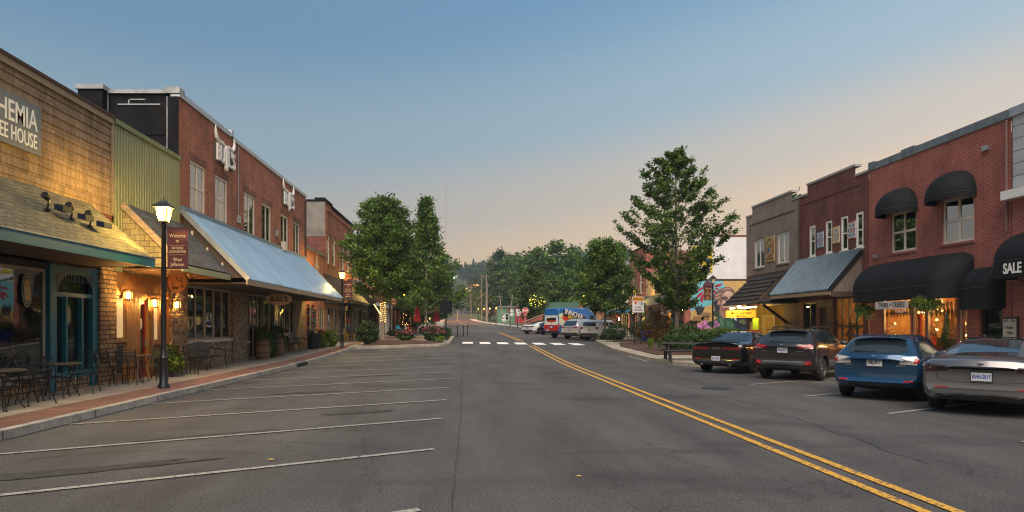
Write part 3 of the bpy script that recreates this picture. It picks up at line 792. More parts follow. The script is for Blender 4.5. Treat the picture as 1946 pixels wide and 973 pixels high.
# ---- wine bar in the green metal building -------------------------------------
b2 = thing('wine_bar', 'narrow green ribbed metal building with a shingled lean-to over a warm wooden front', 'building', (XL, 19.6, 0))
Y0, Y1 = 17.62, 21.64
FLs = Face('x', XL + .02, 1)
ribs(lambda u, v, d: FL(u, v, d + .02), Y0, Y1, 3.15, 7.12).build('ribbed_wall', MT['green_metal'], b2)
mb = MB(); FL.box(mb, Y0, Y1, 7.1, 7.24, -.02, .08); mb.build('wall_cap', M('green_trim', (.17, .19, .07), .5), b2)
shell(b2, XL, -22, Y0, Y1, 0, 7.1, MT['green_metal'], MT['green_metal'])
c2 = slope_frame(XL + .05, 5.02, -7.8, 3.36)
mb = MB(); mb.grid(lambda a, b: c2(18.0 + 3.62 * a, b, .03), 6, 4); mb.grid(lambda a, b: c2(18.0 + 3.62 * a, b, -.04), 6, 4); mb.build('canopy_roof', MT['shingle_grey'], b2)
mb = MB(); mb.poly([(XL + .06, 18.02, 5.0), (-7.82, 18.02, 3.34), (-7.82, 18.02, 3.28), (XL + .06, 18.02, 3.28)]); mb.build('gable_shingles', MT['lamplit_shake'], b2)
mb = MB(); a, b = Vector((XL + .05, 17.99, 5.0)), Vector((-7.78, 17.99, 3.33)); mb.bar(a, b, .06, .16); mb.build('rake_board', MT['woodpale'], b2)
mb = MB(); mb.box(-7.82, -7.77, 18.0, 21.62, 3.16, 3.34); mb.build('fascia', M('pale_green', (.34, .34, .19), .6), b2)
mb = MB(); mb.box(-9.5, -7.83, 18.03, 21.62, 3.2, 3.24); mb.build('soffit', MT['wood'], b2)
ops = [(17.72, 18.25, .3, 2.5), (18.98, 19.5, .14, 2.42), (19.85, 20.25, .3, 2.5), (20.45, 20.95, .14, 2.5)]
mb = MB(); FL.wall(mb, 17.6, Y1, .1, 3.3, ops, .15); mb.build('wood_wall', MT['wood'], b2)
courses(FL, 17.6, 21.1, 2.62, 3.2, .15, .02).build('wood_shingles', MT['wood'], b2)
mb = MB()
for u in frange(18.3, 18.95, .13): FL.box(mb, u, u + .11, .14, 2.5, .0, .03)
for u in (19.5, 19.72): FL.box(mb, u, u + .1, .14, 2.5, .0, .05)
FL.box(mb, 17.62, 21.0, 2.5, 2.6, .0, .05)
mb.build('plank_trim', MT['wood'], b2)
window(b2, FL, 17.74, 18.23, 1.3, 2.48, .05, 1, 1, .05, .03, MT['wood'], M('lit_poster', (.6, .5, .35), .5, emit=.25, ecol=(1, .65, .3)), MT['wood'])
window(b2, FL, 17.74, 18.23, .32, 1.18, .05, 1, 1, .05, .03, MT['wood'], M('slate_board', (.02, .02, .022), .6))
window(b2, FL, 19.86, 20.24, 1.2, 2.48, .05, 1, 1, .05, .03, MT['wood'], M('lit_poster'), MT['wood'])
window(b2, FL, 19.86, 20.24, .32, 1.1, .05, 1, 1, .05, .03, MT['wood'], MT['glass'])
dr = MB(); FL.box(dr, 18.98, 19.06, .14, 2.42, -.1, -.04); FL.box(dr, 19.42, 19.5, .14, 2.42, -.1, -.04); FL.box(dr, 19.06, 19.42, 2.3, 2.42, -.1, -.04); FL.box(dr, 19.06, 19.42, .14, .4, -.1, -.04)
d = dr.build('door', M('door_red', (.3, .025, .015), .4), b2)
k = MB(); FL.box(k, 19.06, 19.42, .4, 2.3, -.08, -.06); k.build('door_glass', MT['glass'], d)
k = MB(); k.prism([(19.22 + .1 * cos(a), 1.72 + .17 * sin(a)) for a in [2 * pi * i / 20 for i in range(20)]], FL, -.055, -.05); k.build('door_sticker', MT['white'], d)
k = MB(); FL.box(k, 19.44, 19.47, 1.05, 1.3, -.03, .01); k.build('handle', MT['steel'], d)
mb = MB(); FL.box(mb, 21.0, 22.15, .1, 3.2, -.12, .09); mb.build('stone_pier', MT['rubble'], b2)
mb = MB(); FL.box(mb, 20.45, 20.95, .14, 2.5, -.14, -.1); mb.build('dark_door', M('dark_wood', (.06, .03, .016), .5), b2)

def sconce(u, v, F, label, group, d=.0):
    t = thing('wall_lantern', label, 'wall lamp', F(u, v, d), group)
    mb = MB(); F.box(mb, u - .05, u + .05, v - .12, v + .12, d, d + .025); F.box(mb, u - .02, u + .02, v + .12, v + .15, d, d + .16); F.box(mb, u - .09, u + .09, v + .1, v + .125, d + .05, d + .23)
    for a in (-.075, .06):
        for b in (.06, .2): F.box(mb, u + a, u + a + .015, v - .14, v + .1, d + b, d + b + .015)
    F.box(mb, u - .08, u + .08, v - .155, v - .14, d + .055, d + .22)
    mb.build('bracket', M('bronze', (.05, .03, .015), .4, .6), t)
    g = MB(); F.box(g, u - .035, u + .035, v - .1, v + .06, d + .1, d + .17); g.build('bulb', MT['bulb'], t)
    return t
GS = 'lanterns on the wooden bar front'
sconce(17.98, 2.3 + .22, FL, 'glowing wall lantern beside the ledge stone pier', GS, .1)
sconce(19.62, 2.36, FL, 'glowing wall lantern over the wooden post beside the red door', GS, .05)
sconce(20.98, 2.35, FL, 'glowing wall lantern under the round wooden sign', GS, .12)

t = thing('round_sign', 'round wooden wine glass sign hanging under the green fascia', 'sign', (-8.75, 20, 3.0))
FC = Face('y', 19.8, -1)
mb = MB(); mb.prism([(-8.72 + .33 * cos(a), 2.98 + .33 * sin(a)) for a in [2 * pi * k / 32 for k in range(32)]], FC, -.03, .03); mb.build('disc', M('sign_wood', (.34, .13, .045), .5, var=.25, stretch=(1, 1, 8)), t)
mb = MB(); ring = [(-8.72 + .31 * cos(a), 19.765, 2.98 + .31 * sin(a)) for a in [2 * pi * k / 32 for k in range(32)]]; mb.tube(ring, .012, 5, closed=True)
gl = [(-.09 + .08 * cos(a), .1 + .11 * sin(a)) for a in [pi + pi * k / 10 for k in range(11)]]
mb.tube([(-8.72 + .15 + a, 19.765, 2.98 + .05 + b) for a, b in gl], .012, 5); mb.tube([(-8.57, 19.765, 3.02), (-8.57, 19.765, 2.84)], .012, 5); mb.tube([(-8.64, 19.765, 2.84), (-8.5, 19.765, 2.84)], .014, 5)
FC.box(mb, -8.86, -8.68, 2.76, 2.84, .03, .04); FC.box(mb, -8.86, -8.84, 2.76, 3.0, .03, .04)
mb.build('wine_glass_motif', M('burnt_wood', (.03, .012, .008), .7), t)
mb = MB(); mb.bar((-8.9, 19.8, 3.3), (-8.9, 19.8, 3.18), .015); mb.bar((-8.54, 19.8, 3.3), (-8.54, 19.8, 3.18), .015); mb.build('hanger', MT['black'], t)

# ---- brick steakhouse -----------------------------------------------------------
b3 = thing('brick_restaurant', 'long two storey rust brick building with six tall windows and a pale metal canopy', 'building', (XL, 30, 0))
Y0, Y1 = 21.66, 38.6
ups = [(22.55, 23.85), (24.78, 26.07), (28.0, 29.45), (30.45, 31.85), (33.5, 34.9), (35.95, 37.3)]
low = [(22.3, 26.45, 1.15, 3.05), (28.1, 28.6, 1.0, 3.05), (28.75, 30.6, .2, 3.05), (30.85, 36.2, 1.2, 3.05)]
mb = MB(); FL.wall(mb, Y0, Y1, 3.05, 9.2, [(a, b, 5.62, 7.38) for a, b in ups], .22); mb.build('wall', MT['brick_red'], b3)
mb = MB(); FL.wall(mb, 22.0, Y1, .1, 3.05, low, .22); mb.build('stone_wall', MT['rubble'], b3)
mb = MB(); FL.box(mb, 26.5, 28.05, .1, 3.05, .0, .1); mb.build('stone_pier', MT['rubble'], b3)
for i, (a, b) in enumerate(ups):
    window(b3, FL, a, b, 5.62, 7.38, .1, 2, 2 if i < 2 else 1, .09, .07, MT['cream'], MT['upglass'], MT['brick_red'], .5 if i < 2 else None)
    mb = MB(); FL.box(mb, a - .1, b + .1, 7.38, 7.6, .0, .012); mb.build('lintel', BRICK('brick_soldier', (.2, .06, .03), (.13, .04, .024), (.2, .13, .1), .08, .22, .009, .3), b3)
n = [5, 1, 3, 6]
for (a, b, c, e), k in zip(low, n):
    window(b3, FL, a, b, c, e, .12, k, 1, .07, .09, MT['fgrey'], MT['glass'], MT['cream'] if c > .5 else None)
mb = MB(); FL.box(mb, Y0 - .05, 26.3, 9.2, 9.38, -.25, .06); FL.box(mb, 26.3, 26.55, 9.25, 9.5, -.25, .08); FL.box(mb, 26.55, Y1 + .02, 9.14, 9.3, -.25, .06); mb.build('coping', MT['steel'], b3)
FS = Face('y', Y0, -1)
mb = MB(); FS.box(mb, -12.6, XL - .01, 3, 9.3, -.3, 0); mb.build('tarred_side_wall', MT['tar'], b3)
mb = MB(); FS.box(mb, -9.85, XL, 4.8, 9.2, .0, .06); FS.box(mb, -12.65, -11.85, 7, 9.35, .0, .3); FS.box(mb, -11.8, -9.85, 7.95, 8.02, .0, .03); FS.box(mb, -11.8, -9.85, 7.2, 7.24, 0, .03); mb.build('side_pilaster', MT['tar'], b3)
mb = MB(); FS.box(mb, -12.7, -11.8, 9.35, 9.5, -.3, .36); FS.box(mb, -11.8, -9.9, 9.3, 9.42, -.3, .08); FS.box(mb, -9.9, XL + .07, 9.3, 9.5, -.3, .1); mb.build('side_coping', M('worn_flashing', (.3, .31, .32), .5, .4, var=.4), b3)
mb = MB(); FS.box(mb, -11.5, -10.1, 8.93, 8.97, 0, .03); FS.box(mb, -11.1, -10.6, 9.1, 9.13, 0, .02); FS.box(mb, -11.16, -11.12, 8.97, 9.1, 0, .02); FS.box(mb, -9.87, -9.84, 4.9, 9.2, .06, .075); FS.box(mb, -11.83, -11.8, 7.9, 9.3, .02, .04); mb.build('flashing_strip', M('worn_flashing'), b3)
shell(b3, XL, -24, Y0 + .31, Y1, 0, 8.8, MT['stucco'], MT['brick_dark'], back=MT['stucco'])
c3 = slope_frame(XL + .04, 5.5, -7.25, 3.2)
ribs(lambda u, v, d: c3(u, v, d), 21.75, 37.9, 0, 1, .27, .075).build('canopy_roof', MT['sky_tinted_metal'], b3)
mb = MB(); FL.box(mb, 21.7, 38.2, 5.46, 5.62, .0, .16); mb.build('ridge_flashing', MT['sky_tinted_metal'], b3)
for y in (21.72, 37.93): MB().bar((XL + .05, y, 5.48), (-7.22, y, 3.2), .05, .16).build('rake_trim', MT['steel'], b3)
mb = MB(); mb.poly([(XL + .1, 21.8, 5.36), (-7.4, 21.8, 3.25), (XL + .1, 21.8, 3.25)]); mb.build('canopy_gable', MT['soffit'], b3)
mb = MB()
for x, z in ((-9.1, 4.9), (-8.6, 4.35), (-8.1, 3.85)): mb.box(x - .03, x + .03, 21.74, 21.79, 3.3, z - .1)
mb.build('gable_stud', MT['cream'], b3)
mb = MB(); mb.box(-7.3, -7.24, 21.7, 37.95, 3.02, 3.19); mb.build('fascia', MT['woodpale'], b3)
mb = MB(); mb.box(-9.5, -7.3, 21.75, 37.9, 3.06, 3.1); mb.build('soffit', MT['soffit'], b3)
mb = MB(); FL.box(mb, 33.2, 33.5, 5.45, 5.9, .1, .3); mb.build('vent_box', MT['cream'], b3)

def bulls_sign(yc, label):
    t = thing('wall_sign', label, 'sign', FL(yc, 8.2, .05), 'horned signs on the rust brick wall')
    mb = MB(); text(mb, "BULL'S", .92, FL.mx(yc, 8.17, .14), .03, .004, xs=.74); mb.build('lettering', MT['white'], t)
    mb = MB(); text(mb, "BULL'S", .92, FL.mx(yc, 8.17, .06), .03, .06, xs=.72); FL.box(mb, yc - .95, yc + .95, 8.05, 8.3, .01, .05); mb.build('backing', M('sign_grey2', (.1, .085, .08), .6), t)
    mb = MB()
    for s_ in (-1, 1):
        pts = [(.02, 8.62), (.35, 8.66), (.68, 8.64), (.9, 8.74), (.99, 8.95), (.97, 9.2)]
        mb.tube([FL(yc + s_ * a, b, .1) for a, b in pts], [.055, .075, .075, .07, .05, .012], 8)
    mb.prism([(yc - .1, 8.62), (yc + .1, 8.62), (yc + .16, 8.45), (yc + .05, 8.1), (yc + .07, 7.75), (yc, 7.66), (yc - .07, 7.75), (yc - .05, 8.1), (yc - .16, 8.45)], FL, .08, .2)
    mb.build('bull_head', MT['white'], t, smooth=True)
bulls_sign(25.55, 'white horned bull sign high on the brick, nearer the tarred side wall')
bulls_sign(34.6, 'white horned bull sign high on the brick, at the far end of the wall')
t = thing('oval_sign', 'cream oval restaurant sign hanging under the metal canopy', 'sign', (-8.3, 29, 2.9)); FC = Face('y', 29, -1)
mb = MB(); mb.prism([(-8.3 + .56 * cos(a), 2.82 + .27 * sin(a)) for a in [2 * pi * k / 32 for k in range(32)]], FC, -.03, .03); mb.build('board', M('oval_cream', (.55, .42, .33), .6), t)
mb = MB(); text(mb, "BULL'S", .27, FC.mx(-8.3, 2.82, .033), .006, .012); mb.build('lettering', MT['black'], t)
mb = MB(); mb.bar((-8.6, 29, 3.1), (-8.6, 29, 3.02), .015); mb.bar((-8.0, 29, 3.1), (-8.0, 29, 3.02), .015); mb.build('hanger', MT['black'], t)
# ---- one storey brick link shop and the arched-window building -------------------
b4 = thing('brick_shop', 'low brick shop with a sloping coping between the two taller brick fronts', 'building', (XL, 41, 0))
mb = MB(); FL.wall(mb, 38.62, 43.9, 3.0, 6.2, [], .2); mb.build('wall', MT['brick_red'], b4)
mb = MB(); FL.wall(mb, 38.62, 43.9, .2, 3.0, [(38.9, 40.6, .9, 2.8), (40.9, 41.8, .3, 2.7), (42.1, 43.7, .9, 2.8)], .2); mb.build('shop_front', MT['brick_red'], b4)
for a, b, c, e, k in ((38.9, 40.6, .9, 2.8, 3), (40.9, 41.8, .3, 2.7, 1), (42.1, 43.7, .9, 2.8, 3)): window(b4, FL, a, b, c, e, .1, k, 1, .07, .06, MT['fgrey'], MT['glass'])
mb = MB(); mb.hexa([FL(38.6, 6.2, -.4), FL(43.9, 6.2, -.4), FL(43.9, 6.2, .1), FL(38.6, 6.2, .1), FL(38.6, 6.45, -.4), FL(43.9, 6.35, -.4), FL(43.9, 6.3, .1), FL(38.6, 6.4, .1)]); mb.build('coping', MT['steel'], b4)
shell(b4, XL, -22, 38.62, 43.9, .2, 6.0, MT['brick_dark'], MT['brick_dark'])
t = tag(None or MB().prism([(41.4 + r * sin(a), 5.3 + r * 1.7 * cos(a)) for a, r in [(2 * pi * k / 8, .45 if k % 2 == 0 else .16) for k in range(8)]], FL, .0, .06).build('star_ornament', M('driftwood', (.35, .31, .27), .8), origin=FL(41.4, 5.3, 0)), 'pale wooden star ornament on the low brick wall', 'ornament')

b5 = thing('arched_window_building', 'tall rust brick building with arched white windows and a plastered side wall', 'building', (XL, 49, 0))
Y0, Y1 = 44.0, 54.6
wins = [(44.5, 45.35), (46.4, 47.3), (49.6, 50.6), (51.8, 52.8)]
mb = MB(); FL.wall(mb, Y0, Y1, 3.2, 9.95, [(a, b, 5.85, 7.5) for a, b in wins], .2); mb.build('wall', MT['brick_red'], b5)
mb = MB(); FL.wall(mb, Y0, Y1, .2, 3.2, [(44.4, 46.4, .9, 2.9), (46.8, 47.9, .35, 2.9), (48.3, 51, .9, 2.9), (51.5, 54.2, .5, 2.9)], .2); mb.build('shop_front', MT['woodpale'], b5)
for a, b, c, e, k in ((44.4, 46.4, .9, 2.9, 3), (46.8, 47.9, .35, 2.9, 1), (48.3, 51, .9, 2.9, 3), (51.5, 54.2, .5, 2.9, 3)): window(b5, FL, a, b, c, e, .1, k, 1, .07, .06, MT['fgrey'], MT['glass'])
for a, b in wins:
    w_ = window(b5, FL, a, b, 5.85, 7.5, .1, 1, 2, .1, .07, MT['white'], MT['upglass'], MT['brick_red'])
    k = MB(); c_ = (a + b) / 2; r = (b - a) / 2
    k.prism([(c_ + r * cos(q), 7.5 + r * .8 * sin(q)) for q in [pi * i / 10 for i in range(11)]], FL, .0, .02); k.build('arch', MT['white'], w_)
    k = MB(); k.tube([FL(c_ + r * 1.18 * cos(q), 7.5 + r * .98 * sin(q), .02) for q in [pi * i / 10 for i in range(11)]], .09, 6); k.build('arch_hood', MT['brick_dark'], w_)
mb = MB(); FL.box(mb, Y0, 46.0, 9.95, 10.12, -.3, .08); FL.box(mb, 46, Y1, 9.8, 9.98, -.3, .1); mb.build('coping', MT['tar'], b5)
mb = MB(); FL.box(mb, Y0 + .05, 44.25, 5, 9.4, 0, .06); FL.box(mb, 48.3, 48.6, 5, 9.4, 0, .06); FL.box(mb, Y0 + .05, Y1, 9.4, 9.6, 0, .07); mb.build('brick_frieze', MT['brick_red'], b5)
FS = Face('y', Y0, -1)
mb = MB(); FS.box(mb, -20, XL - .01, 7.6, 9.95, -.2, .03); mb.build('plaster_side', MT['stucco'], b5)
mb = MB(); FS.box(mb, -20, XL - .01, 5, 7.6, -.2, .0); mb.build('brick_side', MT['brick_dark'], b5)
mb = MB(); FS.box(mb, -20, -10.2, 9.95, 10.08, -.25, .06); FS.box(mb, -10.2, XL, 9.96, 10.2, -.25, .08); mb.build('side_coping', MT['tar'], b5)
shell(b5, XL, -22, Y0 + .22, Y1, .2, 9.8, MT['stucco'], MT['brick_dark'])
c5 = slope_frame(XL + .04, 5.1, -7.6, 3.3)
mb = MB(); mb.grid(lambda a, b: c5(43.5 + 8 * a, b, .02), 4, 3); mb.poly([(XL + .05, 43.5, 5.1), (-7.6, 43.5, 3.3), (XL + .05, 43.5, 3.2)]); mb.box(-7.66, -7.58, 43.5, 51.5, 3.12, 3.32); mb.box(-9.5, -7.66, 43.52, 51.5, 3.14, 3.18); mb.build('canopy_roof', M('dark_brown_roof', (.035, .026, .022), .8), b5)
t = thing('hanging_pennants', 'colourful string of little flags hanging by the shop door', 'pennants', (-9.0, 37.2, 1.5))
for dy, cols in ((0, [(.5, .32, .02), (.5, .05, .05), (.1, .1, .35)]), (1.2, [(.4, .06, .1), (.5, .5, .5), (.06, .1, .35)])):
    for k in range(9):
        mb = MB(); y = 37.0 + dy; z = 2.85 - .2 * k; mb.prism([(-9.05, z), (-8.85, z - .02), (-8.95, z - .22)], Face('y', y, -1), 0, .01)
        mb.build('pennant', M('pennant_%d' % (hash(cols[k % 3]) % 997), cols[k % 3], .8), t)

# ---- red-awning shop, dark-post shop, timber lodge, cream house -------------------
b6 = thing('red_awning_shop', 'low shop with a slate shed roof under a red canvas awning and pale columns', 'building', (XL, 59, 0))
Y0, Y1 = 54.7, 63
mb = MB(); FL.wall(mb, Y0, Y1, .3, 5.2, [(55.2, 57.4, .9, 3), (57.8, 58.8, .5, 3), (59.3, 62.5, .9, 3)], .2); mb.build('wall', MT['stucco'], b6)
for a, b, k in ((55.2, 57.4, 3), (59.3, 62.5, 4)): window(b6, FL, a, b, .9, 3, .1, k, 1, .07, .06, MT['white'], MT['glass'])
shell(b6, XL, -20, Y0, Y1, .3, 5.2)
c6 = slope_frame(XL + .04, 5.3, -7.2, 3.45)
mb = MB(); mb.grid(lambda a, b: c6(52.0 + 11 * a, b, .02), 4, 3); mb.poly([(XL + .05, 52, 5.3), (-7.2, 52, 3.45), (XL + .05, 52, 3.4)]); mb.build('shed_roof', MT['shingle_grey'], b6)
mb = MB(); mb.box(-7.24, -7.14, 52.0, 63, 3.2, 3.46); mb.build('fascia', MT['white'], b6)
mb = MB(); mb.grid(lambda a, b: c6(53.2 + 9.5 * a, b * .95 - .35, .42 + .1 * sin(pi * b)), 6, 5); mb.build('red_awning', M('red_canvas', (.36, .015, .03), .6), b6)
for y in (55, 57, 59, 61, 62.8):
    mb = MB(); mb.box(-7.4, -7.2, y, y + .2, .3, 3.25); mb.build('column', MT['cream'], b6)
mb = MB(); mb.box(-9.3, -9.2, 52.4, 54.0, 2.75, 3.1); mb.build('green_sign_board', M('green_sign', (.01, .07, .02), .5), b6)
b7 = thing('dark_front_shop', 'dark fronted shop with black posts beside the timber lodge', 'building', (XL, 69, 0))
mb = MB(); FL.wall(mb, 63.2, 76, .4, 6.2, [(64, 66.5, .9, 3), (67, 68.2, .6, 3), (69, 75, .9, 3)], .2); mb.build('wall', MT['brick_brown'], b7)
for a, b, k in ((64, 66.5, 2), (69, 75, 4)): window(b7, FL, a, b, .9, 3, .1, k, 1, .07, .06, MT['black'], MT['glass'])
shell(b7, XL, -20, 63.2, 76, .4, 6.0)
mb = MB(); mb.box(-9.5, -7.4, 63.3, 75.8, 3.4, 3.6); mb.build('canopy', MT['black'], b7)
for y in (63.6, 67, 71, 75): mb = MB(); mb.box(-7.6, -7.45, y, y + .15, .4, 3.4); mb.build('post', MT['black'], b7)
b8 = thing('timber_lodge', 'orange timber lodge with an upper balcony and hanging sign', 'building', (-8.6, 82, 0))
F8 = Face('x', -8.4, 1); orange = M('orange_timber', (.36, .13, .035), .6, var=.3, stretch=(4, 4, .5))
mb = MB(); F8.wall(mb, 77, 88, .5, 7.2, [(78, 79.6, 3.9, 6), (81, 83, 3.9, 6), (80, 81.2, .8, 3), (83, 86, 1.2, 3)], .2); mb.build('wall', orange, b8)
for a, b, c, e in ((78, 79.6, 3.9, 6), (81, 83, 3.9, 6), (80, 81.2, .8, 3), (83, 86, 1.2, 3)): window(b8, F8, a, b, c, e, .1, 2, 1, .08, .06, orange, MT['glass'])
shell(b8, -8.4, -18, 77, 88, .5, 7.2, orange, orange, back=orange)
mb = MB(); mb.box(-8.4, -6.6, 77.5, 87, 3.5, 3.7); mb.build('balcony_floor', orange, b8)
mb = MB()
for y in frange(77.5, 87, .35): mb.box(-6.66, -6.62, y, y + .04, 3.7, 4.6)
for x in frange(-8.3, -6.7, .3): mb.box(x, x + .04, 77.5, 77.54, 3.7, 4.6)
mb.box(-6.7, -6.6, 77.5, 87, 4.6, 4.68); mb.box(-8.4, -6.6, 77.48, 77.56, 4.6, 4.68); mb.build('balcony_railing', MT['black'], b8)
for y in (77.6, 82, 86.8): mb = MB(); mb.box(-6.8, -6.6, y, y + .2, .5, 3.5); mb.bar((-8.4, y + .1, 1.9), (-6.7, y + .1, 3.5), .16); mb.build('post', orange, b8)
t = thing('rooster_sign', 'orange sign board topped by a rooster cut-out at the lodge', 'sign', (-8, 76.6, 5)); FC = Face('y', 76.5, -1)
mb = MB(); mb.prism([(-9.3, 4.85), (-7.5, 4.85), (-7.5, 5.5), (-8, 5.6), (-8.4, 5.7), (-8.8, 5.6), (-9.3, 5.5)], FC, 0, .08); mb.build('board', M('sign_orange', (.5, .09, .02), .5), t)
mb = MB(); mb.prism([(-8.6, 5.7), (-8.3, 5.7), (-8.1, 6.1), (-8.05, 6.4), (-8.2, 6.55), (-8.4, 6.5), (-8.42, 6.3), (-8.6, 6.35), (-8.75, 6.2), (-8.7, 5.9)], FC, 0, .06); mb.build('rooster', M('sign_orange'), t)
mb = MB(); FC.box(mb, -9.1, -7.7, 5.1, 5.2, .08, .09); FC.box(mb, -8.9, -7.9, 5.28, 5.38, .08, .09); mb.build('lettering', MT['cream'], t)
b9 = thing('cream_house', 'small cream house far down the street with tall windows', 'building', (-9.5, 118, 0))
F9 = Face('x', -8.2, 1); FB = Face('y', 112, -1); cw = M('cream_wall', (.5, .42, .25), .7)
mb = MB(); FB.wall(mb, -16, -8.2, .4, 5.2, [(-10.6, -9.9, 2.2, 4.2), (-9.6, -8.9, 2.2, 4.2)], .2); F9.wall(mb, 112, 122, .4, 5.2, [(114, 115, 2, 4)], .2); mb.build('wall', cw, b9)
for a in (-10.6, -9.6): window(b9, FB, a, a + .7, 2.2, 4.2, .1, 1, 2, .07, .05, MT['white'], MT['glass'])
mb = MB(); mb.poly([(-16.4, 111.6, 5.1), (-7.8, 111.6, 5.1), (-7.8, 117, 7.4), (-16.4, 117, 7.4)]); mb.poly([(-16.4, 122.4, 5.1), (-7.8, 122.4, 5.1), (-7.8, 117, 7.4), (-16.4, 117, 7.4)]); mb.poly([(-8.2, 112, 5.2), (-8.2, 122, 5.2), (-8.2, 117, 7.3)]); mb.build('roof', MT['shingle_grey'], b9)

MB().tube([(XL + .07, 38.4, 3.3), (XL + .07, 38.4, 9.0)], .05, 8).build('downpipe', M('pipe_brown', (.06, .04, .035), .5), b3)
for y, z in ((27.1, 5.9), (32.6, 6.1)): MB().box(XL, XL + .1, y, y + .22, z, z + .3).build('meter_box', MT['steel'], b3)
MB().tube([(XL + .04, 27.2, 6.2), (XL + .04, 27.2, 9.1)], .02, 6).build('conduit', MT['steel'], b3)
# ------------------------------------------------------------------ right row of buildings
XR = 18.5
FR = Face('x', XR, -1)

# ---- corner shop partly out of the picture: white panels, ledge, black barrel awning
a1 = thing('panel_shop', 'brick shop with white square panels above a white ledge and black awning', 'building', (XR, 18, 0))
mb = MB(); FR.wall(mb, 10, 22.33, .0, 5.95, [(17.5, 21.0, .25, 3.2), (21.0, 21.7, .1, 3.3)], .2); mb.build('wall', MT['brick_rose'], a1)
mb = MB(); FR.wall(mb, 10, 22.33, 6.2, 8.75, [], .1); mb.build('panel_wall', BRICK('white_panels', (.42, .44, .45), (.36, .38, .4), (.12, .13, .14), .62, .42, .018, .2, rough=.3, bmp=.3, offset=0), a1)
mb = MB(); FR.box(mb, 10, 22.4, 5.92, 6.22, 0, .35); mb.build('ledge', MT['white'], a1)
mb = MB(); FR.box(mb, 10, 22.36, 8.75, 9.05, -.3, .08); mb.build('coping', MT['steel'], a1)
shell(a1, XR, 32, 10, 22.34, 0, 8.7)
mb = MB(); FR.box(mb, 21.0, 21.12, .1, 3.3, -.1, .03); FR.box(mb, 21.6, 21.7, .1, 3.3, -.1, .03); FR.box(mb, 21.12, 21.6, 3.15, 3.3, -.1, .03)
d = mb.build('door', MT['white'], a1)
k = MB(); FR.box(k, 21.12, 21.6, .15, 3.15, -.12, -.1); k.build('lit_glass', M('lit_cream', (.7, .62, .48), .5, emit=.55, ecol=(1, .8, .5)), d)
window(a1, FR, 17.5, 21, .25, 3.2, .12, 3, 1, .08, .06, MT['white'], MT['glass'])

def barrel_awning(parent, name, y0, y1, zt, zb, xf, mat, ends=.35, nseg=14, front=.5, xw=XR):
    """quarter-round canvas awning with bowed ends; front: height of the straight valance"""
    mb = MB(); h = zt - zb - front; pr = xw - xf
    prof = [(cos(pi / 2 * (1 - q / nseg)) * pr, zb + front + sin(pi / 2 * (1 - q / nseg)) * h) for q in range(nseg + 1)]
    prof = [(p, z) for p, z in prof] + [(pr, zb)]
    L = y1 - y0; nU = 26
    def pt(a, j):
        p, z = prof[j]; u = y0 + L * a
        e = min(a * L, (1 - a) * L) / ends if ends else 1
        s = sqrt(max(0, 1 - (1 - min(e, 1)) ** 2)) if ends else 1
        s = .3 + .7 * s
        sag = .035 * abs(sin(a * pi * round(L / .5)))
        zz = zb + (z - zb) * (.72 + .28 * s) if z > zb else z
        return (xw - p * s + (sag if j > 0 else 0), u, zz - sag * .5)
    U = [0, .01, .025, .05, .08, .12] + [.12 + .76 * q / (nU - 1) for q in range(1, nU)] + [.92, .95, .975, .99, 1]
    n = len(prof); V = [pt(a, j) for a in U for j in range(n)]
    mb.add(V, [(i * n + j, (i + 1) * n + j, (i + 1) * n + j + 1, i * n + j + 1) for i in range(len(U) - 1) for j in range(n - 1)])
    for i in (0, len(U) - 1):
        mb.poly([(xw, V[i * n][1], zb)] + [V[i * n + j] for j in range(n)])
    o = mb.build(name, mat, parent, smooth=True)
    k = MB(); k.tube([(V[i * n + n - 2][0] - .006, V[i * n + n - 2][1], V[i * n + n - 2][2]) for i in range(4, len(U) - 4)], .009, 5)
    k.build('seam', M('seam_grey', (.05, .05, .055), .6), o)
    return o
aw = barrel_awning(a1, 'awning', 15.5, 22.1, 4.75, 3.2, 17.2, MT['canvas'], .8, front=.55)
k = MB(); text(k, 'SALE', .46, Matrix.Translation((17.185, 20.75, 3.47)) @ Matrix(((0, 0, -1, 0), (-1, 0, 0, 0), (0, 1, 0, 0), (0, 0, 0, 1))), .004, .012, xs=.72); k.build('lettering', MT['white'], aw)

# ---- rose brick building with black awnings
a2 = thing('rose_brick_building', 'rose brick two storey building with three black canvas awnings over windows and shop', 'building', (XR, 26.5, 0))
Y0, Y1 = 22.36, 30.28
uw = [(24.0, 25.62), (27.1, 28.72)]
shop = [(24.35, 24.75, .5, 2.95), (24.85, 26.5, .5, 2.95), (26.58, 27.35, .2, 2.95), (27.45, 29.3, .5, 2.95), (22.75, 23.75, .15, 2.9)]
mb = MB(); FR.wall(mb, Y0, Y1, .0, 8.75, [(a, b, 4.8, 6.52) for a, b in uw] + shop, .24); mb.build('wall', MT['brick_rose'], a2)
for a, b in uw: window(a2, FR, a, b, 4.8, 6.52, .12, 2, 2, .1, .1, MT['cream'], MT['upglass'], MT['brick_rose'])
mb = MB(); FR.box(mb, Y0, Y1, 8.75, 9.05, -.35, .05); FR.box(mb, 27.2, 28.0, 9.05, 9.12, -.35, .05); FR.box(mb, 29.85, Y1, 9.05, 9.13, -.35, .05); mb.build('coping', M('blue_grey_coping', (.15, .18, .2), .5, .3, var=.4, vscale=3), a2)
shell(a2, XR, 31, Y0, Y1, 0, 8.7, MT['brick_rose'], MT['brick_rose'])
barrel_awning(a2, 'awning', 24.0, 29.75, 4.42, 2.68, 17.1, MT['canvas'], .7, front=.5)
barrel_awning(a2, 'awning', 22.6, 24.0, 3.75, 2.25, 17.75, MT['canvas'], .25, front=.75)
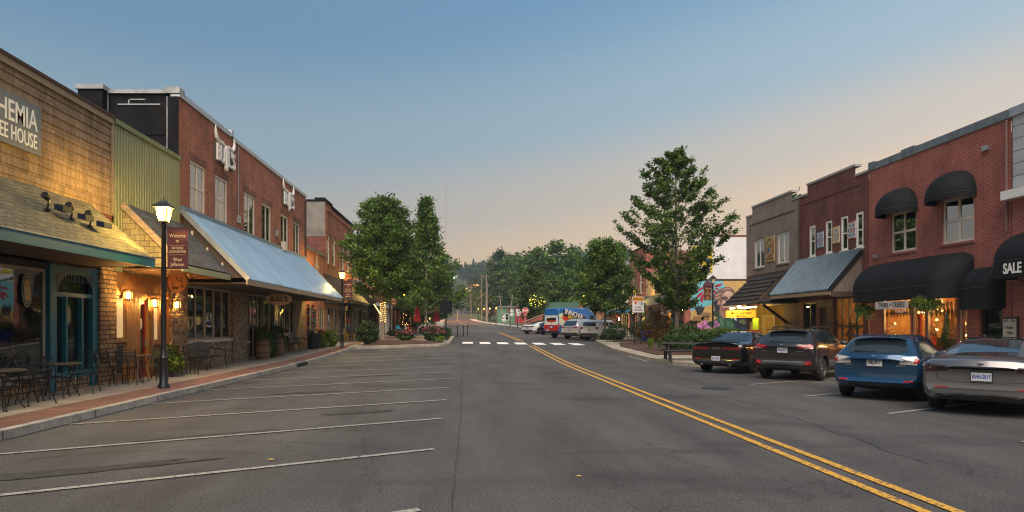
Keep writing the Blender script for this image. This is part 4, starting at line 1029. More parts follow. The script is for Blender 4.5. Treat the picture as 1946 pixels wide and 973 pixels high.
def dome_awning(parent, y0, y1, zt, zb, pr):
    mb = MB(); yc, r = (y0 + y1) / 2, (y1 - y0) / 2; v = .22
    def fn(a, b):
        th = pi * a; ph = pi / 2 * b        # round in plan, round in section
        rr = cos(ph); return (XR - pr * sin(th) * rr, yc - r * cos(th) * (rr ** .85), zb + v + (zt - zb - v) * sin(ph))
    mb.grid(fn, 28, 12); mb.grid(lambda a, b: (XR - pr * sin(pi * a), yc - r * cos(pi * a), zb + v * b), 28, 1)
    o = mb.build('window_awning', MT['canvas'], parent, smooth=True)
    k = MB(); k.tube([(XR - (pr + .006) * sin(pi * a / 28), yc - (r + .006) * cos(pi * a / 28), zb + v) for a in range(29)], .01, 5); k.build('seam', M('seam_grey'), o)
dome_awning(a2, 23.88, 25.95, 7.5, 6.36, .95); dome_awning(a2, 27.0, 29.05, 7.5, 6.36, .95)
for a, b, c, e in shop[:4]: window(a2, FR, a, b, c, e, .1, 1, 1, .06, .05, MT['fgrey'], MT['clear'])
dr = MB(); FR.box(dr, 22.75, 22.85, .15, 2.9, -.2, -.1); FR.box(dr, 23.65, 23.75, .15, 2.9, -.2, -.1); FR.box(dr, 22.85, 23.65, 2.6, 2.9, -.2, -.1); FR.box(dr, 22.85, 23.65, .15, .4, -.2, -.1); d = dr.build('door', MT['black'], a2)
k = MB(); FR.box(k, 22.85, 23.65, .4, 2.6, -.17, -.15); k.build('door_glass', MT['glass'], d)
k = MB(); FR.box(k, 23.58, 23.62, 1.0, 1.35, -.12, -.04); k.build('handle', MT['steel'], d)
# lit interior of the gift shop
i1 = MB(); i1.box(21.6, 21.7, 24.2, 29.6, .15, 3.2); i1.build('inner_wall', M('amber_wall', (.5, .28, .08), .8, var=.3), a2)
i1 = MB(); i1.box(18.8, 21.6, 24.2, 24.28, .15, 3.2); i1.box(18.8, 21.6, 29.5, 29.58, .15, 3.2); i1.build('inner_partition', M('amber_wall'), a2)
i1 = MB(); i1.box(18.76, 21.6, 24.2, 29.6, 3.2, 3.25); i1.build('inner_ceiling', M('amber_wall'), a2)
def valance(y0, y1):
    mb = MB(); n = int((y1 - y0) / .2)
    for k in range(n):
        y = y0 + (y1 - y0) * (k + .5) / n; w_ = (y1 - y0) / n / 2
        for z, m_ in ((2.5, 0), (2.22, 1)): mb.cur = m_; mb.prism([(y - w_ * .9, z), (y, z + .2), (y + w_ * .9, z), (y, z - .24)], FR, -.3 - .02 * m_, -.29 - .02 * m_)
    mb.build('diamond_valance', [M('valance_rust', (.3, .09, .03), .8), M('valance_dark', (.035, .018, .01), .8)], a2)
valance(24.35, 26.5); valance(27.45, 29.3)
for y, z in ((26.42, 2.3), (26.42, 1.9), (26.42, 1.5), (24.9, 2.25), (24.92, 1.75), (24.9, 1.3), (26.1, 2.25), (29.0, 1.75), (27.5, 2.2)):
    k = MB(); k.lathe([(.001, -.04), (.04, 0), (.001, .04)], 8, Matrix.Translation((18.85, y, z))); k.build('string_bulb', MT['bulb'], a2)
mb = MB()
for y in (28.0, 28.12, 28.25, 28.36): mb.box(19.6, 19.68, y, y + .07, 2.2, 2.26)
mb.build('ceiling_lamp', EM('warm_tube', (1, .8, .5), 25), a2)
def ware(name, parts, label=None):
    o = None
    for nm, mb_, m_ in parts:
        q = mb_.build(nm, m_, a2)
mb = MB()
for y0, y1, z0, z1 in ((24.5, 24.9, 1.4, 2.0), (25.2, 25.9, 1.7, 2.3), (26.0, 26.4, 1.2, 1.6), (27.2, 27.5, 1.5, 2.1), (29.2, 29.5, 1.2, 1.9)): mb.box(21.5, 21.56, y0, y1, z0, z1)
mb.build('wall_pictures', M('dark_frames', (.09, .045, .02), .6, var=.6, vscale=3), a2)
mb = MB()
for y in (24.6, 25.1, 25.7, 26.2, 28.0, 28.6, 29.2): mb.lathe([(.001, 0), (.09, 0), (.13, .15), (.06, .3), (.05, .4), (.001, .42)], 10, Matrix.Translation((20.7, y, 1.15)))
mb.box(20.4, 21.0, 24.3, 29.4, 1.08, 1.14); mb.box(20.4, 21.0, 24.3, 29.4, .15, 1.08); mb.build('display_counter', M('counter_dark', (.1, .05, .025), .5, var=.5, vscale=4), a2)
ware('x', [('display_cloth', MB().box(18.95, 19.6, 27.5, 29.2, .5, 1.25), M('red_cloth', (.42, .015, .01), .7)),
           ('display_cloth', MB().box(19.0, 19.8, 24.9, 26.3, .5, 1.15), M('linen', (.4, .33, .24), .8)),
           ('red_curtain', MB().box(18.95, 19.05, 27.55, 27.75, .5, 2.2), M('red_cloth')),
           ('painting', MB().box(21.5, 21.58, 27.6, 29.1, 1.1, 2.3), M('dusky_painting', (.2, .12, .05), .6, var=.7, vscale=2.5)),
           ('green_garment', MB().hexa([(18.9, 26.02, .9), (19.0, 26.02, .9), (19.0, 26.3, .9), (18.9, 26.3, .9), (18.92, 25.9, 2.15), (19.0, 25.9, 2.15), (19.0, 26.05, 2.15), (18.92, 26.05, 2.15)]), M('green_cloth', (.01, .12, .03), .8)),
           ('yellow_panel', MB().prism([(25.0, 1.3), (25.55, 1.3), (25.6, 1.9), (25.4, 2.35), (25.1, 2.4), (24.95, 2.0)], Face('x', 19.9, -1), 0, .03), M('yellow_glow', (.7, .42, .05), .6, emit=.5, ecol=(1, .5, .05)))])
mb = MB()
for a in frange(0, pi, pi / 3): mb.tube([(19.3 + .0 * t_, 24.9 + .55 * .5 + .28 * cos(q) * cos(a), 1.2 + (.75 * sin(q) if True else 0)) for q in frange(0, pi, pi / 10) for t_ in (0,)], .012, 5)
mb.build('wire_cloche', MT['gold'], a2)
lp = bpy.data.lights.new('shop_lamp', 'POINT'); lp.energy = 750; lp.color = (1, .56, .18); lp.shadow_soft_size = .25
lo = bpy.data.objects.new('shop_lamp', lp); COL.objects.link(lo); lo.location = (20.2, 25.6, 2.7); attach(lo, a2)
lo2 = lo.copy(); COL.objects.link(lo2); lo2.location = (20.2, 28.4, 2.7)

t = thing('shop_name_board', 'white hand lettered name board hanging under the long black awning', 'sign', (17.15, 26.6, 2.5)); FB = Face('x', 17.14, -1)
mb = MB(); FB.box(mb, 25.6, 27.6, 2.34, 2.64, -.02, .02); mb.build('board', M('board_white', (.5, .5, .5), .6), t)
mb = MB(); text(mb, 'TWIN', .29, FB.mx(27.08, 2.49, .023), .003, .004, xs=.85); text(mb, 'W', .15, FB.mx(26.62, 2.49, .023), .003, .0); text(mb, 'CREEKS', .29, FB.mx(26.13, 2.49, .023), .003, .004, xs=.75); mb.build('lettering', MT['black'], t)
mb = MB(); mb.bar((17.14, 25.8, 2.7), (17.14, 25.8, 2.64), .02); mb.bar((17.14, 27.4, 2.7), (17.14, 27.4, 2.64), .02); mb.build('hanger', MT['black'], t)
t = thing('framed_poster', 'framed white poster with scroll ornament beside the black shop door', 'poster', FR(22.5, 1.6, .05))
mb = MB(); FR.box(mb, 22.05, 22.7, 1.08, 1.95, .0, .05); mb.build('frame', MT['black'], t)
mb = MB(); FR.box(mb, 22.1, 22.65, 1.13, 1.9, .05, .056); mb.build('sheet', M('poster_cream', (.5, .48, .42), .6), t)
mb = MB()
for sx in (-1, 1):
    for sz in (-1, 1):
        mb.tube([FR(22.375 + sx * (.22 - .1 * q + .03 * sin(6 * q)), 1.515 + sz * (.34 - .06 * sin(5 * q)), .06) for q in frange(0, 1.6, .2)], .012, 5)
text(mb, 'Hello', .16, FR.mx(22.375, 1.6, .058), .002, .004); text(mb, 'Gifts', .14, FR.mx(22.375, 1.42, .058), .002, .004)
mb.build('ornament', MT['black'], t)

# ---- dark brick building with quilt squares and a ribbed lean-to
a3 = thing('quilt_building', 'dark red brick building with stepped parapet, four narrow white windows and ribbed canopy', 'building', (XR, 33.5, 0))
Y0, Y1 = 30.3, 36.68
uw = [(30.72, 31.3), (31.95, 32.55), (33.35, 33.95), (34.95, 35.55)]
fr = [(30.75, 33.2, .2, 3.05), (33.4, 34.5, .2, 2.6), (34.9, 36.2, .4, 2.9)]
mb = MB(); FR.wall(mb, Y0, Y1, .0, 8.75, [(a, b, 5.35, 7.0) for a, b in uw] + fr, .22)
FR.wall(mb, Y0 + 1.05, Y1 - .9, 8.75, 9.25); mb.build('wall', MT['brick_dark'], a3)
for a, b in uw: window(a3, FR, a, b, 5.35, 7.0, .08, 1, 2, .1, .06, MT['white'], MT['upglass'], MT['white'])
mb = MB(); FR.box(mb, Y0, Y0 + 1.05, 8.75, 8.85, -.3, .05); FR.box(mb, Y1 - .9, Y1, 8.75, 8.85, -.3, .05); FR.box(mb, Y0 + 1.03, Y1 - .88, 9.25, 9.36, -.3, .05); mb.build('coping', M('pale_coping', (.3, .3, .3), .6), a3)
mb = MB(); FR.box(mb, Y0 + .6, Y1 - .5, 8.3, 8.38, 0, .04); mb.build('brick_course', MT['brick_dark'], a3)
shell(a3, XR, 31, Y0, Y1, 0, 8.8, MT['brick_dark'], MT['brick_dark'])
c3r = slope_frame(XR - .03, 5.22, 16.95, 3.32)
ribs(lambda u, v, d: c3r(u, v, d), 30.75, 36.9, 0, 1, .3, .12).build('canopy_roof', M('dark_ribbed_metal', (.13, .18, .22), .35, .7, var=.2), a3)
for y in (30.75, 36.9): MB().bar((XR, y, 5.2), (16.92, y, 3.3), .05, .2).build('rake_trim', MT['black'], a3)
mb = MB(); FR.box(mb, 30.7, 36.9, 5.18, 5.3, 0, .1); mb.build('ridge_flashing', MT['steel'], a3)
mb = MB(); mb.box(16.95, 17.0, 30.75, 36.9, 3.12, 3.28); mb.build('fascia', MT['woodpale'], a3)
mb = MB(); mb.poly([(XR - .02, 30.8, 5.05), (17.0, 30.8, 3.25), (XR - .02, 30.8, 3.25)]); mb.build('gable_boards', MT['greywood'], a3)
mb = MB(); mb.box(16.98, XR, 30.78, 30.84, 3.02, 3.24); mb.build('gable_trim', MT['soffit'], a3)
mb = MB(); mb.box(17.0, XR - .02, 30.8, 36.85, 3.2, 3.24); mb.build('soffit', MT['soffit'], a3)
window(a3, FR, 30.75, 33.2, .2, 3.05, .12, 4, 2, .08, .09, MT['black'], MT['clear'])
window(a3, FR, 34.9, 36.2, .4, 2.9, .12, 2, 1, .08, .08, MT['black'], MT['glass'])
dr = MB(); FR.box(dr, 33.4, 34.5, .2, 2.6, -.16, -.1); dr.build('door', M('dark_wood'), a3)
mb = MB(); FR.box(mb, 33.25, 34.7, 2.6, 3.0, .02, .06); mb.build('sign_panel', M('weathered_sign', (.16, .13, .11), .7, var=.5, vscale=6), a3)
mb = MB(); mb.box(21.2, 21.25, 30.5, 33.3, .2, 3.1); mb.box(18.75, 21.2, 33.3, 33.35, .2, 3.1); mb.build('inner_wall', M('amber_wall'), a3)
mb = MB(); mb.lathe([(.001, 2.42), (.07, 2.4), (.1, 2.3), (.001, 2.3)], 12, Matrix.Translation((18.95, 31.75, 0))); mb.build('pendant_lamp', MT['bulb'], a3)
mb = MB()
for k in range(6): a = k * pi / 3; mb.lathe([(.001, -.1), (.08, 0), (.001, .1)], 8, Matrix.Translation((18.72, 31.95 + .1 * cos(a), 1.6 + .22 * sin(a))))
mb.build('window_ornament', MT['gold'], a3)
lo3 = lo.copy(); lo3.data = lp.copy(); lo3.data.energy = 200; COL.objects.link(lo3); lo3.parent = None; lo3.matrix_parent_inverse = Matrix(); lo3.location = (19.8, 31.8, 2.6); attach(lo3, a3)
# quilt squares
def quilt(yc, zc, cols, seed, label):
    t = thing('quilt_square', label, 'painted panel', FR(yc, zc, 0), 'painted quilt squares between the upper windows')
    s_ = .31
    mb = MB(); FR.box(mb, yc - s_, yc + s_, zc - .42, zc + .42, .0, .03); mb.build('panel', M('quilt_white', (.6, .58, .55), .6), t)
    for i, c in enumerate(cols):
        mb = MB(); r0, r1 = [(.0, .2), (.16, .3), (.26, .4)][i]
        for k in range(8):
            a = 2 * pi * k / 8 + (pi / 8 if i == 1 else 0); q = .75
            mb.prism([(yc + q * r0 * cos(a) * .95, zc + r0 * sin(a)), (yc + q * (r0 + r1) / 2 * cos(a + .25), zc + (r0 + r1) / 2 * sin(a + .25)), (yc + q * r1 * cos(a), zc + r1 * sin(a)), (yc + q * (r0 + r1) / 2 * cos(a - .25), zc + (r0 + r1) / 2 * sin(a - .25))], FR, .031 + .002 * i, .033 + .002 * i)
        mb.build('star_pattern', M('quilt_%s_%d' % (seed, i), c, .6), t)
    mb = MB()
    for a, b, c, e in ((-s_, s_, .38, .42), (-s_, s_, -.42, -.38), (-s_, -s_ + .04, -.38, .38), (s_ - .04, s_, -.38, .38)): FR.box(mb, yc + a, yc + b, zc + c, zc + e, .03, .036)
    mb.build('border', M('quilt_%s_0' % seed), t)
quilt(34.45, 6.15, [(.03, .16, .45), (.4, .04, .03), (.04, .2, .5)], 'blue', 'blue and red star quilt square farthest along the dark brick wall')
quilt(32.95, 6.2, [(.5, .28, .02), (.05, .15, .3), (.55, .3, .03)], 'yellow', 'yellow star quilt square between two narrow white windows')
quilt(31.62, 6.25, [(.4, .03, .03), (.02, .25, .18), (.05, .1, .35)], 'red', 'red and green pinwheel quilt square nearest the rose brick building')

# ---- taupe building with a shake lean-to and yellow-lit porch
a4 = thing('taupe_building', 'taupe painted brick building with two white windows over a dark shake canopy', 'building', (XR, 40, 0))
Y0, Y1 = 36.7, 43.6
uw = [(37.8, 39.3), (41.0, 42.4)]
fr = [(38.5, 42.9, .2, 2.85)]
mb = MB(); FR.wall(mb, Y0, Y1, 4.9, 8.75, [(a, b, 5.3, 7.15) for a, b in uw], .22); FR.wall(mb, Y0 + .75, Y1 - .9, 8.75, 9.25); mb.build('wall', MT['brick_taupe'], a4)
mb = MB(); FR.wall(mb, Y0, Y1, .2, 4.9, fr, .3); mb.build('lower_wall', MT['brick_brown'], a4)
for a, b in uw: window(a4, FR, a, b, 5.3, 7.15, .14, 2, 1, .13, .07, MT['white'], MT['upglass'], MT['brick_taupe'])
mb = MB(); FR.box(mb, Y0, Y0 + .75, 8.75, 8.86, -.3, .05); FR.box(mb, Y1 - .9, Y1, 8.75, 8.86, -.3, .05); FR.box(mb, Y0 + .73, Y1 - .88, 9.25, 9.37, -.3, .05); mb.build('coping', M('pale_coping'), a4)
mb = MB(); FR.box(mb, Y0 + .5, Y1 - .6, 8.15, 8.2, 0, .03); FR.box(mb, Y1 - .65, Y1 - .6, 7.6, 8.15, 0, .03); mb.build('brick_course', MT['brick_brown'], a4)
shell(a4, XR, 31, Y0, Y1, 0, 8.8, MT['brick_brown'], MT['brick_taupe'])
c4 = slope_frame(XR - .03, 4.75, 16.6, 2.92)
mb = MB()
for k in range(7):      # thick overlapping shake courses
    a, b = k / 7, (k + 1) / 7 + .03
    n_ = 26; V = []
    for i in range(n_ + 1):
        u = 38.2 + 4.5 * i / n_; j = random.uniform(0, .03)
        V += [c4(u, a, .02), c4(u, b + random.uniform(-.012, .02), .075 + j)]
    mb.add(V, [(2 * i, 2 * i + 2, 2 * i + 3, 2 * i + 1) for i in range(n_)])
    mb.add([c4(38.2, a, .02), c4(38.2, b, .09), c4(38.2, b, -.02), c4(38.2, a, -.02)], [(0, 1, 2, 3)])
mb.build('shake_roof', MT['shake_dark'], a4)
mb = MB(); mb.grid(lambda a, b: c4(38.2 + 4.5 * a, b, -.03), 1, 1); mb.poly([(XR, 38.2, 4.7), (16.65, 38.2, 2.9), (XR, 38.2, 2.9)]); mb.build('roof_deck', MT['soffit'], a4)
mb = MB(); mb.grid(lambda a, b: (XR - .1 - 1.6 * b, 36.75 + 1.44 * a, 3.5 - .5 * b), 4, 2); mb.box(XR - 1.7, XR, 36.75, 38.19, 2.9, 2.97); mb.build('side_eave', MT['shake_dark'], a4)
mb = MB(); mb.bar((XR - .02, 38.0, 1.8), (17.1, 38.0, 2.85), .14); mb.build('timber_brace', MT['black'], a4)
mb = MB(); mb.bar((XR - .02, 42.5, 1.9), (17.2, 42.5, 2.8), .14); mb.build('timber_brace', MT['black'], a4)
mb = MB(); mb.box(20.6, 20.7, 38.4, 43.0, .2, 3.0); mb.box(18.6, 20.6, 42.95, 43.0, .2, 3.0); mb.box(18.6, 20.6, 38.4, 38.46, .2, 3.0); mb.build('porch_boards', BRICK('plank_boards', (.46, .33, .12), (.38, .27, .1), (.12, .08, .03), .16, 4., .008, .3, rough=.7, bmp=.3, offset=.0), a4)
mb = MB(); mb.box(18.6, 20.6, 38.4, 43.0, 2.95, 3.0); mb.build('porch_ceiling', M('yellow_boards', (.46, .33, .12), .7), a4)
mb = MB(); FR.box(mb, 42.3, 42.9, .2, 2.9, -.1, .06); mb.build('yellow_post', M('yellow_boards'), a4)
d = MB(); d.box(19.35, 19.95, 42.88, 42.94, .2, 2.2); d = d.build('door', M('yellow_door', (.5, .36, .14), .6), a4)
k = MB(); k.box(19.25, 19.35, 42.86, 42.95, .2, 2.3); k.box(19.95, 20.05, 42.86, 42.95, .2, 2.3); k.box(19.35, 19.95, 42.86, 42.95, 2.2, 2.3); k.build('door_frame', MT['cream'], d)
for y0, y1 in ((38.8, 41.0), (42.0, 42.6)):
    k = MB(); k.box(17.0, 17.08, y0, y1, 2.72, 2.77); k.build('tube_lamp', MT['tube'], a4)
k = MB(); k.lathe([(.001, .07), (.1, .05), (.12, 0), (.1, -.04), (.001, -.06)], 14, Matrix.Translation((17.2, 41.6, 2.82))); k.build('ceiling_lamp', MT['bulb'], a4)
lo4 = lo.copy(); lo4.data = lp.copy(); lo4.data.energy = 85; lo4.data.color = (1, .72, .16); COL.objects.link(lo4); lo4.parent = None; lo4.matrix_parent_inverse = Matrix(); lo4.location = (18.0, 40.6, 2.6); attach(lo4, a4)
t = thing('porch_sign', 'long yellow board sign hanging in the lit porch under the shakes', 'sign', (17.3, 42.6, 2.4)); FB = Face('y', 42.0, -1)
mb = MB(); FB.box(mb, 16.5, 18.4, 2.15, 2.6, -.02, .02); mb.build('board', M('sign_yellow', (.55, .4, .08), .6), t)
mb = MB(); text(mb, 'BOONDOCKS', .2, FB.mx(17.5, 2.42, .024), .002, .006); text(mb, 'BREWING', .13, FB.mx(17.5, 2.24, .024), .002, .004); mb.build('lettering', MT['tar'], t)
t = thing('menu_stand', 'red menu cabinet with a lime panel above it in the yellow porch', 'menu board', (18.0, 41.2, .2)); FB = Face('y', 40.9, -1)
mb = MB(); FB.box(mb, 17.55, 18.25, .25, 1.35, -.3, 0); mb.build('cabinet', M('cabinet_red', (.25, .05, .025), .5), t)
mb = MB(); FB.box(mb, 17.62, 18.18, .35, 1.25, .0, .02); mb.build('menu_sheet', MT['cream'], t)
mb = MB(); FB.box(mb, 17.75, 18.1, 1.4, 2.1, -.02, .02); mb.build('lime_panel', M('lime_panel', (.35, .5, .03), .5, emit=.25), t)
t = thing('round_emblem_sign', 'tan square sign with round painted emblem between the taupe building windows', 'sign', FR(40.1, 6.3, 0))
mb = MB(); FR.box(mb, 39.55, 40.7, 5.55, 7.1, 0, .04); mb.build('board', M('sign_tan', (.48, .34, .14), .6), t)
mb = MB(); mb.tube([FR(40.12 + .46 * cos(2 * pi * k / 28), 6.42 + .52 * sin(2 * pi * k / 28), .045) for k in range(28)], .03, 5, closed=True); text(mb, 'RESTAURANT', .19, FR.mx(40.12, 5.72, .043), .003, .006, xs=.85); text(mb, 'B&B', .3, FR.mx(40.0, 6.5, .043), .003, .0); mb.build('lettering', M('sign_maroon', (.2, .05, .04), .6), t)
mb = MB(); mb.prism([(40.3 + .16 * cos(2 * pi * k / 14), 6.25 + .22 * sin(2 * pi * k / 14)) for k in range(14)], FR, .042, .048); mb.build('emblem', M('sign_blue', (.06, .16, .3), .6), t)

# ---- white-walled building with the mural
a5 = thing('mural_building', 'building with a white painted upper side wall, timber porch and green awning', 'building', (XR, 61, 0))
Y0, Y1 = 54.5, 68
FM = Face('y', Y0, -1)
mb = MB(); mb.box(XR, 33, Y0, Y0 + .25, .3, 9.0); mb.build('side_wall', MT['brick_white'], a5)
mb = MB(); mb.box(XR - .05, 33, Y0 - .04, Y0 + .28, 9.0, 9.12); mb.build('coping', MT['brick_dark'], a5)
mb = MB(); FR.wall(mb, Y0 + .25, Y1, .3, 7.0, [(56, 60, .5, 3.2), (61, 62.4, .5, 3.2), (63, 67, .6, 3.2), (57, 59, 4.6, 6.2), (63, 65, 4.6, 6.2)], .2); mb.build('wall', M('tan_front', (.35, .26, .18), .8), a5)
for a, b, c, e in ((56, 60, .5, 3.2), (61, 62.4, .5, 3.2), (63, 67, .6, 3.2), (57, 59, 4.6, 6.2), (63, 65, 4.6, 6.2)): window(a5, FR, a, b, c, e, .1, 3, 1, .08, .07, MT['greywood'], MT['glass'])
shell(a5, XR, 33, Y0 + .26, Y1, .3, 7.0, MT['stucco'], MT['brick_rose'])
mb = MB(); mb.box(XR - .5, XR - .02, Y0 - .02, Y0 + .3, .3, 5.6); mb.build('brick_pier', MT['brick_rose'], a5)
for y in (55.0, 58.5, 62, 65.5):
    mb = MB(); mb.box(16.2, 16.45, y, y + .25, .3, 3.3); mb.bar((16.32, y + .12, 2.2), (17.2, y + .12, 3.2), .15); mb.build('timber_post', MT['greywood'], a5)
mb = MB(); mb.grid(lambda a, b: (XR - .1 - 2.5 * b, 55 + 12.5 * a, 4.6 - 1.2 * b), 6, 3); mb.build('porch_roof', M('dark_roof', (.02, .025, .03), .7), a5)
mb = MB(); mb.box(15.9, 16.0, 59, 66, 3.15, 3.65); mb.build('green_fascia', M('awning_green', (.012, .1, .04), .6), a5)
k = MB(); k.lathe([(.001, .09), (.12, .06), (.14, 0), (.001, -.03)], 12, Matrix.Translation((17.6, 59.5, 3.0))); k.build('ceiling_lamp', MT['bulb'], a5)

# ---- the painted wall: flat colours on the brick
mu = thing('mural', 'large painted mural of a woman among flowers on the side wall', 'mural', (20.5, Y0, 3))
def MUP(pts): return [((1300 + a / 7.485 - 888) * (Y0 - .06) / 1250, 1.7 + (617 - (520 + b / 7.485)) * (Y0 - .06) / 1250) for a, b in pts]
_ml = [0]
def mpaint(name, col, *polys):
    mb = MB(); d = .02 + .0025 * _ml[0]; _ml[0] += 1
    for pl in polys: mb.prism(MUP(pl), FM, d - .0015, d)
    mb.build(name, M('mural_%d' % _ml[0], col, .75, var=.16, vscale=5), mu)
def mell(cx, cy, rx, ry, rot=0., n=18, j=0., sd=1):
    r_ = random.Random(sd); out = []
    for k in range(n):
        a = 2 * pi * k / n; q = 1 + r_.uniform(-j, j); x, y = rx * q * cos(a), ry * q * sin(a)
        out.append((cx + x * cos(rot) - y * sin(rot), cy + x * sin(rot) + y * cos(rot)))
    return out
mpaint('sky_paint', (.14, .42, .5), [(100, 100), (548, 100), (600, 210), (430, 430), (310, 470), (100, 535)])
mpaint('ochre_paint', (.5, .32, .11), [(548, 100), (1000, 100), (1000, 930), (96, 930), (96, 535), (310, 470), (430, 430), (600, 210)])
mpaint('border', (.012, .012, .014), [(190, 76), (1000, 76), (1000, 102), (190, 102)], [(96, 54), (190, 54), (190, 80), (96, 76)])
mpaint('earth_paint', (.36, .15, .06), [(96, 740), (170, 720), (230, 940), (96, 960)], [(520, 800), (760, 800), (760, 930), (500, 930)])
mpaint('dark_blue', (.012, .02, .045), [(420, 400), (480, 370), (520, 470), (500, 540), (440, 520)], mell(790, 720, 120, 170, 0, 20, .15, 3))
mpaint('dark_leaf', (.02, .045, .025), mell(470, 570, 60, 45, .4, 16, .1, 2), mell(700, 820, 120, 60, 0, 16, .2, 5), [(120, 910), (150, 730), (200, 910)], mell(390, 720, 70, 45, 0))
mpaint('petal', (.32, .015, .04), [(290, 205), (250, 190), (195, 235), (215, 250)], [(285, 240), (215, 280), (165, 345), (175, 365), (245, 310)], [(290, 270), (240, 320), (232, 370), (262, 425), (285, 330)], [(430, 170), (500, 145), (555, 135), (520, 175), (450, 195)], [(430, 200), (480, 205), (505, 235), (495, 245)], [(420, 225), (480, 262), (470, 285), (420, 270)])
mpaint('flower_cone', (.07, .02, .035), mell(335, 185, 68, 78, 0, 22, .08, 4))
mpaint('cone_highlight', (.2, .07, .09), mell(320, 165, 10, 8), mell(345, 150, 9, 7), mell(350, 190, 10, 8), mell(315, 205, 9, 8), mell(370, 215, 9, 8), mell(295, 185, 7, 6))
mpaint('thistle', (.02, .025, .035), [(150, 470), (165, 430), (185, 480), (205, 440), (225, 475), (260, 430), (262, 480), (300, 470), (280, 520), (270, 545), (225, 565), (185, 555), (165, 520)], [(180, 560), (270, 550), (250, 590), (185, 585)])
mpaint('umbel', (.25, .14, .055), mell(310, 575, 75, 26, 0, 20, .15, 6), mell(200, 640, 90, 38, 0, 20, .15, 7), mell(300, 640, 60, 30, 0, 16, .15, 8))
mpaint('umbel_shade', (.06, .035, .02), mell(320, 612, 60, 12, 0, 14, .2, 9), mell(190, 682, 60, 12, 0, 14, .2, 1))
mpaint('neck', (.3, .16, .11), [(510, 430), (600, 430), (610, 600), (590, 640), (540, 640), (505, 590)])
mpaint('face', (.47, .31, .24), [(520, 330), (560, 260), (620, 232), (690, 250), (715, 310), (720, 400), (690, 470), (660, 530), (600, 550), (550, 520), (515, 450)])
mpaint('face_shade', (.2, .1, .085), [(515, 340), (560, 330), (530, 430), (560, 520), (600, 550), (545, 530), (510, 450)], [(560, 470), (600, 500), (650, 520), (600, 548), (560, 520)], mell(640, 395, 16, 40, .1))
mpaint('cheek', (.55, .38, .3), mell(575, 420, 28, 42, .2)); mpaint('forehead', (.55, .38, .3), mell(625, 280, 50, 28, 0))
mpaint('eye_socket', (.09, .045, .06), mell(578, 355, 42, 26, .1), mell(682, 350, 30, 22, -.1))
mpaint('eye', (.42, .33, .32), mell(580, 362, 18, 7), mell(684, 358, 14, 6))
mpaint('pupil', (.015, .012, .015), mell(580, 361, 8, 7), mell(684, 357, 7, 6), [(540, 335), (580, 322), (622, 336), (620, 345), (580, 334), (545, 345)])
mpaint('lips', (.26, .09, .08), [(570, 492), (610, 482), (650, 494), (640, 508), (605, 512), (580, 506)])
mpaint('hair', (.16, .085, .08), [(420, 300), (470, 265), (510, 220), (570, 195), (640, 190), (700, 225), (728, 290), (720, 330), (690, 265), (640, 238), (590, 250), (550, 290), (535, 350), (500, 390), (460, 385), (420, 350)])
mpaint('hair_light', (.38, .25, .2), [(520, 235), (580, 208), (640, 204), (690, 238), (640, 222), (585, 228)], [(440, 310), (520, 270), (530, 285), (450, 330)], [(440, 350), (510, 320), (520, 335), (460, 368)])
mpaint('ear', (.42, .25, .19), mell(488, 420, 16, 32, .1))
mpaint('shirt', (.025, .09, .045), [(415, 680), (470, 620), (520, 595), (560, 650), (620, 590), (680, 640), (720, 720), (725, 800), (500, 800), (440, 760)])
mpaint('shirt_light', (.07, .2, .1), [(500, 640), (530, 630), (560, 700), (545, 790), (520, 700)], [(620, 640), (640, 700), (630, 780), (610, 720)], [(660, 680), (690, 720), (680, 790), (660, 750)])
mpaint('pink_petal', (.42, .14, .36), mell(225, 750, 45, 42, .3), mell(295, 705, 38, 46, .2), mell(335, 780, 42, 46, -.4), mell(250, 828, 40, 38, 0), mell(452, 692, 22, 24), mell(485, 730, 28, 22), mell(430, 755, 22, 30))
mpaint('pink_light', (.6, .3, .52), mell(220, 745, 26, 14, .3), mell(298, 695, 12, 26, .2), mell(345, 775, 18, 26, -.4), mell(250, 835, 22, 14))
mpaint('pink_heart', (.1, .02, .08), mell(270, 775, 12, 14), mell(460, 722, 7, 8))
mpaint('pale_petal', (.45, .55, .58), [(630, 560), (655, 540), (690, 590), (670, 620)], [(700, 560), (730, 570), (735, 620), (700, 610)], [(640, 590), (680, 620), (690, 650), (650, 630)], [(700, 630), (740, 625), (748, 675), (715, 660)])
mpaint('pale_heart', (.35, .12, .03), mell(690, 618, 14, 18))
mpaint('blue_berry', (.03, .05, .12), mell(770, 600, 35, 38, 0), mell(835, 785, 28, 26, 0))
mpaint('olive_leaf', (.1, .12, .05), mell(830, 690, 55, 35, .2, 16, .15, 3), mell(780, 570, 60, 20, .2, 14, .2, 4))
# ---- banner-like sign on the white wall
t = thing('wall_banner', 'yellow and white painted sign high on the white side wall behind tree', 'sign', (20, Y0, 7))
mb = MB(); FM.box(mb, 18.55, 20.3, 6.0, 8.2, .0, .05); mb.build('board', M('banner_yellow', (.6, .42, .02), .6), t)
mb = MB(); mb.prism([(18.75 + q * .8, 6.2 + .16 * sin(q * 3.4)) for q in frange(0, 1.7, .1)] + [(18.75 + q * .8, 6.65 + .16 * sin(q * 3.4)) for q in frange(1.7, 0, .1)], FM, .055, .06); mb.build('wave_band', M('banner_pale', (.6, .65, .65), .6), t)
mb = MB(); FM.box(mb, 19.7, 20.2, 6.85, 7.2, .055, .06); mb.prism([(18.8, 7.2), (19.5, 7.2), (19.4, 8.0), (18.9, 8.0)], FM, .055, .06); mb.build('motif', M('banner_blue', (.03, .08, .25), .6), t)

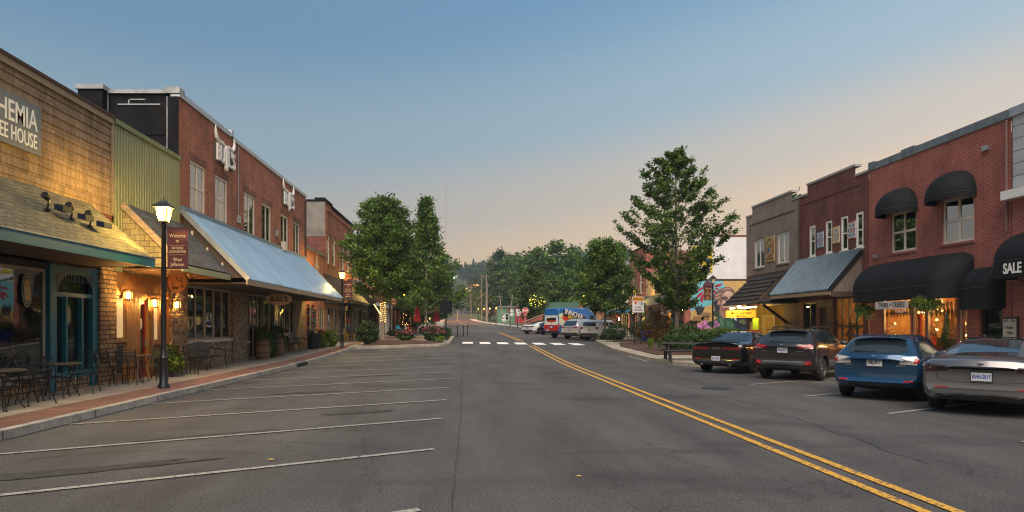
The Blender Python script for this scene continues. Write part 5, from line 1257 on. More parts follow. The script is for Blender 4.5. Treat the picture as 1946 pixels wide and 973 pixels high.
# ---- far red and white building with striped awning, then a long low shop
a6 = thing('red_white_building', 'far red brick and white building with striped awning and green painted panel', 'building', (XR, 74, 0))
mb = MB(); FR.wall(mb, 68.1, 75, .4, 9.8, [(69.4, 70.3, 5, 7.3), (72.4, 73.3, 5, 7.3), (70, 74.6, .8, 3)], .2); mb.build('wall', MT['brick_rose'], a6)
mb = MB(); FR.wall(mb, 75, 79, .4, 9.3, [(76, 78, 4.5, 6.5), (75.6, 78.6, .8, 3)], .2); mb.build('white_wall', MT['brick_white'], a6)
for a, b, c, e in ((69.4, 70.3, 5, 7.3), (72.4, 73.3, 5, 7.3), (70, 74.6, .8, 3), (76, 78, 4.5, 6.5), (75.6, 78.6, .8, 3)): window(a6, FR, a, b, c, e, .1, 1 if b - a < 1.5 else 3, 2 if c > 3 else 1, .1, .08, MT['white'], MT['glass'])
shell(a6, XR, 32, 68.1, 79, .4, 9.3, MT['brick_rose'], MT['brick_white'])
mb = MB(); FR.box(mb, 68.1, 75, 9.8, 9.95, -.3, .05); FR.box(mb, 75, 79.05, 9.3, 9.42, -.3, .05); mb.build('coping', MT['tar'], a6)
mb = MB(); n_ = 22
for i in range(n_):
    mb.cur = i % 2; y = 72 + 6.6 * i / n_
    for q in range(8):
        a, b = pi / 2 * q / 8, pi / 2 * (q + 1) / 8
        f_ = lambda a, y: (XR - 1.9 * sin(a), y, 3.4 + 1.9 * cos(a))
        mb.poly([f_(a, y), f_(a, y + .3), f_(b, y + .3), f_(b, y)])
for q in range(8):
    mb.cur = q % 2; a, b = pi / 2 * q / 8, pi / 2 * (q + 1) / 8
    mb.poly([f_(a, 72), f_(b, 72), (XR, 72, f_(b, 72)[2]), (XR, 72, f_(a, 72)[2])])
mb.build('striped_awning', [MT['black'], MT['white']], a6)
mb = MB(); mb.box(16.5, 16.6, 72, 78.6, 3.0, 3.4); mb.box(16.6, XR, 71.98, 72.04, 3.0, 3.4); mb.build('blue_valance', M('valance_blue', (.03, .2, .5), .6), a6)
mb = MB(); FR.box(mb, 68.2, 69.9, .4, 3.1, .0, .05); mb.build('green_panel', M('bright_green', (.03, .32, .02), .5), a6)
mb = MB(); FR.box(mb, 71.9, 72.3, .5, 3.0, .02, .06); FR.box(mb, 74.7, 75.1, .5, 3.0, .02, .06); mb.build('orange_post', M('orange_post', (.5, .15, .03), .6), a6)
k = MB(); k.box(16.8, 16.95, 73.5, 73.65, 2.2, 2.45); k.build('hanging_lamp', MT['bulb'], a6)
k = MB(); FR.box(k, 77, 78.4, 1, 2.8, -.09, -.08); k.build('lit_window', EM('lit_yellow', (1, .6, .15), 1.1), a6)
a7 = thing('low_cafe', 'low dark roofed cafe beyond the striped awning', 'building', (17, 88, 0))
F7 = Face('y', 79.5, -1); FX = Face('x', 15.6, -1)
mb = MB(); FX.wall(mb, 79.5, 86, .5, 3.6, [(80.2, 82.5, .9, 2.8), (83, 85.5, .9, 2.8)], .2); F7.wall(mb, 15.6, 18.4, .5, 3.6, [(16.2, 17.8, 1, 2.8)], .2); mb.build('wall', M('cafe_wall', (.3, .17, .1), .8), a7)
for a, b in ((80.2, 82.5), (83, 85.5)): window(a7, FX, a, b, .9, 2.8, .1, 2, 1, .08, .07, MT['cream'], M('cafe_lit', (.6, .4, .15), .5, emit=.5, ecol=(1, .6, .2)))
mb = MB(); mb.poly([(14.6, 79, 3.5), (14.6, 86.5, 3.5), (18.6, 86.5, 5.4), (18.6, 79, 5.4)]); mb.poly([(14.6, 79, 3.5), (18.6, 79, 5.4), (18.6, 79, 3.5)]); mb.box(14.55, 14.62, 79, 86.5, 3.3, 3.52); mb.build('roof', M('dark_roof'), a7)
shell(a7, 15.6, 26, 79.6, 86, .5, 3.4)

MB().tube([(XR - .06, 22.5, 4.9), (XR - .06, 22.5, 8.7)], .035, 6).build('conduit', M('conduit_grey', (.2, .12, .1), .6), a2)
MB().tube([(XR - .07, 36.55, 3.4), (XR - .07, 36.55, 8.6)], .05, 8).build('downpipe', M('pipe_brown', (.06, .04, .035), .5), a3)
for y, z in ((23.3, 7.9), (29.6, 4.7)): MB().box(XR - .1, XR, y, y + .25, z, z + .18).build('vent', MT['steel'], a2)
# ------------------------------------------------------------------ vehicles
def paint(name, col, metal=.5, rough=.3, flake=.06):
    return M(name, col, rough, metal, var=flake, vscale=1.2, coat=1., spec=.5)
MT['car_glass'] = M('car_glass', (.012, .018, .022), .04, 0, var=0, spec=.9, ior=1.7)
MT['lens_red'] = M('tail_red', (.28, .006, .008), .12, 0, var=.1, vscale=30, coat=.8)
MT['lens_clear'] = M('tail_clear', (.5, .48, .47), .12, .2, var=.25, vscale=25, coat=.8)
MT['lens_dark'] = M('tail_dark', (.035, .012, .012), .12, 0, var=.2, vscale=30, coat=.8)
MT['plastic'] = M('black_plastic', (.014, .014, .015), .55, var=.15)
MT['alloy'] = M('alloy', (.2, .2, .21), .35, .8, var=.1)
MT['dark_alloy'] = M('dark_alloy', (.025, .025, .027), .35, .5, var=.1)
MT['chrome'] = M('chrome', (.6, .6, .62), .12, 1., var=0)
MT['plate_white'] = M('plate_white', (.5, .52, .56), .4, var=.05)
MT['plate_blue'] = M('plate_blue', (.03, .06, .3), .4)
MT['amber'] = M('amber_lens', (.5, .2, .02), .2)

def interp_tab(tab, xs):
    X = [r[0] for r in tab]
    return [[_pch(x, X, [r[k] for r in tab]) for k in range(1, len(tab[0]))] for x in xs]

def wheel_meshes(r, w, spokes, rim_m, par, pos, side):
    mx = Matrix.Translation(pos) @ Matrix.Rotation(pi / 2 * side, 4, 'X')      # local z points to the outside
    mx = Matrix.Translation(pos) @ (Matrix.Rotation(-pi / 2, 4, 'X') if side > 0 else Matrix.Rotation(pi / 2, 4, 'X'))
    mb = MB(); mb.lathe([(r * .66, -w / 2), (r * .9, -w / 2), (r * .975, -w * .42), (r, -w * .3), (r, w * .3), (r * .975, w * .42), (r * .9, w / 2), (r * .7, w / 2 + .006), (r * .66, w / 2 - .01)], 32, mx, cap=False)
    tw = mb.build('wheel', MT['tyre'], par, smooth=True)
    rb = MB(); rb.lathe([(r * .67, w / 2 - .005), (r * .66, w / 2 + .008), (r * .6, w / 2 + .004), (r * .58, w / 2 - .05), (r * .56, -w * .1)], 32, mx, cap=False)
    rb.lathe([(.001, w / 2 - .01), (r * .12, w / 2 - .012), (r * .15, w / 2 - .04)], 16, mx, cap=False)
    for k in range(spokes):
        a = 2 * pi * k / spokes; wd = .9 / spokes
        v = []
        for q, rr in ((1, .1), (1, .6)):
            for s_, z in ((-1, w / 2 - .015), (1, w / 2 - .015), (1, w / 2 - .06), (-1, w / 2 - .06)):
                aw_ = wd * (1.6 if rr < .3 else .42); v.append((r * rr * cos(a + s_ * aw_), r * rr * sin(a + s_ * aw_), z))
        rb.add(v, [(0, 1, 5, 4), (1, 2, 6, 5), (2, 3, 7, 6), (3, 0, 4, 7), (4, 5, 6, 7)], mx)
    rb.build('rim', rim_m, tw)
    db = MB(); db.lathe([(.001, -.01), (r * .58, -.01)], 24, mx, cap=False); db.build('brake_disc', MT['plastic'], tw)

class Car:
    def __init__(s, name, label, tab, body_m, bow=.12, bowf=.25, wheel=(.33, .22), axles=(.85, 3.5), tw=.77, rim=5, rim_m=None, arch=.065, crown=.03, cat='car', group=None, tuck=.92):
        s.root = thing(name, label, cat, (0, 0, 0), group)
        s.tab = tab; L = tab[-1][0]; s.L = L; s.xr = axles[0]; s.axles = axles
        NX = 72; xs = [L * (i / NX) for i in range(NX + 1)]
        xs = sorted(set([round(x, 4) for x in xs] + [r[0] for r in tab] + [.015, .04, L - .04, L - .015]))
        T = interp_tab(tab, xs); hwmax = max(r[1] for r in tab)
        NR = 30
        V = []; rows = []
        for x, (hw, zb, zs, zr, hr) in zip(xs, T):
            ctl = [(0, zb), (hw * .8, zb), (hw * tuck, zb + .05), (hw * .985, zb + .22 * (zs - zb)), (hw, zb + .55 * (zs - zb)), (hw * .992, zs - .10 * (zs - zb)), (hw * .965, zs), (hr + .012 + .05 * (hw - hr), zr - max(.02, (zr - zs) * .17) - .01), (hr * .93, zr - .035), (hr * .6, zr - crown * .35), (0, zr)]
            # resample with a rounded polyline
            d = [0]
            for a, b in zip(ctl, ctl[1:]): d.append(d[-1] + max(1e-4, math.hypot(b[0] - a[0], b[1] - a[1])))
            pts = []
            for q in range(NR + 1):
                t = d[-1] * q / NR; pts.append((_pch(t, d, [c[0] for c in ctl]), _pch(t, d, [c[1] for c in ctl])))
            ring = []
            for y, z in pts + [(-y, z) for y, z in pts[-2:0:-1]]:
                k = 1 - min(1., abs(y) / hwmax) ** 2.2
                bx = -bow * k * max(0., 1 - x / .9) + bowf * k * max(0., 1 - (L - x) / 1.1)
                ring.append((x + bx + bow * max(0., 1 - x / .9) * .6, y, z))
            rows.append(len(V)); V += ring
        n = 2 * NR; F = []
        for i in range(len(rows) - 1):
            a, b = rows[i], rows[i + 1]
            for q in range(n): F.append((a + q, a + (q + 1) % n, b + (q + 1) % n, b + q))
        for r0, flip in ((rows[0], 0), (rows[-1], 1)):
            for q in range(NR):       # ends closed as strips from side to side
                a, b, c, e = r0 + q, r0 + q + 1, r0 + (n - q - 1) % n, r0 + (n - q) % n
                f = [a, b, c, e]; f = [v for i_, v in enumerate(f) if v not in f[:i_]]
                if len(f) > 2: F.append(tuple(f[::-1]) if flip else tuple(f))
        # raise ends in the middle so the caps bow
        mb = MB(); mb.add(V, F); s.bvh = BVHTree.FromPolygons([Vector(v) for v in V], F)
        body = mb.build('body', body_m, s.root, smooth='all'); s.body = body
        me = body.data
        try: me.set_sharp_from_angle(angle=radians(50))
        except Exception: pass
        # wheel openings
        r, w = wheel; s.r = r
        cm = MB()
        for ax in axles:
            for sd in (1, -1):
                m = Matrix.Translation((ax, sd * (hwmax - .12), r)) @ Matrix.Rotation(pi / 2, 4, 'X')
                cm.lathe([(r + arch, -.24), (r + arch, .24)], 36, m)
        cut = cm.build('cut', MT['plastic'])
        md = body.modifiers.new('b', 'BOOLEAN'); md.operation = 'DIFFERENCE'; md.object = cut; md.solver = 'EXACT'
        try: md.material_mode = 'TRANSFER'
        except Exception: pass
        dg = bpy.context.evaluated_depsgraph_get(); nm = bpy.data.meshes.new_from_object(body.evaluated_get(dg))
        body.modifiers.clear()
        if len(nm.polygons) > 100: body.data = nm
        bpy.data.objects.remove(cut)
        # well liners and arches
        for ax in axles:
            for sd in (1, -1):
                y = sd * tw; wheel_meshes(r, w, rim, rim_m or MT['alloy'], s.root, (ax, y, r), sd)
    def cast(s, p, d):
        h = s.bvh.ray_cast(Vector(p), Vector(d))
        return h
    def patch(s, name, pts, ax, mat, off=.006, th=0., parent=None, K=6, sym=False, smooth=True, label=None):
        """an outline projected on the body. ax: 'r' from behind (y,z), 'f' from ahead (y,z), 't' from above (x,y), 'l'/'k' from the sides (x,z)"""
        outs = []
        for sg in ((1, -1) if sym else (1,)):
            P_ = [(a * sg, b) for a, b in pts] if ax in 'rf' else ([(a, b * sg) for a, b in pts] if ax == 't' else list(pts))
            side = ax
            if sym and ax == 'l': side = 'l' if sg > 0 else 'k'
            B = []
            for i in range(len(P_)):
                a, b = P_[i], P_[(i + 1) % len(P_)]; m = max(1, int(math.hypot(b[0] - a[0], b[1] - a[1]) / .05))
                B += [(a[0] + (b[0] - a[0]) * q / m, a[1] + (b[1] - a[1]) * q / m) for q in range(m)]
            cx, cz = sum(p[0] for p in B) / len(B), sum(p[1] for p in B) / len(B)
            def proj(a, b):
                if side == 'r': o, d = (-2, a, b), (1, 0, 0)
                elif side == 'f': o, d = (s.L + 2, a, b), (-1, 0, 0)
                elif side == 't': o, d = (a, b, 5), (0, 0, -1)
                elif side == 'l': o, d = (a, 3, b), (0, -1, 0)
                else: o, d = (a, -3, b), (0, 1, 0)
                h = s.bvh.ray_cast(Vector(o), Vector(d))
                if h[0] is None: return None
                n_ = h[1] if h[1].dot(Vector(d)) < 0 else -h[1]
                return h[0] + n_ * off - Vector(d) * .002
            V = [proj(cx, cz)]; m = len(B)
            for k in range(1, K + 1):
                for a, b in B: V.append(proj(cx + (a - cx) * k / K, cz + (b - cz) * k / K))
            if any(v is None for v in V):
                good = [v for v in V if v is not None]
                if not good: continue
                V = [v if v is not None else min(good, key=lambda g: 0) for v in V]
            F = [(0, 1 + q, 1 + (q + 1) % m) for q in range(m)]
            for k in range(K - 1):
                for q in range(m): F.append((1 + k * m + q, 1 + (k + 1) * m + q, 1 + (k + 1) * m + (q + 1) % m, 1 + k * m + (q + 1) % m))
            # skirt back to the body so that the piece has an edge
            base = len(V); outer = V[-m:]
            dv = {'r': (1, 0, 0), 'f': (-1, 0, 0), 't': (0, 0, -1), 'l': (0, -1, 0), 'k': (0, 1, 0)}[side]
            V += [v + Vector(dv) * (off + .012) for v in outer]
            for q in range(m): F.append((base - m + q, base + q, base + (q + 1) % m, base - m + (q + 1) % m))
            mb = MB(); mb.add(V, F); o = mb.build(name, mat, parent or s.root, smooth=True)
            if label: o['label'] = label
            outs.append(o)
        return outs
    def tubeon(s, name, pts, ax, r, mat, off=.008):
        P_ = []
        for a, b in pts:
            o, d = {'r': ((-2, a, b), (1, 0, 0)), 't': ((a, b, 5), (0, 0, -1)), 'l': ((a, 3, b), (0, -1, 0)), 'k': ((a, -3, b), (0, 1, 0))}[ax]
            h = s.bvh.ray_cast(Vector(o), Vector(d))
            if h[0] is not None: P_.append(h[0] - Vector(d) * off)
        if len(P_) > 1: return MB().tube(P_, r, 5).build(name, mat, s.root, smooth=True)
    def plate(s, z, txt, y=0., col='plate_white', h=.155, w=.305, tc='plate_blue'):
        h0 = s.cast((-2, y, z), (1, 0, 0)); x = h0[0].x if h0[0] else 0
        F_ = Face('y', 0, -1)
        mb = MB(); mb.box(x - .035, x - .012, y - w / 2, y + w / 2, z - h / 2, z + h / 2); p = mb.build('number_plate', MT[col], s.root)
        tb = MB(); m = Matrix(((0, 0, -1, x - .036), (-1, 0, 0, y), (0, 1, 0, z - .005), (0, 0, 0, 1))); text(tb, txt, .1, m, .002, .003, xs=.62); tb.build('plate_lettering', MT[tc], p)
        fb = MB()
        for a, b, c, e in ((-w / 2 - .012, w / 2 + .012, h / 2, h / 2 + .012), (-w / 2 - .012, w / 2 + .012, -h / 2 - .012, -h / 2), (-w / 2 - .012, -w / 2, -h / 2, h / 2), (w / 2, w / 2 + .012, -h / 2, h / 2)): fb.box(x - .04, x - .01, y + a, y + b, z + c, z + e)
        fb.build('plate_frame', MT['plastic'], p); return x
    def mirror(s, x, y, z, mat):
        for sg in (1, -1):
            mb = MB(); mb.lathe([(.001, -.1), (.06, -.09), (.085, -.03), (.085, .04), (.06, .09), (.001, .1)], 12, Matrix.Translation((x, sg * (y + .1), z)) @ Matrix.Rotation(pi / 2, 4, 'X') @ Matrix.Scale(.8, 4, (0, 1, 0))); mb.bar((x, sg * (y - .08), z - .05), (x, sg * (y + .06), z - .03), .04)
            mb.build('door_mirror', mat, s.root, smooth=True)
    def handles(s, xs, z, mat):
        for x in xs:
            for ax, sg in (('l', 1), ('k', -1)):
                h = s.cast((x, 3 * sg, z), (0, -sg, 0))
                if h[0]: y = h[0].y; MB().box(x - .1, x + .1, y, y + sg * .03, z - .015, z + .015).build('door_handle', mat, s.root)
    def text_rear(s, txt, y, z, size, mat, xs=.9, parent=None):
        h = s.cast((-2, y, z), (1, 0, 0)); tb = MB()
        n = h[1] if h[1].x < 0 else -h[1]; up = Vector((0, 0, 1)); rt = up.cross(n).normalized(); up = n.cross(rt)
        m = Matrix((rt, up, n)).transposed().to_4x4(); m.translation = h[0] + n * .01
        text(tb, txt, size, m, .002, .002, xs=xs); tb.build('badge', mat, parent or s.root)
    def place(s, rear_left, rot, on=0.):
        """put the rear left tyre at a ground point; rot: heading measured from +X"""
        c, n_ = cos(rot), sin(rot)
        # local rear-left tyre is (xr, tw); rotate and offset
        lx, ly = s.xr, .78
        X, Y = rear_left; s.root.location = (X - (lx * c - ly * n_), Y - (lx * n_ + ly * c), P(Y) + .004 + on)
        s.root.rotation_euler = (0, 0, rot)

RH = radians(45)
# (x, half width, underside, shoulder z, top z, roof half width)
# ---- grey liftback sedan
tab = [(0, .86, .40, .84, .93, .62), (.05, .91, .33, .92, 1.045, .70), (.25, .955, .26, .96, 1.085, .72), (.6, .975, .22, .97, 1.13, .70), (1.1, .98, .2, .965, 1.265, .62), (1.7, .98, .19, .955, 1.395, .56), (2.3, .975, .19, .945, 1.44, .55), (2.8, .97, .19, .935, 1.40, .56), (3.3, .97, .19, .925, 1.2, .62), (3.75, .97, .2, .90, 1.0, .74), (4.3, .95, .22, .82, .90, .74), (4.75, .9, .26, .72, .78, .7), (4.95, .8, .34, .6, .64, .6)]
pt = paint('paint_grey', (.19, .19, .197), .8, .3)
c = Car('parked_sedan', 'metallic grey liftback sedan parked nose to kerb, nearest of the parked row', tab, pt, axles=(1.0, 3.95), wheel=(.35, .25), rim=5, rim_m=MT['dark_alloy'], tw=.82, bow=.2)
c.patch('rear_window', [(.5, -.46), (1.55, -.46), (1.62, 0), (1.55, .46), (.5, .46), (.42, 0)], 't', MT['car_glass'])
c.patch('roof_glass', [(1.75, -.46), (2.55, -.46), (2.55, .46), (1.75, .46)], 't', MT['car_glass'])
c.patch('windscreen', [(2.75, -.5), (3.5, -.58), (3.6, 0), (3.5, .58), (2.75, .5)], 't', MT['car_glass'])
c.patch('side_window', [(1.05, 1.02), (1.5, 1.24), (2.1, 1.33), (2.1, 1.0)], 'l', MT['car_glass'], sym=True)
c.patch('side_window', [(2.16, 1.0), (2.16, 1.33), (2.7, 1.29), (3.25, 1.02)], 'l', MT['car_glass'], sym=True)
c.patch('tail_lamp', [(.5, .83), (.9, .80), (.93, .90), (.86, .955), (.52, .92)], 'r', MT['lens_dark'], .012, sym=True)
c.patch('tail_lamp_bar', [(-.48, .865), (.48, .865), (.48, .895), (-.48, .895)], 'r', MT['plastic'], .01)
c.patch('rear_diffuser', [(-.62, .33), (.62, .33), (.78, .46), (.7, .5), (-.7, .5), (-.78, .46)], 'r', MT['plastic'], .012)
c.patch('reflector', [(.5, .505), (.72, .5), (.72, .53), (.5, .53)], 'r', MT['lens_red'], .012, sym=True)
c.plate(.735, 'RHH-2017')
mb = MB(); h = c.cast((-2, 0, .96), (1, 0, 0)); x = h[0].x
mb.prism([(-.05, .985), (.05, .985), (.045, .965), (.012, .965), (0, .89), (-.012, .965), (-.045, .965)], lambda u, v, d: (x - .012 - d + (v - .93) * .25, u, v), 0, .008); mb.build('badge', MT['plastic'], c.root)
c.tubeon('boot_seam', [(-.66, .66), (-.7, .8)], 'r', .006, MT['plastic'], .0)
c.tubeon('boot_seam', [(-.66, .66), (-.3, .62), (.3, .62), (.66, .66)], 'r', .006, MT['plastic'], .0)
c.tubeon('boot_seam', [(.66, .66), (.7, .8)], 'r', .006, MT['plastic'], .0)
for ax in 'lk': c.tubeon('door_seam', [(2.13, 1.0), (2.12, .6), (2.14, .3)], ax, .005, MT['plastic'], .0)
c.handles((1.75, 2.85), .87, MT['chrome']); c.mirror(2.95, .92, 1.03, pt)
c.place((9.6, 13.35), RH)
sedan = c
# ---- blue hatchback
tab = [(0, .80, .42, .86, .94, .66), (.05, .84, .34, .94, 1.04, .70), (.18, .865, .28, .97, 1.14, .66), (.42, .87, .24, .97, 1.33, .60), (.62, .87, .22, .965, 1.42, .585), (1.1, .87, .2, .955, 1.465, .58), (1.8, .87, .19, .945, 1.475, .58), (2.3, .87, .19, .935, 1.44, .58), (2.75, .87, .19, .925, 1.25, .62), (3.15, .87, .2, .92, 1.03, .72), (3.6, .86, .22, .86, .95, .72), (4.1, .82, .26, .74, .82, .7), (4.38, .7, .36, .6, .66, .55)]
pt = paint('paint_blue', (.01, .06, .14), .55, .27)
c = Car('parked_hatchback', 'blue hatchback with clear tail lamps parked between the grey sedan and the dark wagon', tab, pt, axles=(.82, 3.42), wheel=(.315, .21), rim=5, rim_m=MT['alloy'], tw=.76, bow=.16)
c.patch('rear_window', [(-.5, 1.06), (.5, 1.06), (.6, 1.12), (.5, 1.36), (0, 1.385), (-.5, 1.36), (-.6, 1.12)], 'r', MT['car_glass'])
c.patch('windscreen', [(2.35, -.5), (2.98, -.6), (3.05, 0), (2.98, .6), (2.35, .5)], 't', MT['car_glass'])
c.patch('side_window', [(.72, 1.12), (.85, 1.3), (1.0, 1.34), (1.0, 1.04)], 'l', MT['car_glass'], sym=True)
c.patch('side_window', [(1.06, 1.02), (1.06, 1.35), (1.75, 1.38), (1.75, 1.0)], 'l', MT['car_glass'], sym=True)
c.patch('side_window', [(1.82, 1.0), (1.82, 1.38), (2.25, 1.34), (2.75, 1.02)], 'l', MT['car_glass'], sym=True)
c.patch('tail_lamp', [(.47, .83), (.78, .82), (.83, .92), (.76, 1.0), (.5, .97)], 'r', MT['lens_clear'], .014, sym=True)
c.patch('tail_lamp_lens', [(.73, .84), (.81, .86), (.82, .93), (.74, .96)], 'r', MT['lens_red'], .02, sym=True)
c.patch('plate_recess', [(-.42, .74), (.42, .74), (.45, .96), (-.45, .96)], 'r', pt, .004)
c.plate(.85, 'HBJ-0017', tc='plastic')
c.patch('rear_skirt', [(-.5, .31), (.5, .31), (.55, .4), (-.55, .4)], 'r', MT['plastic'], .01)
c.patch('reflector', [(.55, .43), (.72, .44), (.72, .48), (.55, .47)], 'r', MT['lens_red'], .012, sym=True)
mb = MB(); mb.box(.3, .62, -.55, .55, 1.45, 1.47); mb.build('roof_spoiler', pt, c.root)
mb = MB(); h = c.cast((-2, 0, 1.09), (1, 0, 0))[0]; mb.bar((h.x - .02, -.02, 1.09), (h.x + .03, .42, 1.11), .02); mb.build('rear_wiper', MT['plastic'], c.root)
c.text_rear('IMPREZA', -.5, .79, .05, MT['chrome']); c.text_rear('SUBARU', .52, .79, .045, MT['chrome'])
c.patch('badge', [(-.06, 1.0), (0, .975), (.06, 1.0), (0, 1.02)], 'r', MT['chrome'], .012)
mb = MB(); mb.tube([(1.0, 0, 1.46), (.85, 0, 1.58)], [.012, .005], 5); mb.build('aerial', MT['plastic'], c.root)
for ax in 'lk':
    c.tubeon('door_seam', [(1.78, 1.0), (1.77, .6), (1.8, .3)], ax, .005, MT['plastic'], .0); c.tubeon('door_seam', [(1.02, 1.02), (1.15, .75), (1.3, .5)], ax, .005, MT['plastic'], .0)
c.tubeon('tailgate_seam', [(-.7, .72), (0, .68), (.7, .72)], 'r', .006, MT['plastic'], .0)
c.handles((1.3, 2.2), .86, pt); c.mirror(2.5, .82, 1.03, pt)
c.place((9.1, 15.8), RH)
hatch = c
# ---- dark crossover wagon
tab = [(0, .82, .50, .95, 1.04, .70), (.05, .87, .40, 1.03, 1.13, .74), (.2, .9, .33, 1.06, 1.24, .70), (.45, .905, .28, 1.06, 1.44, .64), (.65, .905, .27, 1.055, 1.52, .625), (1.1, .905, .26, 1.045, 1.56, .62), (1.9, .905, .25, 1.03, 1.57, .62), (2.35, .905, .25, 1.02, 1.54, .62), (2.8, .905, .25, 1.01, 1.36, .66), (3.2, .905, .26, 1.0, 1.12, .76), (3.65, .89, .28, .95, 1.04, .76), (4.15, .85, .32, .84, .92, .73), (4.45, .74, .42, .7, .76, .6)]
pt = paint('paint_charcoal', (.035, .036, .04), .6, .3)
c = Car('parked_wagon', 'charcoal crossover wagon with roof rails and red tail lamps parked beside the black coupe', tab, pt, axles=(.86, 3.5), wheel=(.345, .225), rim=6, rim_m=MT['alloy'], tw=.785, bow=.15, arch=.075)
crossover = c
c.patch('rear_window', [(-.54, 1.16), (.54, 1.16), (.62, 1.22), (.52, 1.47), (0, 1.49), (-.52, 1.47), (-.62, 1.22)], 'r', MT['car_glass'])
c.patch('windscreen', [(2.4, -.54), (3.02, -.64), (3.08, 0), (3.02, .64), (2.4, .54)], 't', MT['car_glass'])
c.patch('side_window', [(.72, 1.2), (.86, 1.4), (1.02, 1.44), (1.02, 1.14)], 'l', MT['car_glass'], sym=True)
c.patch('side_window', [(1.08, 1.12), (1.08, 1.45), (1.8, 1.48), (1.8, 1.1)], 'l', MT['car_glass'], sym=True)
c.patch('side_window', [(1.87, 1.1), (1.87, 1.48), (2.3, 1.44), (2.8, 1.12)], 'l', MT['car_glass'], sym=True)
c.patch('tail_lamp', [(.36, .99), (.6, .96), (.86, .97), (.88, 1.06), (.8, 1.11), (.4, 1.06)], 'r', MT['lens_red'], .014, sym=True)
c.patch('lamp_stripe', [(.62, .97), (.84, .985), (.84, 1.005), (.62, .995)], 'r', MT['lens_clear'], .02, sym=True)
c.plate(.925, 'PNA-4317')
c.patch('rear_bumper', [(-.8, .42), (.8, .42), (.84, .6), (.7, .66), (-.7, .66), (-.84, .6)], 'r', MT['plastic'], .012)
c.patch('bumper_step', [(-.6, .55), (.6, .55), (.6, .6), (-.6, .6)], 'r', MT['alloy'], .02)
c.patch('reflector', [(.64, .5), (.8, .51), (.79, .61), (.65, .6)], 'r', MT['lens_red'], .02, sym=True)
c.patch('sill_cladding', [(1.25, .3), (3.05, .3), (3.05, .42), (1.25, .42)], 'l', MT['plastic'], .012, sym=True)
for sg in (1, -1):
    mb = MB(); mb.tube([(.75, sg * .57, 1.53), (.9, sg * .575, 1.61), (1.3, sg * .58, 1.625), (2.0, sg * .58, 1.625), (2.35, sg * .575, 1.59), (2.45, sg * .57, 1.52)], .022, 6); mb.build('roof_rail', MT['plastic'], c.root, smooth=True)
mb = MB(); mb.box(.32, .66, -.58, .58, 1.53, 1.55); mb.build('roof_spoiler', pt, c.root)
mb = MB(); h = c.cast((-2, 0, 1.18), (1, 0, 0))[0]; mb.bar((h.x - .02, -.02, 1.18), (h.x + .03, .4, 1.2), .02); mb.build('rear_wiper', MT['plastic'], c.root)
c.text_rear('CROSSTREK', -.5, .89, .045, MT['chrome']); c.text_rear('SUBARU', .55, .89, .045, MT['chrome'])
c.patch('badge', [(-.06, 1.09), (0, 1.065), (.06, 1.09), (0, 1.115)], 'r', MT['chrome'], .012)
for ax in 'lk': c.tubeon('door_seam', [(1.83, 1.08), (1.82, .7), (1.85, .4)], ax, .005, MT['plastic'], .0)
for ax in c.axles:
    for sg in (1, -1):
        ring = [(ax + (c.r + .095) * cos(a), 0, c.r + (c.r + .095) * sin(a)) for a in frange(-.15, pi + .15, .16)]
        P_ = []
        for q in ring:
            h = c.cast((q[0], 3 * sg, max(q[2], .36)), (0, -sg, 0))[0]
            if h: P_.append(h + Vector((0, sg * .004, q[2] - max(q[2], .36))))
        if len(P_) > 3: MB().tube(P_, .035, 6).build('arch_cladding', MT['plastic'], c.root, smooth=True)
c.tubeon('tailgate_seam', [(-.75, .8), (0, .77), (.75, .8)], 'r', .006, MT['plastic'], .0)
c.handles((1.4, 2.25), .96, pt); c.mirror(2.6, .86, 1.12, pt)
c.place((9.6, 21.1), RH)
# ---- black muscle coupe
tab = [(0, .86, .40, .90, 1.0, .74), (.05, .92, .32, .97, 1.06, .8), (.3, .955, .25, 1.0, 1.075, .8), (.85, .96, .21, 1.0, 1.085, .76), (1.3, .96, .2, .985, 1.25, .6), (1.8, .96, .2, .965, 1.42, .55), (2.3, .955, .2, .955, 1.45, .55), (2.75, .955, .2, .945, 1.38, .57), (3.2, .955, .2, .94, 1.12, .68), (3.5, .955, .2, .93, 1.03, .8), (4.2, .95, .22, .89, .98, .8), (4.85, .92, .26, .8, .88, .78), (5.02, .84, .36, .7, .75, .7)]
pt = paint('paint_black', (.008, .008, .01), .2, .2)
c = Car('parked_coupe', 'black muscle coupe with full width tail lamps parked beside the picnic tables', tab, pt, axles=(1.05, 4.0), wheel=(.35, .25), rim=5, rim_m=MT['dark_alloy'], tw=.81, bow=.13)
c.patch('rear_window', [(1.08, -.5), (1.75, -.44), (1.8, 0), (1.75, .44), (1.08, .5), (1.02, 0)], 't', MT['car_glass'])
c.patch('windscreen', [(2.72, -.5), (3.32, -.62), (3.4, 0), (3.32, .62), (2.72, .5)], 't', MT['car_glass'])
c.patch('side_window', [(1.55, 1.05), (1.75, 1.27), (2.1, 1.34), (2.7, 1.3), (3.2, 1.03)], 'l', MT['car_glass'], sym=True)
c.patch('lamp_panel', [(-.84, .82), (.84, .82), (.86, .94), (-.86, .94)], 'r', MT['plastic'], .008)
c.patch('tail_lamp', [(.27, .84), (.8, .845), (.82, .915), (.27, .92)], 'r', MT['lens_red'], .016, sym=True)
c.patch('lamp_core', [(.33, .865), (.74, .868), (.75, .89), (.33, .895)], 'r', MT['lens_dark'], .022, sym=True)
c.text_rear('DODGE', 0, .88, .07, MT['chrome'], 1.2)
mb = MB(); mb.hexa([(-.04, -.78, 1.07), (-.04, .78, 1.07), (.26, .78, 1.09), (.26, -.78, 1.09), (-.06, -.78, 1.12), (-.06, .78, 1.12), (.24, .76, 1.11), (.24, -.76, 1.11)]); mb.build('boot_spoiler', MT['plastic'], c.root)
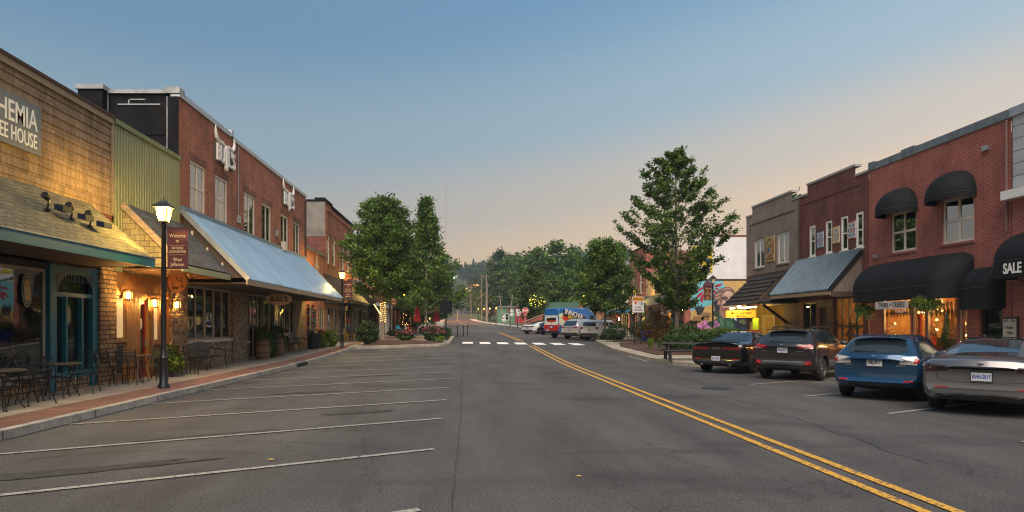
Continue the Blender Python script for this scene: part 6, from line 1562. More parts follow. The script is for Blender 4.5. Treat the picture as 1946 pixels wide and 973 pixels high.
c.plate(.53, 'JKL-2206'); c.patch('reflector', [(.55, .5), (.76, .5), (.76, .53), (.55, .53)], 'r', MT['lens_red'], .012, sym=True)
c.patch('rear_diffuser', [(-.6, .33), (.6, .33), (.68, .42), (-.68, .42)], 'r', MT['plastic'], .01)
for y in (.5, -.5): MB().tube([(.0, y, .33), (.3, y, .34)], .045, 10).build('exhaust_pipe', MT['chrome'], c.root)
mb = MB(); mb.tube([(1.95, 0, 1.43), (1.85, 0, 1.5)], [.025, .008], 6); mb.build('aerial', MT['plastic'], c.root)
for ax in 'lk': c.tubeon('door_seam', [(1.75, 1.03), (1.7, .6), (1.75, .3)], ax, .005, MT['plastic'], .0)
c.handles((1.95,), .9, pt); c.mirror(2.85, .92, 1.02, pt)
c.place((8.8, 24.1), RH)

# ---- wrapped high-roof van
tab = [(0, .95, .5, 1.55, 2.62, .82), (.03, .985, .45, 1.55, 2.68, .86), (.3, 1.0, .42, 1.55, 2.74, .86), (1.0, 1.0, .4, 1.55, 2.77, .86), (3.6, 1.0, .4, 1.52, 2.76, .86), (4.3, 1.0, .4, 1.48, 2.66, .84), (4.75, .99, .4, 1.42, 2.35, .8), (5.15, .98, .4, 1.35, 1.75, .78), (5.35, .96, .42, 1.22, 1.42, .78), (5.8, .92, .46, 1.0, 1.15, .76), (5.95, .82, .5, .85, .92, .7)]
pt = paint('paint_van_blue', (.015, .12, .36), .1, .3)
wr = M('wrap_darkred', (.42, .015, .012), .35, coat=.6, var=.1)
van = Car('wrapped_van', 'high roof van wrapped in blue, white and red with disc golf lettering', tab, pt, axles=(1.3, 4.95), wheel=(.36, .24), rim=5, rim_m=MT['dark_alloy'], tw=.86, bow=.05, bowf=.3, cat='van', tuck=.97)
c = van
wb, ww = M('wrap_blue', (.015, .12, .36), .35, coat=.6, var=.15, vscale=8), M('wrap_white', (.62, .62, .6), .35, coat=.6, var=.05)
c.patch('wrap_top', [(-.93, 2.05), (.93, 2.05), (.86, 2.6), (-.86, 2.6)], 'r', wb, .004)
c.patch('wrap_middle', [(-.95, 1.2), (.95, 1.2), (.93, 2.05), (-.93, 2.05)], 'r', ww, .004)
c.patch('wrap_side', [(.05, 1.55), (.4, 2.1), (.4, 2.6), (4.2, 2.5), (5.0, 1.5), (3.0, 1.5)], 'l', wb, .004, sym=True, K=10)
c.patch('wrap_base', [(-.97, .6), (.97, .6), (.95, 1.2), (-.95, 1.2)], 'r', wr, .004)
c.patch('wrap_skirt', [(.02, .6), (5.5, .6), (5.3, 1.1), (3.0, 1.5), (.05, 1.55)], 'l', wr, .003, sym=True, K=10)
c.patch('wrap_stripe', [(.05, 1.2), (.05, 2.2), (.5, 2.25), (2.9, 1.65), (4.0, 1.2), (3.0, .85), (1.6, 1.1)], 'l', M('wrap_cream', (.55, .55, .35), .4), .008, sym=True, K=10)
c.patch('wrap_disc', [(.35, 1.9), (.7, 2.0), (1.9, 1.72), (3.0, 1.4), (2.8, 1.15), (1.4, 1.35), (.6, 1.6)], 'l', M('wrap_red', (.5, .02, .015), .4), .013, sym=True, K=8)
c.patch('wrap_shadow', [(.55, 2.0), (.6, 2.6), (3.5, 1.95), (3.4, 1.5)], 'l', M('wrap_black', (.012, .012, .012), .4), .018, sym=True, K=8)
for sg in (1, -1):
    for txt, x0, z0, sz, mat in (('INNOVA', 1.95, 2.14, .66, ww), ('DISC GOLF', 1.95, 1.74, .34, M('wrap_yellow', (.6, .5, .03), .4))):
        if sg < 0: rt, nrm = Vector((1, 0, -.24)), Vector((0, -1, 0))
        else: rt, nrm = Vector((-1, 0, .24)), Vector((0, 1, 0))
        rt.normalize(); up = nrm.cross(rt); m = Matrix((rt, up, nrm)).transposed().to_4x4(); y = c.cast((x0, 3 * sg, z0), (0, -sg, 0))[0].y; m.translation = (x0, y + sg * .035, z0 - (.02 if sg > 0 else 0))
        tb = MB(); text(tb, txt, sz, m, .012, .012, xs=.95); tb.build('wrap_lettering', mat, c.root)
c.patch('logo_disc', [(.62 * cos(2 * pi * k / 18), 1.62 + .2 * sin(2 * pi * k / 18)) for k in range(18)], 'r', M('wrap_red'), .01)
c.patch('logo_shadow', [(-.6, 1.6), (.62, 1.6), (.6, 1.82), (-.55, 1.86)], 'r', M('wrap_black'), .014)
c.text_rear('INNOVA', 0, 1.74, .24, ww, 1.0); c.text_rear('DISC GOLF', 0, 1.58, .13, M('wrap_yellow'))
c.patch('tail_lamp', [(.86, .95), (.95, .95), (.95, 1.4), (.86, 1.4)], 'r', MT['lens_red'], .014, sym=True)
c.patch('lamp_insert', [(.87, 1.05), (.94, 1.05), (.94, 1.15), (.87, 1.15)], 'r', MT['lens_clear'], .02, sym=True)
for y, m_ in ((-.3, 'wrap_blue'), (-.08, 'wrap_white'), (.14, 'wrap_blue')): c.patch('social_badge', [(y, .92), (y + .17, .92), (y + .17, 1.08), (y, 1.08)], 'r', M(m_), .012)
c.patch('rear_bumper', [(-.9, .5), (.9, .5), (.92, .66), (-.92, .66)], 'r', MT['plastic'], .03)
c.plate(.74, 'TR 8842', y=.45); c.patch('side_window', [(4.1, 1.5), (4.1, 2.1), (4.6, 2.05), (5.0, 1.55)], 'l', MT['car_glass'], .012, sym=True)
c.patch('windscreen', [(-.7, 1.5), (.7, 1.5), (.65, 2.25), (-.65, 2.25)], 'f', MT['car_glass'])
c.tubeon('door_seam', [(0, .68), (0, 2.6)], 'r', .008, MT['plastic'], .004); c.mirror(4.9, 1.0, 1.5, MT['plastic'])
c.patch('sill_guard', [(.2, .62), (5.2, .62), (5.2, .72), (.2, .72)], 'l', MT['plastic'], .012, sym=True, K=4)
c.root.rotation_euler = (0, 0, RH); c.place((8.1, 60.6), radians(38))

# ---- silver and white SUVs, white and black cars beyond
def soft_suv(name, label, pm, boxy, group=None, lamp='lens_red'):
    if boxy: tab = [(0, .82, .48, 1.0, 1.12, .74), (.05, .88, .4, 1.04, 1.36, .74), (.14, .9, .34, 1.05, 1.56, .72), (.3, .9, .3, 1.05, 1.64, .71), (1.0, .9, .27, 1.05, 1.69, .7), (2.2, .9, .26, 1.04, 1.68, .7), (2.6, .9, .26, 1.03, 1.5, .72), (2.95, .9, .26, 1.02, 1.14, .8), (3.5, .9, .28, .98, 1.07, .8), (4.0, .87, .32, .9, .98, .78), (4.22, .78, .42, .75, .85, .7)]
    else: tab = [(0, .86, .5, 1.0, 1.1, .74), (.05, .92, .4, 1.07, 1.22, .78), (.2, .95, .34, 1.1, 1.42, .72), (.45, .955, .29, 1.1, 1.62, .68), (.7, .955, .27, 1.09, 1.71, .66), (1.3, .955, .26, 1.08, 1.77, .66), (2.4, .955, .25, 1.06, 1.76, .66), (2.9, .955, .25, 1.05, 1.6, .68), (3.4, .955, .26, 1.04, 1.25, .78), (3.9, .94, .28, .99, 1.1, .8), (4.5, .9, .32, .88, .98, .77), (4.85, .78, .42, .72, .8, .62)]
    L = tab[-1][0]
    c = Car(name, label, tab, pm, axles=(.85, L - .9), wheel=(.36, .23), rim=5, tw=.8, bow=.1, arch=.07, group=group)
    zt = 1.5 if boxy else 1.58; zl = 1.16
    c.patch('rear_window', [(-.56, zl), (.56, zl), (.64, zl + .06), (.58, zt), (-.58, zt), (-.64, zl + .06)], 'r', MT['car_glass'])
    c.patch('side_window', [(.75, 1.2), (.8, zt - .06), (1.6, zt), (1.6, 1.12)], 'l', MT['car_glass'], sym=True)
    c.patch('side_window', [(1.68, 1.12), (1.68, zt), (2.4, zt - .02), (2.85, 1.12)], 'l', MT['car_glass'], sym=True)
    c.patch('windscreen', [(-.6, 1.15), (.6, 1.15), (.55, zt), (-.55, zt)], 'f', MT['car_glass'])
    if boxy: c.patch('tail_lamp', [(.62, .92), (.84, .92), (.84, 1.1), (.62, 1.1)], 'r', MT['plastic'], .012, sym=True); c.patch('tail_lamp_lens', [(.67, .95), (.8, .95), (.8, 1.07), (.67, 1.07)], 'r', MT['lens_red'], .02, sym=True)
    else: c.patch('tail_lamp', [(.4, 1.02), (.88, 1.0), (.9, 1.12), (.42, 1.08)], 'r', MT['lens_red'], .014, sym=True)
    c.patch('rear_bumper', [(-.8, .42), (.8, .42), (.84, .6), (-.84, .6)], 'r', MT['plastic'], .014); c.plate(.86, 'HSK-9051')
    for sg in (1, -1): MB().tube([(.8, sg * .6, tab[5][4] - .05), (1.0, sg * .6, tab[5][4] + .03), (2.0, sg * .6, tab[5][4] + .03), (2.3, sg * .6, tab[5][4] - .06)], .02, 5).build('roof_rail', MT['plastic'], c.root)
    c.handles((1.5, 2.2), .98, pm); c.mirror(2.6, .9, 1.15, pm); return c
c = soft_suv('parked_suv', 'silver sport utility vehicle parked in front of the wrapped van', paint('paint_silver', (.58, .59, .61), .5, .3), False); c.place((8.7, 57.0), RH)
c = soft_suv('parked_suv', 'boxy white small utility vehicle parked behind the young street tree', paint('paint_white', (.62, .62, .61), .05, .3), True); c.place((9.9, 54.4), RH)
wp = paint('paint_white2', (.6, .6, .6), .05, .3)
s2 = dup(sedan.root, (0, 0, 0), 0, 'white sedan with a black roof parked near the stop sign')
for ch in s2.children:
    if ch.name.startswith('body'): ch.data = ch.data.copy(); ch.data.materials[0] = wp
    if ch.name.startswith('number_plate'):
        for q in ch.children:
            if 'lettering' in q.name: q.hide_render = False
def place_root(r, X, Y, rot): r.location = (X, Y, P(Y) + .004); r.rotation_euler = (0, 0, rot)
place_root(s2, 6.9, 76.0, RH)
s3 = dup(hatch.root, (0, 0, 0), 0, 'black hatchback parked between the white sedan and the wrapped van')
for ch in s3.children:
    if ch.name.startswith('body'): ch.data = ch.data.copy(); ch.data.materials[0] = paint('paint_black', (.008, .008, .01))
place_root(s3, 8.4, 72.0, RH)
s4 = dup(crossover.root, (0, 0, 0), 0, 'dark wagon parked beyond the white sedan by the brick sign wall')
place_root(s4, 8.6, 80.5, RH)
LAMP = bpy.data.lights.new('lamp_bulb', 'POINT'); LAMP.energy = 380; LAMP.color = (1, .64, .13); LAMP.shadow_soft_size = .07
# ------------------------------------------------------------------ street lamps
def make_lamp(label, lit, banner=1):
    t = thing('street_lamp', label, 'street lamp', (0, 0, 0), 'black lantern posts along the street')
    mb = MB(); mb.lathe([(.001, 0), (.14, 0), (.14, .06), (.1, .12), (.095, .7), (.11, .74), (.075, .8), (.062, 1.0), (.055, 3.95), (.08, 3.98), (.06, 4.02), (.045, 4.06), (.001, 4.06)], 16); mb.build('post', MT['black'], t, smooth=True)
    mb = MB(); h0, h1 = 4.06, 4.42
    for k in range(4):
        a = pi / 4 + k * pi / 2; b = a + pi / 2
        mb.bar((.11 * cos(a) * 1.1, .11 * sin(a) * 1.1, h0), (.2 * cos(a) * 1.1, .2 * sin(a) * 1.1, h1), .016)
    mb.lathe([(.001, h0 - .02), (.12, h0 - .02), (.12, h0 + .015), (.001, h0 + .015)], 12)
    mb.lathe([(.3, h1 - .012), (.31, h1), (.12, h1 + .12), (.1, h1 + .14), (.09, h1 + .17), (.02, h1 + .19), (.015, h1 + .24), (.001, h1 + .25)], 4, Matrix.Rotation(pi / 4, 4, 'Z'))
    mb.build('lantern_frame', MT['black'], t)
    mb = MB(); mb.lathe([(.001, h0 + .02), (.11, h0 + .02), (.2, h1 - .012), (.001, h1 - .012)], 4, Matrix.Rotation(pi / 4, 4, 'Z')); mb.build('lantern_glass', MT['lamp_glow'] if lit else MT['frost'], t)
    if lit:
        o = bpy.data.objects.new('lamp_bulb', LAMP); COL.objects.link(o); o.location = (0, 0, 4.25); attach(o, t)
    if banner:
        b = banner
        mb = MB(); mb.bar((0, 0, 3.93), (b * .62, 0, 3.93), .02); mb.bar((0, 0, 2.92), (b * .62, 0, 2.92), .02); mb.bar((-b * .28, 0, 3.2), (0, 0, 3.2), .02); mb.build('banner_arm', MT['black'], t)
        mb = MB(); x0, x1 = sorted((b * .09, b * .6)); mb.grid(lambda a, c: (x0 + (x1 - x0) * a, .012 * sin(7 * c) * a, 2.93 + .99 * c), 6, 10); bn = mb.build('banner', MT['maroon'], t)
        F_ = Face('y', 0, -1); xc = (x0 + x1) / 2
        mb = MB()
        for tx, z, sz, xs in (('Welcome', 3.72, .125, .8), ('to', 3.6, .11, .8), ('HISTORIC', 3.42, .085, .8), ('DOWNTOWN', 3.33, .085, .75), ('West', 3.14, .125, .8), ('Jefferson', 3.02, .125, .75)): text(mb, tx, sz, F_.mx(xc, z, .02), .001, .0015, xs=xs)
        F_.box(mb, xc - .2, xc + .2, 3.49, 3.495, .019, .021); F_.box(mb, xc - .2, xc + .2, 3.255, 3.26, .019, .021)
        mb.build('banner_lettering', MT['gold'], bn)
    return t
def put(r, x, y, rz=0, dz=.15): r.location = (x, y, P(y) + dz); r.rotation_euler = (0, 0, rz); return r
L1 = make_lamp('glowing lantern post with maroon banner in front of the wine bar', True, 1); 
L2 = make_lamp('unlit lantern post with maroon banner among the seats before the timber lodge', False, 1)
L3 = make_lamp('unlit lantern post with maroon banner in front of the mural', False, -1)
L4 = make_lamp('glowing lantern post with maroon banner by the crossing sign and striped awning', True, -1)
put(L1, -7.43, 16.1); put(L2, -7.0, 59.6); put(L3, 16.8, 45.0); put(L4, 16.4, 64.6)
for src, x, y, lab in ((L1, -7.4, 38.9, 'glowing lantern post at the near end of the planted kerb extension'), (L1, -7.4, 52.0, 'glowing lantern post under the round street tree crown'), (L1, -7.0, 73.0, 'glowing lantern post beside the fire hydrant'), (L4, 14.0, 79.0, 'glowing lantern post behind the wrapped van'),
        (L1, -8.0, 96.0, 'glowing lantern post past the timber lodge'), (L3, 9.3, 122, 'unlit lantern post by the shield route signs'), (L3, 8.8, 135, 'unlit lantern post just beyond the route signs'), (L4, 7.7, 176, 'glowing lantern post at the thick wooden pole up the street'), (L4, 6.4, 186, 'glowing lantern post, second of the far line up the hill'), (L4, 5.1, 200, 'glowing lantern post, third of the far line up the hill'), (L4, 3.6, 214, 'glowing lantern post, last of the far line up the hill')):
    r = dup(src, (0, 0, 0), 0, lab); put(r, x, y)

# ------------------------------------------------------------------ cafe furniture
def make_wire_chair(label):
    t = thing('wire_chair', label, 'chair', (0, 0, 0), 'black wire chairs at the cafe tables')
    bk = MT['black']; r = .011
    mb = MB(); mb.tube([(.2, -.22, .43), (.24, 0, .44), (.2, .22, .43), (-.2, .2, .43), (-.22, 0, .43), (-.2, -.2, .43)], r, 6, closed=True)
    for k in range(9): x = -.18 + .045 * k; mb.tube([(x, -.2, .43), (x, .2, .43)], .004, 4)
    for k in range(8): y = -.18 + .05 * k; mb.tube([(-.2, y, .432), (.21, y, .432)], .004, 4)
    mb.build('seat', bk, t)
    mb = MB(); arch = [(-.2, -.21, .43), (-.27, -.23, .7), (-.31, -.17, .86), (-.33, 0, .93), (-.31, .17, .86), (-.27, .23, .7), (-.2, .21, .43)]; mb.tube(arch, .013, 6)
    for k in range(9):
        y = -.18 + .045 * k; zt = .88 - 1.2 * y * y * 2; mb.tube([(-.21, y, .45), (-.27, y, .65), (-.31, y, zt)], .004, 4)
    for z in (.55, .65, .75): mb.tube([(-.2 - .3 * (z - .43) , -.2, z), (-.21 - .3 * (z - .43), .2, z)], .004, 4)
    mb.build('backrest', bk, t)
    for s_ in (-1, 1):
        MB().tube([(-.29, s_ * .21, .72), (-.1, s_ * .27, .68), (.15, s_ * .28, .66), (.26, s_ * .27, .6), (.25, s_ * .25, .5), (.2, s_ * .23, .43)], .012, 6).build('armrest', bk, t)
        mb = MB(); mb.tube([(.2, s_ * .22, .43), (.24, s_ * .25, .2), (.27, s_ * .26, .02)], .012, 6); mb.lathe([(.001, 0), (.026, 0), (.02, .02), (.001, .02)], 8, Matrix.Translation((.27, s_ * .26, 0))); mb.build('leg', bk, t)
        mb = MB(); mb.tube([(-.2, s_ * .2, .43), (-.25, s_ * .22, .2), (-.33, s_ * .24, .02)], .012, 6); mb.lathe([(.001, 0), (.026, 0), (.02, .02), (.001, .02)], 8, Matrix.Translation((-.33, s_ * .24, 0))); mb.build('leg', bk, t)
    return t
def make_table(label, rad=.42):
    t = thing('cafe_table', label, 'table', (0, 0, 0), 'round black cafe tables')
    mb = MB(); mb.lathe([(.001, .7), (rad - .01, .7), (rad, .71), (rad, .73), (rad - .015, .735), (.001, .735)], 32); mb.build('tabletop', M('table_top', (.09, .075, .06), .35), t)
    mb = MB(); mb.tube([(rad * .7 * cos(2 * pi * k / 20), rad * .7 * sin(2 * pi * k / 20), .4) for k in range(20)], .008, 5, closed=True); mb.build('brace_ring', MT['black'], t)
    for k in range(4):
        a = pi / 4 + k * pi / 2; q = lambda rr, z: (rr * cos(a), rr * sin(a), z)
        MB().tube([q(rad * .85, .7), q(rad * .6, .5), q(rad * .55, .35), q(rad * .75, .12), q(rad * .95, .0)], .012, 6).build('leg', MT['black'], t)
    return t
w0 = make_wire_chair('black wire chair past the cafe table by the teal door, facing back up the pavement'); put(w0, -8.72, 14.98, -pi / 2 + .25)
for x, y, a, lab in ((-8.95, 13.2, 1.3, 'black wire chair between the two cafe tables, turned to the farther one'), (-8.45, 12.75, 4.4, 'black wire chair between the two cafe tables, turned to the nearer one'), (-9.05, 12.1, .3, 'black wire chair tucked against the coffee house window'), (-8.9, 14.0, -.2, 'black wire chair with its back to the dark shop window'), (-8.35, 11.35, 1.9, 'black wire chair cut by the picture edge')):
    put(dup(w0, (0, 0, 0), 0, lab), x, y, a)
tb = make_table('round black wire table by the teal door'); put(tb, -8.72, 14.05)
put(dup(tb, (0, 0, 0), 0, 'round black wire table at the edge of the picture'), -8.5, 11.95)
t = thing('fan_ornament', 'white scallop fan ornament hanging behind the shop window', 'ornament', (-9.9, 14.3, 1.2))
mb = MB(); mb.prism([(-9.85 + .16 * cos(a) , 1.1 + .28 * sin(a)) for a in frange(.5, 2.4, .15)] + [(-9.87, 1.02)], Face('y', 14.0, -1), 0, .01); mb.build('fan', MT['white'], t)
mb = MB(); mb.bar((-9.8, 14.2, 1.36), (-9.8, 14.2, 1.1), .03); mb.bar((-9.8, 14.2, .95), (-9.75, 14.2, .75), .05); mb.build('tassel', MT['white'], t)

m, nt, b, out = _nodes('sling_mesh'); b.inputs['Base Color'].default_value = (.05, .05, .053, 1); b.inputs['Roughness'].default_value = .6
t_ = nt.nodes.new('ShaderNodeBsdfTransparent'); x_ = nt.nodes.new('ShaderNodeMixShader'); x_.inputs[0].default_value = .45
nt.links.new(b.outputs[0], x_.inputs[1]); nt.links.new(t_.outputs[0], x_.inputs[2]); nt.links.new(x_.outputs[0], out.inputs[0]); MT['sling'] = m
def make_mesh_chair(label):
    t = thing('patio_chair', label, 'chair', (0, 0, 0), 'dark sling patio chairs outside the wine bar')
    mb = MB(); mb.grid(lambda a, b: (-.22 + .44 * a, -.22 + .44 * b, .43 - .02 * sin(pi * b)), 6, 6); mb.build('seat', MT['sling'], t)
    mb = MB(); mb.grid(lambda a, b: (-.25 - .09 * a - .02 * sin(pi * b), -.2 + .4 * b, .56 + .3 * a), 6, 6); mb.tube([(-.24, -.23, .46), (-.35, -.22, .88), (-.36, 0, .9), (-.35, .22, .88), (-.24, .23, .46)], .013, 6); mb.build('backrest', MT['sling'], t)
    for s_ in (-1, 1):
        MB().tube([(-.36, s_ * .24, .92), (-.24, s_ * .24, .45), (.22, s_ * .24, .43)], .014, 6).build('side_frame', MT['black'], t)
        MB().tube([(-.3, s_ * .25, .68), (0, s_ * .27, .66), (.24, s_ * .26, .64), (.24, s_ * .25, .4), (.26, s_ * .25, 0)], .014, 6).build('armrest', MT['black'], t)
        MB().tube([(-.2, s_ * .24, .44), (-.3, s_ * .25, 0)], .014, 6).build('leg', MT['black'], t)
    return t
m0 = make_mesh_chair('dark sling chair nearest the ledge stone pier'); put(m0, -9.12, 16.9, 1.2)
for x, y, a, lab in ((-8.75, 17.05, 1.75, 'dark sling chair drawn up beside the one at the stone pier'), (-8.8, 18.45, -1.7, 'dark sling chair on the far side of the small table by the red door'), (-8.95, 20.7, .9, 'dark sling chair beside the black bench'), (-8.7, 20.35, 2.4, 'dark sling chair turned to the flower pot by the lamp post')):
    put(dup(m0, (0, 0, 0), 0, lab), x, y, a)
t2 = make_table('small dark table between the sling chairs at the bar', .34); put(t2, -8.9, 17.75)
put(dup(t2, (0, 0, 0), 0, 'small dark table between the flower pot and bench'), -9.05, 20.5)
# bench
def make_bench(label, L=1.7):
    t = thing('bench', label, 'bench', (0, 0, 0)); y0, y1 = -L / 2, L / 2
    mb = MB()
    for k in range(7): x = -.2 + .07 * k; mb.box(x, x + .055, y0, y1, .42, .44)
    mb.build('seat', MT['black'], t)
    mb = MB(); mb.grid(lambda a, b: (-.24 - .12 * a, y0 + L * b, .46 + (.42 + .08 * sin(pi * b)) * a), 6, 16); mb.build('backrest', M('bench_sheet', (.018, .018, .02), .5), t)
    for y in (y0, y1):
        MB().tube([(.3, y, 0), (.27, y, .42), (-.22, y, .44), (-.3, y, 0)], .02, 6).build('leg', MT['black'], t)
        MB().tube([(-.32, y, .72), (0, y, .68), (.27, y, .64), (.27, y, .43)], .018, 6).build('armrest', MT['black'], t)
    return t
bn = make_bench('black metal bench against the rubble stone wall'); put(bn, -9.0, 22.9)
put(dup(bn, (0, 0, 0), 0, 'black metal bench beside the bin at the far end of the stone wall'), -9.05, 35.3)

# barrels and pots
def make_barrel(label):
    t = thing('barrel_planter', label, 'planter', (0, 0, 0), 'oak barrel planters')
    prof = [(.27, 0), (.31, .2), (.335, .45), (.31, .7), (.28, .9), (.26, .9), (.26, .86), (.001, .86)]
    MB().lathe([(.001, 0)] + prof, 24).build('barrel', M('barrel_oak', (.17, .1, .055), .75, var=.45, vscale=5, stretch=(4, 4, .4), bmp=.3), t, smooth=True)
    for z, r in ((.08, .292), (.28, .326), (.62, .326), (.82, .3)): MB().lathe([(r, z), (r + .006, z), (r + .006, z + .045), (r, z + .045)], 24, cap=False).build('hoop', M('hoop_iron', (.03, .025, .022), .5, .5), t)
    return t
bb = make_barrel('oak barrel planter nearest the bench, with trailing flowers'); put(bb, -9.0, 28.9)
put(dup(bb, (0, 0, 0), 0, 'oak barrel planter farther from the bench, by the oval sign'), -9.05, 31.3)
t = thing('litter_bin', 'black slatted litter bin beside the shop door flags', 'litter bin', (0, 0, 0))
mb = MB(); mb.lathe([(.001, 0), (.3, 0), (.32, .85), (.001, .85)], 20); mb.build('body', MT['plastic'], t, smooth=True)
mb = MB()
for k in range(20): a = 2 * pi * k / 20; mb.bar((.31 * cos(a), .31 * sin(a), .05), (.33 * cos(a), .33 * sin(a), .85), .035, .012)
mb.build('slat', MT['black'], t)
mb = MB(); mb.lathe([(.35, .84), (.36, .9), (.25, 1.02), (.18, 1.05), (.001, 1.05)], 20); mb.build('lid', MT['black'], t, smooth=True); put(t, -8.75, 37.4)
def pot(label, x, y, r, h, mat, dz=.15):
    mb = MB(); mb.lathe([(.001, 0), (r * .7, 0), (r, h), (r * 1.08, h), (r * 1.08, h * .9), (r * .95, h * .92), (r * .9, h - .04), (.001, h - .04)], 18)
    o = mb.build('flower_pot', mat, smooth=True); tag(o, label, 'flower pot'); put(o, x, y, 0, dz); return o
pot('brown flower pot between lamp post and red door', -8.9, 19.55, .24, .42, M('pot_brown', (.07, .04, .03), .6))
pot('white flower pot at the low brick shop', -8.9, 42.5, .24, .5, MT['white'])
pot('dark flower pot with red flowers by the low brick shop', -9.0, 40.0, .28, .55, M('pot_dark', (.05, .02, .02), .6))
pot('cobalt blue flower pot behind the crossing sign', 12.2, 44.6, .42, .75, M('pot_blue', (.01, .03, .22), .25), .3)

def adirondack(label, mat, x, y, a, dz=.15):
    t = thing('garden_chair', label, 'chair', (0, 0, 0), 'slatted garden chairs')
    mb = MB()
    for k in range(5): xx = -.22 + .11 * k; mb.box(xx, xx + .1, -.28, .28, .34 + .03 * k * .5, .365 + .03 * k * .5)
    mb.build('seat', mat, t)
    mb = MB()
    for k in range(6):
        yy = -.27 + .09 * k; ht = .95 - 3.2 * (yy + .045) ** 2
        mb.hexa([(-.22, yy, .34), (-.2, yy, .34), (-.2, yy + .08, .34), (-.22, yy + .08, .34), (-.5, yy, ht), (-.48, yy, ht), (-.48, yy + .08, ht), (-.5, yy + .08, ht)])
    mb.build('backrest', mat, t)
    for s_ in (-1, 1):
        MB().box(-.4, .36, s_ * .36 - .06, s_ * .36 + .06, .55, .575).build('armrest', mat, t)
        MB().box(.26, .34, s_ * .33 - .02, s_ * .33 + .02, 0, .55).build('leg', mat, t); MB().bar((-.38, s_ * .33, 0), (.3, s_ * .33, .36), .03, .1).build('leg', mat, t)
    put(t, x, y, a, dz)
yl_, tl_ = M('chair_yellow', (.5, .28, .01), .5), M('chair_turquoise', (.015, .3, .36), .5)
adirondack('bright yellow garden chair in front of the arched window building', yl_, -8.8, 48.6, -.6)
adirondack('turquoise garden chair turned to the street near the timber lodge', tl_, -7.9, 66, .4)
adirondack('turquoise garden chair farther along beside the timber lodge', tl_, -7.0, 68.5, -.9)
adirondack('pale green garden chair behind the shrubs by the mural porch', M('chair_sage', (.3, .38, .16), .6), 15.6, 46.6, 3.6, .25)
# closed parasols
def parasol(x, y, label):
    t = thing('closed_parasol', label, 'parasol', (0, 0, 0), 'closed red parasols')
    MB().tube([(0, 0, 0), (0, 0, 3.0)], .022, 8).build('pole', MT['greywood'], t)
    mb = MB(); mb.grid(lambda a, b: ((.24 * (1 - a) ** .6 + .03) * (1 + .25 * cos(16 * pi * b)) * cos(2 * pi * b), (.24 * (1 - a) ** .6 + .03) * (1 + .25 * cos(16 * pi * b)) * sin(2 * pi * b), 1.35 + 1.6 * a), 12, 64); mb.build('canopy', M('parasol_red', (.3, .012, .02), .7), t, smooth='all')
    MB().lathe([(.001, 0), (.3, 0), (.3, .06), (.06, .1), (.001, .1)], 16).build('base', MT['plastic'], t); put(t, x, y)
parasol(-4.5, 59.5, 'closed red parasol by the pale tree trunk'); parasol(-2.9, 61.5, 'closed red parasol nearer the carriageway')
# picnic tables
def picnic(label, x, y, a):
    t = thing('picnic_table', label, 'picnic table', (0, 0, 0), 'black picnic tables'); bk = MT['plastic']; tp = M('picnic_top', (.045, .042, .045), .5)
    mb = MB()
    for k in range(5): mb.box(-.95, .95, -.36 + .148 * k, -.36 + .148 * k + .135, .72, .76)
    mb.build('tabletop', tp, t)
    for s_ in (-1, 1):
        mb = MB()
        for k in range(2): mb.box(-.95, .95, s_ * .68 - .14 + .145 * k, s_ * .68 - .14 + .145 * k + .135, .43, .465)
        mb.build('seat', tp, t)
    for xx in (-.7, .7):
        for s_ in (-1, 1):
            mb = MB(); mb.tube([(xx, s_ * .2, .72), (xx, s_ * .38, .02), (xx, s_ * .8, .02), (xx, s_ * .7, .43)], .04, 6); mb.build('leg', bk, t)
        MB().bar((xx, -.75, .4), (xx, .75, .4), .05).build('cross_beam', bk, t)
    put(t, x, y, a)
picnic('black picnic table on the concrete at the kerb, out in the open', 9.35, 28.3, -.12)
picnic('black picnic table half hidden behind the black coupe', 11.2, 28.6, -.1)
# crossing sign
t = thing('crossing_sign', 'white and orange crossing law sign on two black posts', 'sign', (0, 0, 0)); F_ = Face('y', 0, -1)
for x in (-.2, .2): MB().box(x - .03, x + .03, -.03, .03, -.2, 2.1).build('post', MT['black'], t)
mb = MB(); F_.box(mb, -.37, .37, 1.98, 2.95, .035, .06); mb.build('board', M('sign_white', (.6, .6, .6), .4), t)
mb = MB(); F_.box(mb, -.34, .34, 2.68, 2.92, .061, .064); mb.build('orange_field', M('sign_amber', (.6, .25, .02), .4), t)
mb = MB(); mb.prism([(-.27, 2.64), (-.05, 2.64), (-.16, 2.42)], F_, .061, .065); mb.build('yield_mark', M('sign_red', (.5, .02, .02), .4), t)
mb = MB(); text(mb, 'STATE LAW', .13, F_.mx(0, 2.8, .066), .001, .003, xs=.8); text(mb, 'TO', .1, F_.mx(.05, 2.53, .063), .001, .001); text(mb, 'WITHIN', .13, F_.mx(0, 2.28, .063), .001, .003, xs=.85); text(mb, 'CROSSWALK', .13, F_.mx(0, 2.12, .063), .001, .003, xs=.75)
mb.lathe([(.001, -.03), (.03, 0), (.001, .03)], 8, Matrix.Translation((.22, -.064, 2.63))); mb.prism([(.19, 2.59), (.25, 2.59), (.27, 2.5), (.25, 2.42), (.18, 2.42), (.2, 2.5)], F_, .061, .065); mb.build('lettering', MT['black'], t)
put(t, 10.5, 40.5, .15, .25)
# back of a double sign on the near island
t = thing('double_sign', 'black back of a sign on a black post at the island tip', 'sign', (0, 0, 0)); F_ = Face('y', 0, -1)
mb = MB(); mb.lathe([(.001, 0), (.12, 0), (.1, .1), (.045, .14), (.045, 2.8), (.07, 2.83), (.05, 2.9), (.09, 3.0), (.03, 3.06), (.001, 3.15)], 12); mb.build('post', MT['black'], t, smooth=True)
mb = MB(); F_.box(mb, -.42, .42, 1.9, 2.75, .05, .08); mb.build('board', MT['tar'], t); put(t, -1.5, 46.3, 0, .3)
